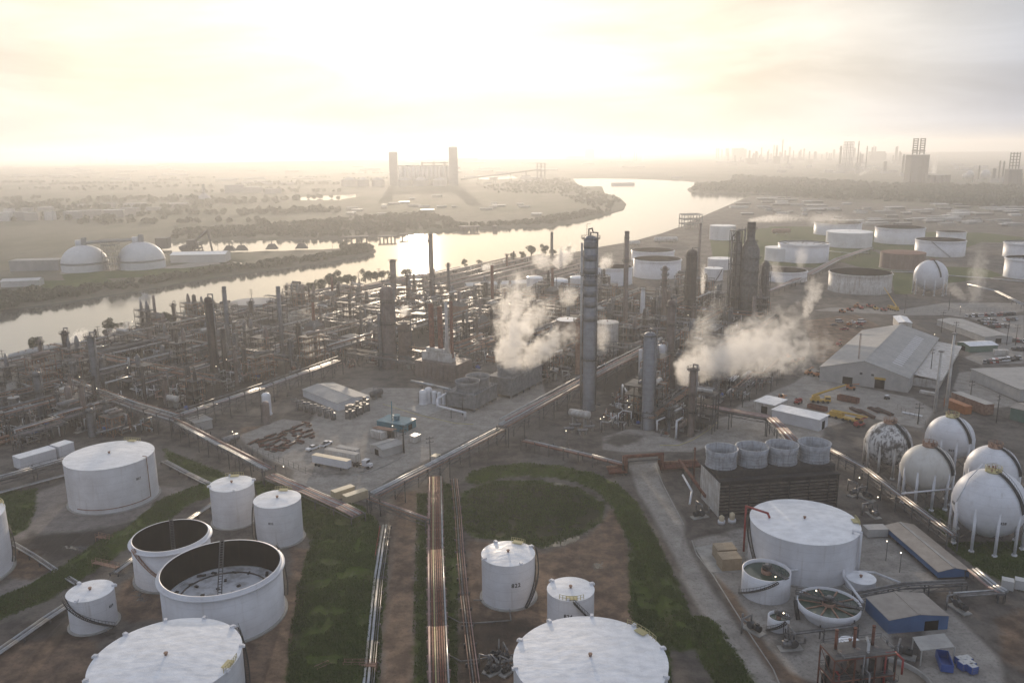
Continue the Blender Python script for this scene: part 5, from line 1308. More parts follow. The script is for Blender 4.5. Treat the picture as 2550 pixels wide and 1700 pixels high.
pipe_rack(lift(8, [(610, 225), (612, 700), (625, 1200), (640, 1700)], 2.2), 2.0, 4.6, [(-2.0, .22, 'bright_pipe', 0), (-1.45, .18, 'rust_pale', 0), (-.95, .22, 'rust', 0), (-.4, .2, 'rust', 0), (.15, .18, 'rust_pale', 0), (.65, .16, 'yellow_pad', 0), (1.15, .22, 'rust', 0), (1.9, .3, 'pipe_pink', 0)], 'long low rack of rusty and pink pipes beside the dirt road', frame_every=5.5, fm='pipe_pink')
pipe_rack(lift(8, [(285, 545), (230, 900), (190, 1300), (150, 1720)], 1.0), .9, 3.6, [(-1.5, .12, 'galvanised', 0), (-1.0, .12, 'steel_grey', 0), (-.35, .34, 'bright_pipe', 0), (.55, .34, 'bright_pipe', 0), (1.5, .13, 'red_paint', 0), (1.1, .1, 'galvanised', 0)], 'ground level bundle of silver pipes with one red line by the grass bank', frame_every=7)
pipe_rack(lift(8, [(735, 240), (760, 480), (775, 720), (800, 1000), (830, 1250), (870, 1560), (880, 1720)], 1.0), .9, 2.6, [(-.9, .13, 'pipe_pink', 0), (-.3, .15, 'rust_pale', 0), (.3, .13, 'galvanised', 0), (.9, .12, 'rust_pale', 0)], 'thin tan pipes running down past tank 822', frame_every=7)
pipe_rack(lift(5, [(180, 1410), (380, 1480), (560, 1545)], 4.5), 4.3, 1.8, [(-.5, .25, 'pipe_pink', 0), (.2, .25, 'galvanised', 0), (.7, .15, 'rust_pale', 0)], 'short pipe bridge from the road corner to the rusty pink rack', frame_every=14, truss=True)
pipe_rack(lift(5, [(1185, 1035), (1400, 1085), (1620, 1135), (1850, 1195)], 3.4), 3.2, 3.4, [(-1.2, .25, 'bright_pipe', 0), (-.6, .18, 'galvanised', 0), (0, .2, 'pipe_pink', 0), (.7, .2, 'rust_pale', 0), (1.2, .2, 'rust', 0)], 'railed pipe walkway along the grass dike', rail=True, frame_every=6)
pipe_rack(lift(14, [(1040, 470), (1420, 545), (1860, 620)], 7.5), 7.3, 3.4, PINK, 'reddish pipe bridge on tall trestles behind the four fan tower', truss=True, frame_every=14)
pipe_rack(lift(14, [(1880, 625), (2000, 740), (2130, 880)], 7.5), 7.3, 3.6, PINK, 'reddish pipe bridge bending toward the four fan tower', truss=True, frame_every=10)
pipe_rack(lift(6, [(940, 1085), (1180, 1215), (1420, 1400), (1640, 1560), (1760, 1650)], 5), 4.8, 3.2, [(-1.1, .25, 'galvanised', 0), (-.5, .18, 'rust_pale', 0), (0, .3, 'bright_pipe', 0), (.6, .2, 'rust_pale', 0), (1.1, .2, 'galvanised', 0)], 'pipe rack between the four fan tower and the spheres', truss=True, rail=True, frame_every=8)
pipe_rack(lift(4, [(-60, 1030), (200, 960), (480, 880)], 5), 4.8, 3.0, [(-1, .3, 'bright_pipe', 0), (-.3, .2, 'steel_grey', 0), (.3, .2, 'galvanised', 0), (1, .25, 'bright_pipe', 0)], 'pipe rack passing in front of the white sheds to tank 807', truss=True, rail=True, frame_every=9)
pipe_rack(lift(4, [(-60, 1130), (200, 1060), (480, 985)], 1.0), .9, 2.6, [(-.9, .2, 'galvanised', 0), (-.2, .2, 'galvanised', 0), (.6, .25, 'bright_pipe', 0)], 'ground pipes parallel to the rack at the left edge', frame_every=8)
pipe_rack(lift(7, [(1070, 125), (1220, 205), (1390, 290)], 1.0), .9, 2.6, [(-.9, .2, 'bright_pipe', 0), (-.3, .2, 'bright_pipe', 0), (.3, .2, 'galvanised', 0), (.9, .2, 'bright_pipe', 0)], 'white ground pipes from tank 807 to the twin small tanks', frame_every=6)
pipe_rack(lift(7, [(1420, 375), (1300, 455), (1100, 590), (900, 735), (740, 850)], 1.0), .9, 2.4, [(-.8, .2, 'bright_pipe', 0), (-.2, .2, 'bright_pipe', 0), (.5, .2, 'galvanised', 0)], 'white ground pipes running between the twin small tanks and the open tank', frame_every=6)
pipe_rack(lift(7, [(460, 1045), (300, 1150), (100, 1290), (-60, 1400)], 1.0), .9, 2.8, [(-1, .2, 'bright_pipe', 0), (-.4, .25, 'bright_pipe', 0), (.3, .2, 'galvanised', 0), (.9, .25, 'bright_pipe', 0)], 'white ground pipes leaving the small spiral stair tank for the corner', frame_every=6)
pipe_rack(lift(7, [(75, 655), (220, 740), (360, 835), (500, 920)], 1.0), .9, 1.8, [(-.6, .2, 'bright_pipe', 0), (0, .2, 'galvanised', 0), (.6, .2, 'bright_pipe', 0)], 'white ground pipes across the mud to the small spiral stair tank', frame_every=6)
pipe_rack(lift(9, [(1140, 985), (1450, 925), (1840, 905)], 3.5), 3.3, 1.8, [(-.6, .25, 'galvanised', 0), (0, .18, 'steel_grey', 0), (.6, .2, 'galvanised', 0)], 'pipe rack between the two blue sheds', truss=True, frame_every=9)
pipe_rack(lift(9, [(1870, 830), (2000, 940), (2080, 985)], 2.5), 2.3, 2.4, SILV[:4], 'short pipe rack at the end of the long blue shed', frame_every=7)
pipe_rack(lift(9, [(1780, 995), (2070, 975)], 2.5), 2.3, 2.4, [(-.9, .25, 'bright_pipe', 0), (0, .2, 'galvanised', 0), (.8, .25, 'galvanised', 0)], 'silver pipes on a low rack right of the near blue shed', frame_every=7)
pipe_rack(lift(9, [(680, 1250), (900, 1225), (1130, 1195)], 2.6), 2.4, 1.6, [(-.5, .18, 'steel_grey', 0), (.2, .25, 'galvanised', 0)], 'pipe walkway in front of the wide tapered clarifier', rail=True, frame_every=7)
pw = pipe_run([G(9, 690, 838, 4.5), G(9, 860, 815, 4.5), G(9, 1040, 803, 4.5), G(9, 1050, 880, 3.4), G(9, 1170, 1040, 3.4)], .35, 'white_paint', 'thick white pipe looping round the front of the big water tank')
pipe_run([G(8, 1095, 1090, 1.2), G(8, 1105, 1160, .6), G(8, 860, 1178, .6)], .16, 'galvanised', 'grey suction pipes at the foot of tank 822')
pipe_run([G(8, 860, 1028, .8), G(8, 915, 1028, .8)], .16, 'galvanised', 'short pipe into the left side of tank 822')
pipe_run([G(8, 690, 1130, .5), G(8, 770, 1172, .5), G(8, 860, 1172, .5)], .12, 'galvanised', 'bent pipe crossing from the rusty rack toward tank 822')
pipe_run([G(8, 690, 1380, .5), G(8, 780, 1425, .5), G(8, 1050, 1390, .5)], .14, 'galvanised', 'bent pipe crossing from the rusty rack toward the huge panelled roof')
pipe_run([G(5, 455, 648, 6), G(5, 600, 678, 6), G(5, 735, 710, 6)], .6, 'bright_pipe', 'fat silver duct beside the two fan cooling tower', supports=9)
pipe_run([G(5, 735, 700, 6), G(5, 625, 765, 6), G(5, 625, 810, 4), G(5, 805, 855, 4), G(5, 805, 900, .3)], .5, 'white_paint', 'white angled pipe in front of the two fan cooling tower', supports=9)
pipe_run([G(6, 1425, 1380, 7), G(6, 1745, 1350, 7)], .3, 'white_paint', 'level white pipe running between the stained and largest spheres', supports=9)
pipe_run([G(6, 0, 1260, 3), G(6, 60, 1365, 3), G(6, 45, 1450, .5)], .35, 'white_paint', 'bent white pipe beside the corner of the four fan tower', supports=0)
# rust portal over the road by the dike
gp = G(14, 260, 1270); gq = G(14, 660, 1240)
po = thing('pipe_portal', 'rust brown pipe portal framing the road by the dike', 'pipe portal', gp); d = gq - gp; L = d.length; dd = d.normalized(); hP = hgt(gp, 14, 265, 1060)
for i, r in enumerate((.65, .45, .45, .35)):
 o_ = Vector((-dd.y, dd.x, 0)) * (i * 1.1)
 mb = MB(); mb.tube([o_ - dd * 6 + Vector((0, 0, 1.5 + i * .3)), o_ + Vector((0, 0, 1.5 + i * .3)), o_ + Vector((0, 0, hP - i * .4)), o_ + dd * L + Vector((0, 0, hP - i * .4)), o_ + dd * L + Vector((0, 0, 1.6 + i * .3)), o_ + dd * (L + 14) + Vector((0, 0, 1.6 + i * .3))], r, 8); mb.build('pipe', MATS['rust' if i < 3 else 'rust_pale'], po)
mb = MB(); mb.bar((0, 0, hP - 1.8), dd * L + Vector((0, 0, hP - 1.8)), .35); mb.bar((0, 0, -.2), (0, 0, hP), .3); mb.bar(dd * L + Vector((0, 0, -.2)), dd * L + Vector((0, 0, hP)), .3); mb.build('frame', MATS['steel_grey'], po)
at_(14, (1020, 1320), (1036, 960), 18, 'thin rust post beside the four fan cooling tower', m='rust', top='open', plats=(), pipe=False, group=STK, name='post', cat='post')
pipe_run([G(14, 860, 1100, 3.5), G(14, 1150, 1500, 2.5)], .55, 'rust', 'sloping rust conduit left of the four fan tower', supports=9)
# ------------------------------------------------------------------ the yard
def rot_px(k, a, b): v = G(k, *b) - G(k, *a); return math.atan2(v.y, v.x)
gA = G(16, 1160, 490); gB = G(16, 810, 345); v = gB - gA; ln = v.length; hw = hgt(gA, 16, 1165, 415)
v.normalize(); nrm = Vector((v.y, -v.x, 0)); gW = gA + v * (ln * .53) + nrm * (8.0 if nrm.y > 0 else -8.0)
shed(gW, math.atan2(v.y, v.x), ln * .98, 16, hw, 'white flat roofed compressor house with grey dampers along its front', 1.1, 'white_paint', 'grey_roof', name='compressor_house', cat='building', lm='the white compressor house', door=False)
for i in range(6):
 g = G(16, 770 + i * 66, 470 + i * 19)
 t = thing('pulsation_damper', place_words('grey damper drum with twin risers, one of six, %s in the row,' % ('first', 'second', 'third', 'fourth', 'fifth', 'sixth')[i], g)[:0] or '%s of six grey damper drums along the compressor house, counted from the left' % ('first', 'second', 'third', 'fourth', 'fifth', 'sixth')[i], 'damper', g, math.atan2(v.y, v.x), 'damper drums of the compressor house')
 mb = MB(); mb.cyl((0, 0, 0), (0, 0, 2.6), 1.15, 16); mb.sphere((0, 0, 2.6), 1.15, 16, 5, 0, 1, .35); mb.build('drum', MATS['galvanised'], t)
 mb = MB(); mb.tube([(.9, .8, 1.2), (.9, .8, 5), (.9, 3.6, 5)], .32, 8); mb.build('riser', MATS['galvanised'], t)
 mb = MB(); mb.tube([(-.9, .8, 1.2), (-.9, .8, 4.6), (-.9, 3.6, 4.6)], .32, 8); mb.build('riser', MATS['galvanised'], t)
for i in range(6):
 g = G(16, 1265 + (i % 3) * 70, 555 - (i % 3) * 34 - (i // 3) * 45)
 t = thing('filter_unit', ['lowest grey filter box at the end of the compressor house', 'middle grey filter box of the near row by the compressor house', 'grey filter box nearest the road by the compressor house', 'grey filter box tucked against the compressor house end wall', 'middle grey filter box of the back row by the compressor house', 'shiny topped filter box at the far corner of the compressor house'][i], 'filter unit', g, A1, 'filter boxes by the compressor house')
 mb = MB(); mb.zbox(-1.7, 1.7, -1.4, 1.4, .4, 3.4 + .6 * (i == 3)); mb.build('body', MATS['galvanised'], t); mb = MB(); mb.cyl((0, 0, 3.4), (0, 0, 4.2 + .4 * (i == 5)), .8, 12); mb.build('cap', MATS['steel_grey'], t)
 mb = MB(); [mb.box((x, y, .2), (.25, .25, .5)) for x in (-1.5, 1.5) for y in (-1.2, 1.2)]; mb.build('base', MATS['dark_steel'], t)
# turquoise pump house
gA = G(16, 1790, 695); gB = G(16, 1525, 650); hw = hgt(gA, 16, 1790, 625); gC = G(16, 1945, 570, hw); gC.z = 0
u = gB - gA; Lt = u.length; u.normalize(); vv = Vector((u.y, -u.x, 0)); Dt = abs((gC - gA).dot(vv))
gT = gA + u * (Lt / 2) + vv * (Dt / 2) * (1 if vv.y > 0 else -1)
tq = shed(gT, math.atan2(u.y, u.x), Lt, Dt, hw, 'turquoise pump house with worn pale roof, round cupola and mast', wall='turquoise', roof='turq_roof', name='pump_house', cat='building', flat=True, lm='the turquoise pump house', over=.15, windows=2)
mb = MB(); mb.cyl((0, 0, hw + .3), (0, 0, hw + 2.0), 1.3, 16); mb.cyl((0, 0, hw + 2.0), (0, 0, hw + 2.3), 1.6, 16); mb.build('cupola', MATS['turq_roof'], tq)
mb = MB(); mb.cyl((.8, 1.8, hw), (.8, 1.8, hw + 8.5), .22, 8); mb.build('mast', MATS['turquoise'], tq)
gL = G(16, 1600, 730); t = thing('lean_to', 'brown lean-to shelter at the front of the turquoise pump house', 'lean-to', gL, math.atan2(u.y, u.x)); mb = MB(); mb.slab((-4.5, -2, 3.2), (4.5, -2, 3.2), (4.5, 2, 3.6), (-4.5, 2, 3.6), .15); mb.build('roof', MATS['rust_pale'], t)
mb = MB(); [mb.bar((x, y, 0), (x, y, 3.2), .2) for x in (-4.2, 0, 4.2) for y in (-1.8, 1.8)]; mb.build('frame', MATS['dark_steel'], t)
mb = MB(); mb.zbox(-4, 1.5, -1, 1.5, 0, 2.2); mb.build('store', MATS['dark_steel'], t)
box_unit(G(16, 1545, 745), rot_px(16, (1620, 760), (1465, 715)), 6.2, 3.0, 2.9, 'grey cabin with dark doorway left of the turquoise pump house', 'old_white', 'cabin', 'cabin', doorm='dark_inside')
gS = G(16, 1620, 880); shed(gS, rot_px(16, (1600, 920), (1760, 870)), 9, 8, 3.0, 'low grey shed with faded roof behind the trailers', .7, 'pale_wall', 'grey_roof', lm='the low grey shed')
# trailers, trucks
def trailer(g, rz, label, m='white_paint', L=15.5, tractor=None):
 t = thing('semi_trailer', label, 'trailer', (g.x, g.y, 0), rz, 'trailers parked in the yard'); occ(g, 9)
 mb = MB(); mb.zbox(-L / 2, L / 2, -1.28, 1.28, 1.25, 4.0); mb.build('body', MATS[m], t)
 mb = MB(); mb.zbox(-L / 2 - .03, L / 2 + .03, -1.3, 1.3, 4.003, 4.07); mb.build('roof', MATS['cream_box' if m == 'white_paint' else 'grey_roof'], t)
 mb = MB(); mb.zbox(-L / 2 + .2, L / 2 - .2, -.5, .5, .95, 1.247); mb.box((L / 2 - 3.2, -.8, .6), (.2, .2, 1.3)); mb.box((L / 2 - 3.2, .8, .6), (.2, .2, 1.3)); mb.build('chassis', MATS['dark_steel'], t)
 mb = MB(); mb.zbox(-L / 2 - .08, -L / 2, -1.2, -.03, 1.35, 3.9); mb.zbox(-L / 2 - .08, -L / 2, .03, 1.2, 1.35, 3.9); mb.build('door', MATS['rust_pale'], t)
 for x in (-L / 2 + 1.4, -L / 2 + 2.7):
  for y in (-1.05, 1.05): w_ = MB(); w_.cyl((x, y - .2, .52), (x, y + .2, .52), .52, 14); w_.build('wheel', MATS['tyre'], t)
 return t
def tractor(g, rz, label):
 t = thing('tractor_unit', label, 'truck', (g.x, g.y, 0), rz); mb = MB(); mb.zbox(1.2, 3.1, -1.2, 1.2, 1.0, 3.1); mb.zbox(3.1, 4.6, -.8, .8, .8, 1.9); mb.build('cab', MATS['white_paint'], t)
 mb = MB(); mb.zbox(3.1, 3.14, -1.05, 1.05, 2.0, 2.9); mb.build('windscreen', MATS['glass_dark'], t); mb = MB(); mb.zbox(-3, 4.5, -.45, .45, .6, .98); mb.build('chassis', MATS['dark_steel'], t)
 for x in (-2.3, -1.1, 3.7):
  for y in (-1, 1): w_ = MB(); w_.cyl((x, y - .2, .52), (x, y + .2, .52), .52, 14); w_.build('wheel', MATS['tyre'], t)
 return t
r_ = rot_px(16, (930, 1000), (1240, 1060))
trailer(G(16, 1085, 1035), r_, 'long white trailer with tan lit roof at the front of the yard')
trailer(G(16, 1190, 975), r_, 'grey trailer parked just behind the long white trailer', 'old_white', 14)
trailer(G(16, 1245, 940), r_, 'farthest trailer of the three, beside the low grey shed', 'old_white', 9)
tractor(G(16, 1370, 1025), r_, 'white truck cab in front of the trailers')
r2 = rot_px(16, (870, 880), (1090, 800))
car('pickup', 'car_white', G(16, 900, 860), r2 + PI, 'white pickup truck nearest the trailers in the yard', 'pickups in the yard', 'pickup truck')
car('pickup', 'car_white', G(16, 1030, 820), r2 + .2, 'white pickup truck behind the other, loaded with red gear', 'pickups in the yard', 'pickup truck')
rc = rot_px(16, (1100, 1310), (1270, 1255))
box_unit(G(16, 1195, 1315), rc, 7.5, 2.6, 2.6, 'cream container, the farther of two by the road', 'cream_box', group='cream containers by the road')
box_unit(G(16, 1315, 1355), rc, 8.0, 2.6, 2.6, 'cream container, the nearer of two by the road', 'cream_box', group='cream containers by the road')
box_unit(G(16, 2100, 985), rc + .3, 3.2, 2.4, 2.6, 'small lit cabin with tan roof beside the pipe bridge', 'old_white', 'cabin', 'cabin', topm='cream_box')
box_unit(G(16, 1895, 780), rc + .2, 3.5, 3.0, 2.5, 'small grey booth with shining roof left of the brown gantry', 'old_white', 'cabin', 'cabin', topm='bright_pipe')
# stock of old pipes on the ground
k_ = 0
for row in range(5):
 for i in range(9):
  x = 330 + i * 62 + row * 45; y = 790 + row * 24 - i * 22
  if x > 930: continue
  x += rnd.uniform(-18, 18); y += rnd.uniform(-9, 9)
  if rnd.random() < .15: continue
  g = G(16, x, y); k_ += 1
  t = thing('pipe_stack', place_words(['dark stack of used pipes on timbers', 'rusty heap of flanged pipe lengths', 'short stack of black pipe spools'][(i + row) % 3], g)[:0] or None, 'pipe stack', g, A1 + rnd.choice((0, 0, 1.57)) + rnd.uniform(-.4, .4), 'stacks of used pipe in the yard')
  t['label'] = '%s in row %s of the pipe stock, %s from the left' % (['stack of dark pipes', 'heap of rusty pipes', 'stack of black spools'][(i + row) % 3], ['one', 'two', 'three', 'four', 'five'][row], ['first', 'second', 'third', 'fourth', 'fifth', 'sixth', 'seventh', 'eighth', 'ninth'][i])
  L = rnd.uniform(1.5, 5.5)
  for j in range(4):
   mb = MB(); mb.cyl((-L / 2 + rnd.uniform(-.4, .4), (j % 3 - 1) * .62, .3 + .5 * (j > 2)), (L / 2 + rnd.uniform(-.4, .4), (j % 3 - 1) * .62, .3 + .5 * (j > 2)), .28, 8); mb.build('pipe', MATS[['dark_steel', 'rust', 'steel_grey', 'rust'][(i + j + row) % 4]], t)
# white upright drums by the cooling tower
for i, (x, y, h_, w_) in enumerate(((1978, 415, 6.6, 1.9), (2030, 400, 7.2, 1.7), (2085, 410, 6.0, 1.2), (2133, 412, 5.5, 1.0), (2180, 418, 5.0, 1.0))):
 column(G(16, x, y), h_, w_, '%s of the five white upright drums by the two fan tower' % ['leftmost', 'second', 'middle', 'fourth', 'rightmost'][i], 'white_paint', plats=(), pipe=False, name='upright_drum', cat='drum', group='white upright drums')
# elevated white horizontal drum with skid below
def saddle_drum(g, rz, L, r, z, label, m='old_white', group='horizontal drums', name='horizontal_drum'):
 t = thing(name, label, 'drum', (g.x, g.y, 0), rz, group); occ(g, L * .5)
 mb = MB(); mb.hdrum((0, 0, z), L, r); mb.build('shell', MATS[m], t)
 for x in (-L * .3, L * .3): mb = MB(); mb.box((x, 0, (z - r * .6) / 2), (.5, r * 1.7, z - r * .6)); mb.build('saddle', MATS['concrete'], t)
 mb = MB(); mb.tube([(L * .2, 0, z + r * .9), (L * .2, 0, z + r + 1), (L * .2, r + 1, z + r + 1), (L * .2, r + 1, .5)], .14, 7); mb.build('outlet_pipe', MATS['galvanised'], t)
 return t
saddle_drum(G(5, 1550, 940), rot_px(5, (1480, 900), (1630, 925)), 8.5, 1.55, 5.2, 'white horizontal drum raised high at the foot of the tall banded tower', 'old_white')
for i in range(4): saddle_drum(G(5, 1480 + i * 45, 985 + i * 6 - (i % 2) * 30), rot_px(5, (1480, 900), (1630, 925)) + .7, 4, .7, 1.8, '%s of four small grey exchangers under the raised white drum' % ['first', 'second', 'third', 'fourth'][i], 'galvanised', 'small exchangers under the raised drum', 'heat_exchanger')
for i in range(2): saddle_drum(G(14, 800 + i * 40, 640 + i * 30), rot_px(14, (780, 590), (920, 500)), 5.5, .75, 5, ['upper silver exchanger by the steaming right tower', 'lower silver exchanger by the steaming right tower'][i], 'bright_pipe', name='heat_exchanger', group='exchangers by the steaming right tower')
saddle_drum(G(4, 1500, 800), A1, 7, 1.5, 2.2, 'dull silver horizontal drum left of the pipe stock', 'galvanised')
saddle_drum(G(5, 230, 760), A1, 6, 1.6, 2.4, 'dark rounded drum near the compressor house', 'steel_grey')
# utility poles of the yard
for i, (k, x, y, h_) in enumerate(((16, 1790, 890, 11), (5, 790, 870, 9), (5, 405, 1110, 9), (5, 580, 1180, 10))):
 power_pole(G(k, x, y), h_, ['dark utility pole beside the low grey shed', 'dark pole at the corner of the two fan tower', 'slim dark pole right of the low grey shed, by the road', 'dark pole beside the small lit cabin'][i], rnd.uniform(0, 3))
# white sheds behind tank 807
gA = G(4, 110, 975); gB = G(4, 345, 905); box_unit((gA + gB) / 2 + Vector((-1, 2.2, 0)), rot_px(4, (110, 975), (345, 905)), (gB - gA).length, 5.5, 4.2, 'long white equipment house behind the left pipe rack', 'white_paint', 'equipment_house', 'building', topm='white_roof')
gA = G(4, 350, 905); gB = G(4, 455, 868); box_unit((gA + gB) / 2 + Vector((-.6, 2.2, 0)), rot_px(4, (350, 905), (455, 868)), (gB - gA).length * .93, 5.2, 4.6, 'shorter white equipment house with a dark duct, nearer tank 807', 'white_paint', 'equipment_house', 'building', topm='white_roof')
box_unit(G(4, 225, 735), A1, 2.4, 2.0, 2.2, 'small blue box among the dark units at the left', 'blue_box', 'control_box', 'box')
shed(G(4, 1300, 690), rot_px(4, (1220, 640), (1310, 690)), 9, 7, 3.6, 'small grey flat roofed switch house beside the pipe racks', wall='pale_wall', roof='grey_roof', flat=True, name='switch_house', cat='building')
shed(G(10, 1810, 830), A1, 14, 9, 6.5, 'pale blue grey box building beside the right slender stack', wall='old_white', roof='grey_roof', flat=True, name='control_house', cat='building', lm='the pale box building')
# ------------------------------------------------------------------ warehouse yard on the right
gA = G(6, 888, 645); gB = G(6, 1465, 725); he = hgt(gB, 6, 1470, 632); gC = G(6, 1690, 372, he); gC.z = 0
u = gB - gA; Ww = u.length; u.normalize(); v = gC - gB; v = v - u * v.dot(u) * 1.0; Dw = v.length; v.normalize()
gw = gA + u * (Ww / 2); rise = hgt(gA + u * (Ww * .5), 6, 1205, 521) - he
Cw = gw + v * (Dw / 2)
wh = shed(Cw, math.atan2(v.y, v.x), Dw, Ww, he, 'big grey gabled warehouse with a strip of skylights and yellow topped door', rise, 'pale_wall', 'grey_roof', name='warehouse', cat='warehouse', lm='the gabled warehouse', door=False)
for i in range(18):
 mb = MB(); x = -Dw * .34 + i * Dw * .68 / 17; y0, y1 = -Ww * .36, -Ww * .25
 za, zb = he + rise * (1 - abs(y0) / (Ww / 2)) + .16, he + rise * (1 - abs(y1) / (Ww / 2)) + .16
 mb.slab((x - .5, y0, za), (x + .5, y0, za), (x + .5, y1, zb), (x - .5, y1, zb), .06); mb.build('skylight', MATS['white_paint'], wh)
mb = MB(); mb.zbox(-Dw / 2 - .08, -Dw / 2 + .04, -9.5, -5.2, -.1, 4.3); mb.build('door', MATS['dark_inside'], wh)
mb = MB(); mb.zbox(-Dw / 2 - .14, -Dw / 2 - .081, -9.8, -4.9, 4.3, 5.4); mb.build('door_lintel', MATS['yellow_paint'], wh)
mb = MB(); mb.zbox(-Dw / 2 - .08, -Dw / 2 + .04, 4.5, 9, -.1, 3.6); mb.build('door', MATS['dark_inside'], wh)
for y in (1.0, -4.0): mb = MB(); mb.zbox(-Dw / 2 - .07, -Dw / 2 + .04, y - .6, y + .6, 5.6, 6.6); mb.build('window', MATS['glass_dark'], wh)
mb = MB(); mb.zbox(-Dw * .5 + 14, Dw * .45, -Ww / 2 - 11, -Ww / 2, -.1, 4.0)
mb.slab((-Dw * .5 + 13, -Ww / 2 - 12, 4.3), (Dw * .46, -Ww / 2 - 12, 4.3), (Dw * .46, -Ww / 2 - .05, 5.6), (-Dw * .5 + 13, -Ww / 2 - .05, 5.6), .15); mb.build('side_lean_to', MATS['old_white'], wh)
def quad_shed(k, near, right, left, zc, label, rise=.8, wall='pale_wall', roof='grey_roof', flat=False, **kw):
 """near: nearest ground corner; right/left: the two neighbour corners of the eaves at height zc"""
 a = G(k, *near); b = G(k, *right, zc); c = G(k, *left, zc); b.z = c.z = 0
 u = b - a; v = c - a; Lu = u.length; u.normalize(); n = Vector((-u.y, u.x, 0)); Lv = abs(v.dot(n))
 if v.dot(n) < 0: n = -n
 C = a + u * (Lu / 2) + n * (Lv / 2)
 if Lu >= Lv: return shed(C, math.atan2(u.y, u.x), Lu, Lv, zc, label, rise, wall, roof, flat=flat, **kw)
 return shed(C, math.atan2(n.y, n.x), Lv, Lu, zc, label, rise, wall, roof, flat=flat, **kw)
quad_shed(15, (1930, 490), (2230, 418), (1430, 238), 3.6, 'long low grey office shed with roof vents behind the warehouse', .9, 'pale_wall', 'grey_roof', windows=8, cat='office', name='office_shed', lm='the long office shed')
quad_shed(15, (1770, 590), (2075, 508), (1650, 475), 3.6, 'small shed with pale white roof in front of the long office shed', .9, 'green_wall', 'white_roof', lm='the white roofed shed')
gA = G(15, 2300, 1110); hW = hgt(gA, 15, 2300, 985); gL = G(15, 1790, 765, hW); gL.z = 0
v = gL - gA; Lv = v.length; v.normalize(); n = Vector((v.y, -v.x, 0)); n = n if n.x > 0 else -n
shed(gA + v * (Lv / 2) + n * 19, math.atan2(v.y, v.x), Lv, 38, hW, 'broad cream building with flat grey roof at the right edge', wall='pale_wall', roof='grey_roof', flat=True, name='office_building', cat='building', lm='the broad cream building', windows=0)
gA = G(15, 2195, 1300); hW = hgt(gA, 15, 2200, 1170); gr_ = G(15, 2400, 1350); u = gr_ - gA; u.normalize(); n = Vector((-u.y, u.x, 0))
shed(gA + u * 9 + n * 5, math.atan2(u.y, u.x), 18, 10, hW, 'green walled shed with tan roof cut by the right edge', .8, 'green_wall', 'tan_roof', lm='the green shed')
quad_shed(15, (1090, 290), (1160, 275), (960, 200), 5, 'small shed with pale ribbed roof touching the back of the warehouse', .6, 'old_white', 'white_roof')
gA = G(6, 885, 975); gB = G(6, 580, 905); hW = hgt(gA, 6, 905, 905); v = gB - gA; Lv = v.length; v.normalize(); n = Vector((v.y, -v.x, 0)); n = n if n.y > 0 else -n
shed(gA + v * (Lv * .5) + n * 4, math.atan2(v.y, v.x), Lv, 8.5, hW, 'long white store with sagging white roof behind the reddish pipe bridge', wall='white_paint', roof='white_roof', flat=True, name='store_building', cat='building', lm='the long white store')
gA = G(6, 560, 880); shed(gA + n * 3 + Vector((1, 6, 0)), math.atan2(n.y, n.x), 11, 9, hW * .95, 'square end of the white store at its left', wall='old_white', roof='white_roof', flat=True, name='store_building', cat='building')
rs = rot_px(15, (1650, 1080), (1940, 1190))
box_unit(G(15, 1790, 1185), rs, 19, 4.5, 4.6, 'long brown container with grey roof in front of the cream building', 'rust_pale', topm='grey_roof', lm='the brown container', name='storage_container') if False else box_unit(G(15, 1790, 1185), rs, 19, 4.5, 4.6, 'long brown container with grey roof in front of the cream building', 'rust_pale', topm='grey_roof', name='storage_container')
box_unit(G(15, 1640, 1205), rs, 12, 3.4, 3.4, 'orange container left of the long brown one', 'orange_paint', name='storage_container')
box_unit(G(15, 2100, 620), rs + 1.2, 7, 2.6, 2.9, 'white van body parked near the car rows', 'old_white', 'van_body', 'container')
for i, (k, x, y, L, W_, H_, m, lb) in enumerate(((15, 478, 1110, 9, 2.6, 2.4, 'rust', 'rust red skip in the warehouse yard'), (15, 150, 1195, 8, 2.6, 1.8, 'rust', 'low brown skip beside the white store'), (15, 1160, 1250, 8, 1.2, .5, 'white_paint', 'white plank lying near the back white sphere'), (15, 1330, 1030, 7, 2, 1.2, 'old_white', 'pale bench like box beside the warehouse'))):
 t = thing(['skip', 'skip', 'plank', 'storage_box'][i], lb, ['skip', 'skip', 'plank', 'box'][i], G(k, x, y), rs * .6)
 mb = MB(); mb.zbox(-L / 2, L / 2, -W_ / 2, W_ / 2, .1, H_) if i > 1 else [mb.zbox(-L / 2, L / 2, s * W_ / 2 - .06, s * W_ / 2 + .06, .15, H_) for s in (-1, 1)] and [mb.zbox(s * L / 2 - .06, s * L / 2 + .06, -W_ / 2 + .061, W_ / 2 - .061, .15, H_) for s in (-1, 1)] and mb.zbox(-L / 2 + .07, L / 2 - .07, -W_ / 2 + .07, W_ / 2 - .07, .15, .5)
 mb.build('body', MATS[m], t)
# stacks of dark beams
for i, (x, y) in enumerate(((560, 1215), (640, 1235), (700, 1265), (760, 1210), (830, 1215), (880, 1235))):
 t = thing('beam_stack', '%s stack of dark beams in the row behind the dirty sphere' % ['leftmost', 'second', 'third', 'fourth', 'fifth', 'rightmost'][i], 'beam stack', G(15, x, y), rs, 'beam stacks in the warehouse yard')
 for j in range(6): mb = MB(); mb.box((rnd.uniform(-.6, .6), (j % 3 - 1) * .7, .3 + .5 * (j // 3)), (7, .35, .4)); mb.build('beam', MATS['dark_steel' if j % 2 else 'rust'], t)
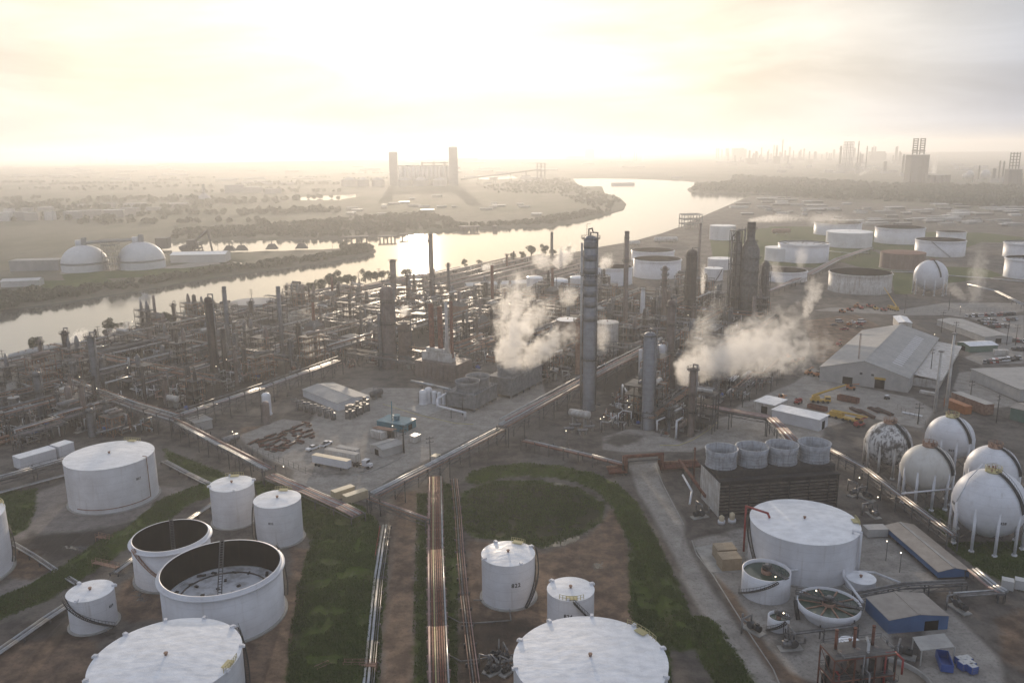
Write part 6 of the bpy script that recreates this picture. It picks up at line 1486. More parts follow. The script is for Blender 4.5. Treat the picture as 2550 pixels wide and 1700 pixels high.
# mobile cranes
def crane(g, rz, label, boom, axles=5, L=12.5, big=True):
 t = thing('mobile_crane', label, 'crane', (g.x, g.y, 0), rz, 'mobile cranes'); occ(g, 7)
 mb = MB(); mb.zbox(-L / 2, L / 2, -1.3, 1.3, .9, 1.6); mb.build('chassis', MATS['yellow_paint'], t)
 mb = MB(); mb.zbox(L / 2 - 2.4, L / 2, -1.25, 1.25, 1.603, 2.9); mb.build('cab', MATS['yellow_paint'], t); mb = MB(); mb.zbox(L / 2 - .03, L / 2 + .03, -1.1, 1.1, 2.0, 2.75); mb.zbox(L / 2 - 2.2, L / 2 - .2, -1.28, 1.28, 2.0, 2.7); mb.build('windscreen', MATS['glass_dark'], t)
 mb = MB(); mb.zbox(-L * .42, -L * .05, -1.25, 1.25, 1.603, 3.0); mb.build('superstructure', MATS['yellow_paint'], t)
 mb = MB(); mb.cyl((-L * .38, 0, 3.0), boom, .55, 4, .38, smooth=False); mb.cyl(Vector(boom) * .5 + Vector((-L * .19, 0, 1.5)), Vector(boom) + (Vector(boom) - Vector((-L * .38, 0, 3.0))).normalized() * 2, .3, 4, smooth=False); mb.build('boom', MATS['yellow_paint'], t)
 for i in range(axles):
  for y in (-1.15, 1.15): w_ = MB(); x = -L / 2 + 1.2 + i * (L - 2.4) / (axles - 1); w_.cyl((x, y - .25, .65), (x, y + .25, .65), .65, 14); w_.build('wheel', MATS['tyre'], t)
 return t
crane(G(15, 440, 1310), rot_px(15, (280, 1270), (590, 1345)), 'long yellow mobile crane with boom lowered flat beside the white store', (7.5, 0, 3.6), 5, 14.5)
crane(G(15, 180, 1120), rot_px(15, (90, 1110), (270, 1120)), 'yellow crane with raised boom near the smoking yard', (8.5, 0, 8), 4, 8.5)
crane(G(6, 1370, 190), rot_px(6, (1290, 170), (1400, 200)) + PI, 'far yellow crane with long boom leaning left behind the warehouse', (10, 0, 13), 4, 9)
# assorted machines: lifts and telehandlers
def machine(g, rz, m, label, v):
 t = thing('lift_truck', label, 'lift truck', (g.x, g.y, 0), rz, 'lift trucks and machines'); s = 1.0
 mb = MB(); mb.zbox(-2.2, 1.8, -1.0, 1.0, .6, 1.5); mb.zbox(-2.2, -1.0, -.9, .9, 1.503, 2.1); mb.build('body', MATS[m], t)
 mb = MB(); mb.zbox(-.7, .6, -.9, .1, 1.503, 2.6); mb.build('cab', MATS['glass_dark'], t)
 mb = MB(); mb.cyl((-1.9, .55, 2.0), (3.2, .55, 1.4 + v * 1.8), .2, 4, smooth=False); mb.bar((3.2, -.2, 1.4 + v * 1.8), (3.2, 1.3, 1.4 + v * 1.8), .3); mb.build('arm', MATS[m], t)
 for x in (-1.5, 1.3):
  for y in (-1, 1): w_ = MB(); w_.cyl((x, y - .2, .6), (x, y + .2, .6), .6, 12); w_.build('wheel', MATS['tyre'], t)
 return t
for i, (k, x, y, m) in enumerate(((6, 750, 795, 'red_paint'), (6, 820, 605, 'orange_paint'), (6, 875, 620, 'orange_paint'), (6, 1015, 420, 'red_paint'), (6, 1095, 705, 'orange_paint'), (6, 645, 770, 'orange_paint'), (6, 1150, 945, 'red_paint'),
       (6, 1040, 205, 'orange_paint'), (6, 1090, 195, 'red_paint'), (6, 1160, 180, 'red_paint'), (6, 1215, 170, 'red_paint'), (6, 1255, 185, 'yellow_paint'), (6, 1310, 195, 'red_paint'), (6, 1130, 170, 'orange_paint'), (6, 770, 520, 'rust'), (6, 730, 535, 'rust'), (6, 690, 500, 'orange_paint'), (6, 1150, 290, 'red_paint'), (6, 1085, 290, 'orange_paint'))):
 g = G(k, x, y); machine(g, rnd.uniform(0, 6), m, place_words({'red_paint': 'red lift truck', 'orange_paint': 'orange lift truck', 'rust': 'rusty machine', 'yellow_paint': 'yellow lift truck'}[m], g), rnd.random())
car('pickup', 'car_red', G(6, 1050, 318), .2, 'red pickup truck alone on the open ground left of the warehouse', 'vehicles in the warehouse yard', 'pickup truck')
for i, (x, y, p_, kd, lb) in enumerate(((1020, 268, 'car_silver', 'van', 'silver van parked behind the red pickup'), (1100, 275, 'car_white', 'pickup', 'white pickup between the silver van and the warehouse'), (1165, 268, 'car_white', 'van', 'white van close to the back corner of the warehouse'), (985, 290, 'car_dark', 'sedan', 'dark car left of the red pickup'), (1150, 305, 'car_dark', 'sedan', 'dark car right of the red pickup'))):
 car(kd, p_, G(6, x, y), rnd.uniform(-.3, .4), lb, 'vehicles in the warehouse yard', 'car')
t = thing('golf_cart', 'small dark cart with pale roof in the middle of the warehouse yard', 'cart', G(15, 890, 1085), .4)
mb = MB(); mb.zbox(-1.2, 1.2, -.6, .6, .35, .9); mb.zbox(-.9, .1, -.55, .55, .903, 1.2); mb.build('body', MATS['car_dark'], t); mb = MB(); mb.zbox(-1, .9, -.65, .65, 1.85, 1.93); mb.build('roof', MATS['car_white'], t); mb = MB(); [mb.bar((x, y, .9), (x, y, 1.85), .06) for x in (-.9, .8) for y in (-.55, .55)]; mb.build('frame', MATS['dark_steel'], t)
for x in (-.8, .8):
 for y in (-.6, .6): w_ = MB(); w_.cyl((x, y - .1, .28), (x, y + .1, .28), .28, 10); w_.build('wheel', MATS['tyre'], t)
# car park
rowspec = [(15, (1740, 212), (2240, 188), 16, 'back'), (15, (1870, 255), (2040, 262), 6, 'second'), (15, (1900, 285), (2060, 292), 6, 'third'), (15, (1985, 322), (2180, 320), 7, 'fourth'), (15, (2140, 248), (2270, 240), 5, 'short right'), (15, (2240, 470), (2352, 480), 4, 'edge'), (15, (1930, 705), (2300, 660), 13, 'front'), (15, (2240, 560), (2340, 565), 3, 'lone')]
n_ = 0
ORD = ['first', 'second', 'third', 'fourth', 'fifth', 'sixth', 'seventh', 'eighth', 'ninth', 'tenth', 'eleventh', 'twelfth', 'thirteenth', 'fourteenth', 'fifteenth', 'sixteenth']
for k, a, b, n, nm in rowspec:
 for i in range(n):
  f = i / max(n - 1, 1); x = a[0] + (b[0] - a[0]) * f; y = a[1] + (b[1] - a[1]) * f + rnd.uniform(-3, 3)
  p_ = rnd.choice(['car_white', 'car_dark', 'car_dark', 'car_silver', 'car_white', 'car_red', 'car_dark']); kd = rnd.choice(['sedan', 'pickup', 'pickup', 'van'])
  car(kd, p_, G(k, x, y), 1.15 + rnd.uniform(-.08, .08), '%s %s, %s in the %s row of the car park' % ({'car_white': 'white', 'car_dark': 'dark', 'car_silver': 'silver', 'car_red': 'red'}[p_], {'sedan': 'car', 'pickup': 'pickup', 'van': 'van'}[kd], ORD[i], nm), 'vehicles in the car park', 'car')
# tall light poles and utility poles
for i, (x, y, tx, ty) in enumerate(((1640, 850, 1690, 460), (1712, 850, 1765, 345))):
 g = G(6, x, y); h_ = hgt(g, 6, tx, ty)
 t = thing('flood_light_mast', ['shorter of the two pale floodlight masts by the warehouse', 'taller of the two pale floodlight masts by the warehouse'][i], 'light mast', g, 0, 'floodlight masts'); mb = MB(); mb.cyl((0, 0, 0), (0, 0, h_), .75, 12, .45); mb.build('pole', MATS['old_white'], t); mb = MB(); mb.cyl((0, 0, h_), (0, 0, h_ + .5), .9, 10); [mb.box((1.0 * math.cos(a), 1.0 * math.sin(a), h_ + .2), (.5, .35, .45), a) for a in (0, 1.57, 3.14, 4.71)]; mb.build('lamp_ring', MATS['galvanised'], t)
for i, (k, x, y, h_, lb) in enumerate(((15, 1350, 870, 15, 'utility pole with three crossarms at the right corner of the warehouse'), (15, 1775, 1120, 10, 'dark pole standing behind the long brown container'), (15, 2055, 1340, 12, 'dark pole between the brown container and the green shed'), (15, 1220, 1350, 9, 'dark pole between the dirty and back white spheres'), (15, 2165, 510, 14, 'grey pole at the edge of the car park'), (15, 2260, 510, 12, 'grey pole beside the edge row of cars'), (15, 1080, 170, 13, 'thin pole behind the warehouse ridge'), (15, 1550, 140, 13, 'thin pole by the road behind the office shed'), (15, 1470, 380, 13, 'thin pole left of the long office shed'), (15, 1600, 560, 16, 'dark pole with crossarm behind the floodlight masts'))):
 power_pole(G(k, x, y), h_, lb, rnd.uniform(-.4, .8), 'utility poles')
g = G(15, 570, 900); h_ = hgt(g, 15, 600, 380); t = thing('guyed_mast', 'thin lattice radio mast in front of the warehouse gable', 'mast', g); mb = MB()
for a in (0, 2.1, 4.2): mb.bar((.35 * math.cos(a), .35 * math.sin(a), 0), (.35 * math.cos(a), .35 * math.sin(a), h_), .1)
for i in range(int(h_)): mb.bar((.35, 0, i), (-.18, .3, i + 1), .05); mb.bar((-.18, .3, i), (-.18, -.3, i + 1), .05)
mb.build('lattice', MATS['rust_pale'], t)
# ------------------------------------------------------------------ small things of the water plant
for i, (x, y) in enumerate(((270, 755), (300, 815))):
 box_unit(G(9, x, y), rot_px(9, (225, 830), (375, 820)), 5.4, 4.2, 3.3, ['tan enclosure behind its twin beside the red foam pipe', 'tan enclosure nearer the road beside the red foam pipe'][i], 'tan_box', 'pump_enclosure', 'enclosure', 'tan pump enclosures')
for i, (x, y) in enumerate(((252, 530), (320, 522))):
 t = thing('dosing_tank', ['smaller pale dosing tank by the dark cooling tower', 'larger pale dosing tank by the dark cooling tower'][i], 'dosing tank', G(9, x, y)); mb = MB(); mb.cyl((0, 0, 0), (0, 0, 1.0), 1.1 + i * .1, 16); mb.build('bund', MATS['white_paint'], t); mb = MB(); mb.lathe([(.75, .5), (.8, 2.2 + .5 * i), (.4, 2.6 + .5 * i), (.1, 2.8 + .5 * i)], 16); mb.build('vessel', MATS['cream_box'], t)
box_unit(G(9, 1250, 605), rot_px(9, (1190, 610), (1320, 605)), 6, 3.4, 2.3, 'beige low box behind the end of the long blue shed', 'pale_wall', 'switch_box', 'box', ribs=False)
for i, (x, y) in enumerate(((2110, 955), (2195, 955))): box_unit(G(9, x, y), -.5, 2.6, 2.2, 2.4, ['pale utility box left of its twin on the dark grass', 'pale utility box at the right edge on the dark grass'][i], 'far_white', 'utility_box', 'box', 'utility boxes by the spheres', ribs=False)
gd = G(9, 1700, 1450); t = thing('dumpster', 'open blue dumpster under the awning', 'dumpster', gd, rot_px(9, (1670, 1465), (1745, 1460)) + 1.2); mb = MB(); [mb.zbox(-2.8, 2.8, s * 1.2 - .06, s * 1.2 + .06, .15, 1.9) for s in (-1, 1)]; [mb.zbox(s * 2.8 - .06, s * 2.8 + .06, -1.13, 1.13, .15, 1.9) for s in (-1, 1)]; mb.zbox(-2.73, 2.73, -1.13, 1.13, .15, .3); mb.build('body', MATS['blue_box'], t)
ci = 0
for i, (x, y) in enumerate(((1805, 1450), (1845, 1445), (1822, 1478), (1866, 1475), (1880, 1500))):
 t = thing('liquid_tote', ['back left', 'back right', 'front left', 'middle right', 'nearest'][i] + ' blue caged tote in the cluster beside the dumpster', 'tote', G(9, x, y), .3, 'blue totes by the dumpster')
 mb = MB(); mb.zbox(-.85, .85, -.85, .85, .2, 1.75); mb.build('body', MATS['blue_box'], t); mb = MB(); mb.zbox(-.75, .75, -.75, .75, 1.753, 1.85); mb.cyl((0, 0, 1.85), (0, 0, 2.0), .2, 10); mb.build('lid', MATS['far_white'], t)
 mb = MB(); [mb.bar((x_, y_, 0), (x_, y_, 1.85), .08) for x_ in (-.88, .88) for y_ in (-.88, .88)]; [mb.bar((-.88, s * .88, z), (.88, s * .88, z), .05) for s in (-1, 1) for z in (.5, 1.0, 1.5)]; mb.build('cage', MATS['galvanised'], t)
# red scrubber frame with three brown vessels
gS = G(19, 800, 1100); hS = hgt(gS, 19, 800, 470)
rr = rot_px(19, (800, 1100), (1300, 1040))
mbs = []
for i in range(3):
 m_ = MB(); m_.lathe([(1.7, 0), (1.7, hS - .6), (1.0, hS), (.1, hS + .2)], 20, (-4.2 + i * 4.1, 0, 0)); mbs.append(('vessel', m_, 'column_tan'))
for i in range(3):
 m_ = MB(); m_.cyl((-4.6 + i * 4.1, .8, hS), (-4.6 + i * 4.1, .8, hS + 4.2), .32, 10); m_.cyl((-4.6 + i * 4.1, .8, hS + 4.2), (-4.6 + i * 4.1, .8, hS + 4.5), .36, 10); mbs.append(('vent_stack', m_, 'rust'))
m_ = MB(); m_.tube([(1.2, -1.5, 1), (1.2, -1.5, hS + 2), (1.6, 0, hS + 2.6)], .3, 8); mbs.append(('transfer_pipe', m_, 'bright_pipe'))
for i in range(16):
 m_ = MB(); x, y, z = rnd.uniform(-6.5, 6.5), rnd.uniform(-3.5, 3.5), rnd.uniform(2, hS + 1.2); x2, y2 = x + rnd.uniform(-5, 5), y + rnd.uniform(-3, 3); m_.tube([(x, y, .3), (x, y, z), (x2, y, z), (x2, y2, z), (x2, y2, max(.3, z - rnd.uniform(2, 6)))], rnd.uniform(.1, .24), 7); mbs.append(('pipe', m_, rnd.choice(['dark_steel', 'rust', 'column_dark', 'red_paint', 'galvanised'])))
m_ = MB(); m_.zbox(-6, -1, -2.4, 1.5, .1, hS * .62); m_.zbox(1, 6, -1.5, 2.2, .1, hS * .8); mbs.append(('housing', m_, 'column_dark'))
gSc = gS + Vector((math.cos(rr), math.sin(rr), 0)) * 4.6 + Vector((-math.sin(rr), math.cos(rr), 0)) * 1.5
frame_block(gSc, rr, 13.5, 5.5, [hS * .5, hS], 'scrubber_frame', 'rust red railed platform carrying three brown vessels and steaming vents', 'scrubber', 'rust', True, 'scrubbers', mbs, bays=(3, 1))
# round concrete basin at the lower edge with walkway
gB_ = G(9, 1320, 1640); Rb_ = 9.0
t = thing('settling_basin', 'round concrete basin of brown sludge with a walkway at the lower edge', 'basin', gB_); occ(gB_, 10)
mb = MB(); mb.lathe([(Rb_, -.2), (Rb_, 3.2), (Rb_ - .4, 3.2), (Rb_ - .4, 1.8)], 56, cap0=False, cap1=False); mb.build('wall', MATS['concrete'], t); mb = MB(); mb.lathe([(Rb_ - .41, 2.2), (.05, 2.2)], 48, cap0=False, cap1=False); mb.build('sludge_surface', MATS['sludge'], t)
mb = MB(); p, q = Vector((-5.5, 12, 3.6)), Vector((1.2, -1, 3.6)); n = Vector((.9, .45, 0)) * .9; mb.slab(p + n, p - n, q - n, q + n, .2); handrail(mb, [p.lerp(q, i / 7) + n for i in range(8)], 1.1); handrail(mb, [p.lerp(q, i / 7) - n for i in range(8)], 1.1); mb.build('walkway', MATS['steel_grey'], t)
machinery = [(9, 1430, 1390, 'dark_steel', 'black machine housing under the steam behind the scrubber'), (9, 700, 1345, 'galvanised', 'small pump frame on the concrete left of the scrubber'), (9, 110, 490, 'dark_steel', 'dark pump skid at the corner of the four fan tower'), (9, 1120, 345, 'galvanised', 'grey pump skid behind the big water tank'), (9, 1200, 370, 'dark_steel', 'dark pump skid beside the sphere pipe rack'), (9, 1240, 480, 'galvanised', 'white control stand behind the long blue shed'), (9, 460, 1230, 'dark_steel', 'black bin left of the small clarifier'), (9, 1800, 1090, 'dark_steel', 'dark sump with hose right of the near blue shed')]
def pump_skid(g, rz, m, label, s=1.0, group='pump skids'):
 t = thing('pump_skid', label, 'pump skid', (g.x, g.y, 0), rz, group)
 mb = MB(); mb.zbox(-1.8 * s, 1.8 * s, -.8 * s, .8 * s, 0, .3); mb.build('base', MATS['concrete'], t)
 mb = MB(); mb.cyl((-1.3 * s, 0, .9 * s), (0, 0, .9 * s), .5 * s, 12); mb.box((-.7 * s, 0, 1.5 * s), (.5 * s, .5 * s, .3)); mb.build('motor', MATS[m], t)
 mb = MB(); mb.cyl((.5 * s, -.35 * s, .9 * s), (.5 * s, .35 * s, .9 * s), .65 * s, 12); mb.cyl((0, 0, .9 * s), (1.2 * s, 0, .9 * s), .2, 8); mb.build('casing', MATS['steel_grey'], t)
 mb = MB(); mb.tube([(.5 * s, 0, 1.3 * s), (.5 * s, 0, 2.6 * s), (.5 * s, 2.2 * s, 2.6 * s), (.5 * s, 2.2 * s, .2)], .16 * s, 7); mb.tube([(1.2 * s, 0, .9 * s), (2.2 * s, 0, .9 * s), (2.2 * s, 0, 2.0 * s)], .18 * s, 7); mb.build('pipe', MATS['galvanised'], t)
 return t
for k, x, y, m, lb in machinery: pump_skid(G(k, x, y), rnd.uniform(0, 3), m, lb, 1.5)
for i, (x, y) in enumerate(((1010, 1400), (1060, 1420), (1000, 1500), (1080, 1500), (960, 1480))): pump_skid(G(8, x, y), .3 * i, 'dark_steel', ['pump behind', 'pump right of', 'pump left of', 'pump in front of', 'outermost pump of'][i] + ' the dark manifold by the huge panelled roof', 1.1, 'pumps by the huge panelled roof')
# small foot bridges over the pipes
for i, (k, a, b, z_) in enumerate(((7, (635, 645), (730, 665), 1.6), (7, (615, 815), (770, 850), 1.6), (7, (2060, 1530), (2150, 1490), 1.4), (8, (20, 1490), (230, 1490), 1.6))):
 p, q = G(k, *a), G(k, *b); t = thing('foot_bridge', ['rusty step-over bridge beyond the black topped open tank', 'rusty step-over bridge left of the half hidden open tank', 'yellowish step-over at the foot of the grass bank', 'dark step-over bridge across the silver pipe bundle'][i], 'foot bridge', p); d = q - p; n = Vector((-d.y, d.x, 0)).normalized() * .6; zz = Vector((0, 0, z_))
 mb = MB(); mb.slab(zz + n, zz - n, d + zz - n, d + zz + n, .15); [mb.bar(v_ + s * n, v_ + s * n + zz, .15) for v_ in (Vector(), d) for s in (-1, 1)]; mb.build('deck', MATS['rust_pale'], t); mb = MB(); handrail(mb, [d * (j / 4) + zz + n for j in range(5)], 1.0, r=.05); handrail(mb, [d * (j / 4) + zz - n for j in range(5)], 1.0, r=.05); mb.build('handrail', MATS['rust_pale'], t)
# ------------------------------------------------------------------ far tank farm on the right
FARM = 'white tanks of the far tank farm'
def ft(k, xl, xr, yb, yr, label, roof='cone', **kw):
 C, R, H = tank_fit(k, xl, xr, yb, yr, kw.pop('cxb', None))
 return tank(C, R, H, label, roof, group=FARM, seg=48, **kw)
ft(3, 530, 742, 920, 836, 'far white fixed roof tank overlapping the grey floating roof tank', rise=.03, stair=(.9, 1.6, 0, 1))
ft(3, 612, 946, 930, 812, 'far wide tank with flat grey roof behind a smaller white one', 'floating', depth_in=.8)
ft(3, 925, 1230, 832, 735, 'far tank with bright white domed roof in the middle of the far farm', rise=.03)
ft(3, 848, 1160, 752, 676, 'farthest open tank, its rim veiled by the drifting steam', 'open', depth_in=5)
ft(3, 1240, 1570, 808, 706, 'far open tank with dark inside right of the bright white roofed one', 'open', depth_in=5)
ft(3, 1500, 1835, 890, 788, 'far open tank with a slanting stair, right of the brown tank', 'open', depth_in=5, stair=(.45, -.35, 0, 1))
ft(3, 1645, 1842, 780, 730, 'smallest far open tank at the back right', 'open', depth_in=4)
tank(*tank_fit(3, 1274, 1574, 975, 872), 'rusty brown tank standing among the white ones of the far farm', rise=.03, shell='brown_tank', roofm='rust', group=FARM, lm='the rusty brown tank')
ft(3, 937, 1353, 1135, 1010, 'nearest far open tank with streaked shell and greenish roof inside', 'open', depth_in=6, shell='old_white', lm='the streaked open tank')
ft(3, 525, 806, 1058, 990, 'far open tank just right of the reactor tower', 'open', depth_in=6)
ft(3, 2072, 2420, 905, 808, 'far white tank cut by the right edge, the upper of two', 'floating', depth_in=1)
ft(3, 2075, 2440, 1040, 912, 'far white tank cut by the right edge, the lower of two', 'floating', depth_in=2)
ft(3, 172, 340, 782, 690, 'far white tank left of the reactor frame by the river', rise=.03)
ft(3, 138, 260, 1045, 968, 'white roofed tank with dark stair tucked behind the pipe wrapped tower', rise=.05, stair=(.2, 1.0, 0, 1))
ft(3, 160, 320, 975, 905, 'grey sided tank behind the white roofed one by the pipe wrapped tower', rise=.03)
ft(2, 1897, 2208, 1035, 918, 'wide open tank near the river, in front of its twin', 'open', depth_in=3, lm='the river side open tank')
ft(2, 1885, 2165, 925, 858, 'wide open tank near the river, behind its twin', 'open', depth_in=3)
ft(2, 1655, 1892, 1078, 965, 'open tank close behind the tall banded tower', 'open', depth_in=4)
ft(2, 1205, 1312, 1130, 1030, 'left of three small dome topped white tanks behind the steam', 'dome', rise=.22)
ft(2, 1345, 1476, 1135, 1050, 'middle of three small dome topped white tanks behind the steam', 'dome', rise=.22)
ft(2, 1487, 1600, 1120, 1030, 'right of three small dome topped white tanks behind the steam', 'dome', rise=.22)
tank(*tank_fit(5, 1400, 1545, 480, 262), 'brown sided tank with gleaming white disc roof left of the tall banded tower', rise=.02, shell='column_tan', group='process tanks', lm='the disc roofed tank')
tank(*tank_fit(5, 1655, 1800, 460, 280), 'pale grey tank just right of the tall banded tower', rise=.05, shell='old_white', roofm='old_white', group='process tanks')
ft(1, 1500, 1790, 1270, 1200, 'grey low tank on the river bank behind the slender stacks', rise=.02, shell='far_grey', roofm='far_grey', cxb=1650)
for i, (k, x, y, L, r) in enumerate(((2, 2110, 800, 26, 3.2), (3, 640, 740, 22, 3), (2, 1900, 820, 14, 2.6))):
 saddle_drum(G(k, x, y), .1, L, r, r + 1.5, ['long pale bullet tank by the far river bend', 'rusty bullet tank behind the far white tanks', 'short pale bullet tank beside the river side open tanks'][i], 'old_white' if i != 1 else 'rust_pale', group='bullet tanks', name='bullet_tank')
shed(G(2, 1050, 1105), .25, 60, 14, 6, 'long pale roofed shed beside the river behind the steam', 1.5, 'old_white', 'far_white', cat='shed')
pipe_rack(lift(3, [(820, 1000), (1010, 900), (1220, 830)], 4), 3.8, 7, PINK + [(2.8, .3, 'bright_pipe', 0), (-2.8, .3, 'bright_pipe', 0)], 'broad pipe rack slanting between the far open tanks', far=True, frame_every=12)
pipe_rack(lift(3, [(560, 1110), (700, 1050), (800, 1005)], 4), 3.8, 7, PINK, 'broad pipe rack slanting right of the reactor tower', far=True, frame_every=12)
pipe_rack(lift(3, [(1355, 985), (1500, 990), (1720, 1010), (2000, 1030), (2260, 1055)], 1), .9, 3, [(-1, .4, 'bright_pipe', 0), (0, .35, 'bright_pipe', 0), (1, .3, 'galvanised', 0)], 'white ground pipes crossing behind the distant sphere', far=True, frame_every=20)
pipe_rack(lift(3, [(1860, 1065), (2040, 1110), (2221, 1200)], 3), 2.8, 3, [(-1, .3, 'bright_pipe', 0), (0, .3, 'galvanised', 0), (1, .3, 'bright_pipe', 0)], 'pipe rack slanting down to the right edge beyond the car park', far=True, frame_every=15)
pipe_rack(lift(3, [(950, 850), (1100, 865), (1210, 860)], 2), 1.8, 3, [(-1, .3, 'bright_pipe', 0), (.5, .3, 'bright_pipe', 0)], 'low white pipes at the foot of the bright white roofed far tank', far=True, frame_every=15)
# ------------------------------------------------------------------ filling the process units
def inpoly(p, poly):
 c = False; n = len(poly)
 for i in range(n):
  a, b = poly[i], poly[(i + 1) % n]
  if (a[1] > p.y) != (b[1] > p.y) and p.x < (b[0] - a[0]) * (p.y - a[1]) / (b[1] - a[1]) + a[0]: c = not c
 return c
UA = PL(0, (-30, 915), (-30, 868), (150, 818), (330, 762), (500, 728), (640, 700), (760, 690), (900, 672), (1010, 700), (1010, 760), (900, 800), (790, 822), (680, 852), (560, 890), (430, 945), (330, 925), (240, 885), (150, 905))
UB = PL(0, (-30, 1030), (-30, 935), (120, 910), (190, 900), (300, 950), (390, 985), (350, 1000), (170, 1005), (60, 1040))
UC = PL(0, (1090, 690), (1250, 660), (1340, 652), (1480, 690), (1640, 725), (1760, 730), (1770, 790), (1660, 830), (1560, 870), (1500, 900), (1460, 860), (1330, 860), (1260, 800), (1080, 790))
UG = PL(0, (1000, 690), (1100, 685), (1090, 790), (1140, 800), (1160, 835), (1090, 850), (1010, 800))
UH = PL(0, (1470, 690), (1560, 660), (1640, 690), (1660, 730), (1560, 720))
UI = PL(0, (1200, 800), (1330, 810), (1320, 870), (1250, 900), (1240, 850))
UD = PL(0, (1400, 975), (1400, 930), (1470, 905), (1560, 890), (1690, 880), (1760, 850), (1800, 860), (1700, 930), (1640, 965), (1600, 1010), (1450, 990))
UE = PL(0, (0, 860), (200, 790), (480, 725), (700, 680), (860, 655), (1000, 628), (1240, 590), (1330, 600), (1340, 650), (1100, 690), (900, 672), (640, 700), (330, 762), (100, 835))
UF = PL(0, (830, 790), (930, 800), (1000, 830), (1080, 850), (1050, 880), (960, 860), (850, 850), (790, 840))
# racks first
def line_in(poly, along, spacing, off0, zz, spec, words, tiers=1, minlen=35, jitter=0, maxn=12):
 pts = [Vector((p[0], p[1], 0)) for p in poly]
 across = E2 if along is E1 else E1
 lo = min(p.dot(across) for p in pts); hi = max(p.dot(across) for p in pts)
 c = lo + off0; out = 0
 while c < hi and out < maxn:
  a0 = min(p.dot(along) for p in pts); a1 = max(p.dot(along) for p in pts)
  run = None; s = a0
  while s <= a1 + 4:
   q = along * s + across * c
   # E1, E2 are an orthonormal pair
   ok = s <= a1 and inpoly(q, poly)
   if ok and run is None: run = s
   if not ok and run is not None:
    if s - run > minlen:
     p0, p1 = along * run + across * c, along * (s - 4) + across * c
     z_ = zz + rnd.uniform(-.8, 1.2)
     mid = p0.lerp(p1, rnd.uniform(.35, .65)); sh = across * rnd.uniform(2, 5) * rnd.choice((-1, 1))
     pts_ = [p0, p1] if rnd.random() < .5 else [p0, mid, mid + sh + along * .5, p1 + sh]
     sp = [(o, r * rnd.uniform(.8, 1.3), rnd.choice([m, m, 'galvanised', 'steel_grey', 'rust_pale']), t_) for o, r, m, t_ in spec if rnd.random() < .9]
     pipe_rack(pts_, z_, rnd.choice((4.2, 5.0, 5.6)), sp, place_words(words, p0.lerp(p1, .5)), tiers=tiers, frame_every=10, far=True, group='pipe racks between the units'); out += 1
    run = None
   s += 4.0
  c += spacing * rnd.uniform(.85, 1.2)
line_in(UA, E1, 36, 10, 6.2, MIX, 'two tier pipe rack toward the river', 2)
line_in(UA, E2, 40, 14, 7.0, DARK, 'cross rack of grey pipes', 2)
line_in(UC, E1, 34, 12, 6.5, MIX, 'two tier pipe rack', 2)
line_in(UC, E2, 38, 10, 7.0, DARK, 'cross rack of dark pipes', 2)
line_in(UE, E1, 15, 6, 3.2, PINK, 'silver pipe rack along the bank', 1, 60)
line_in(UB, E1, 26, 6, 5.5, MIX, 'dense pipe rack', 2, 25)
line_in(UD, E1, 22, 5, 5.5, DARK, 'dark pipe rack', 2, 20)
line_in(UF, E2, 20, 5, 5, DARK, 'low dark rack', 1, 20)
KIND_N = {}
LAMPS = []
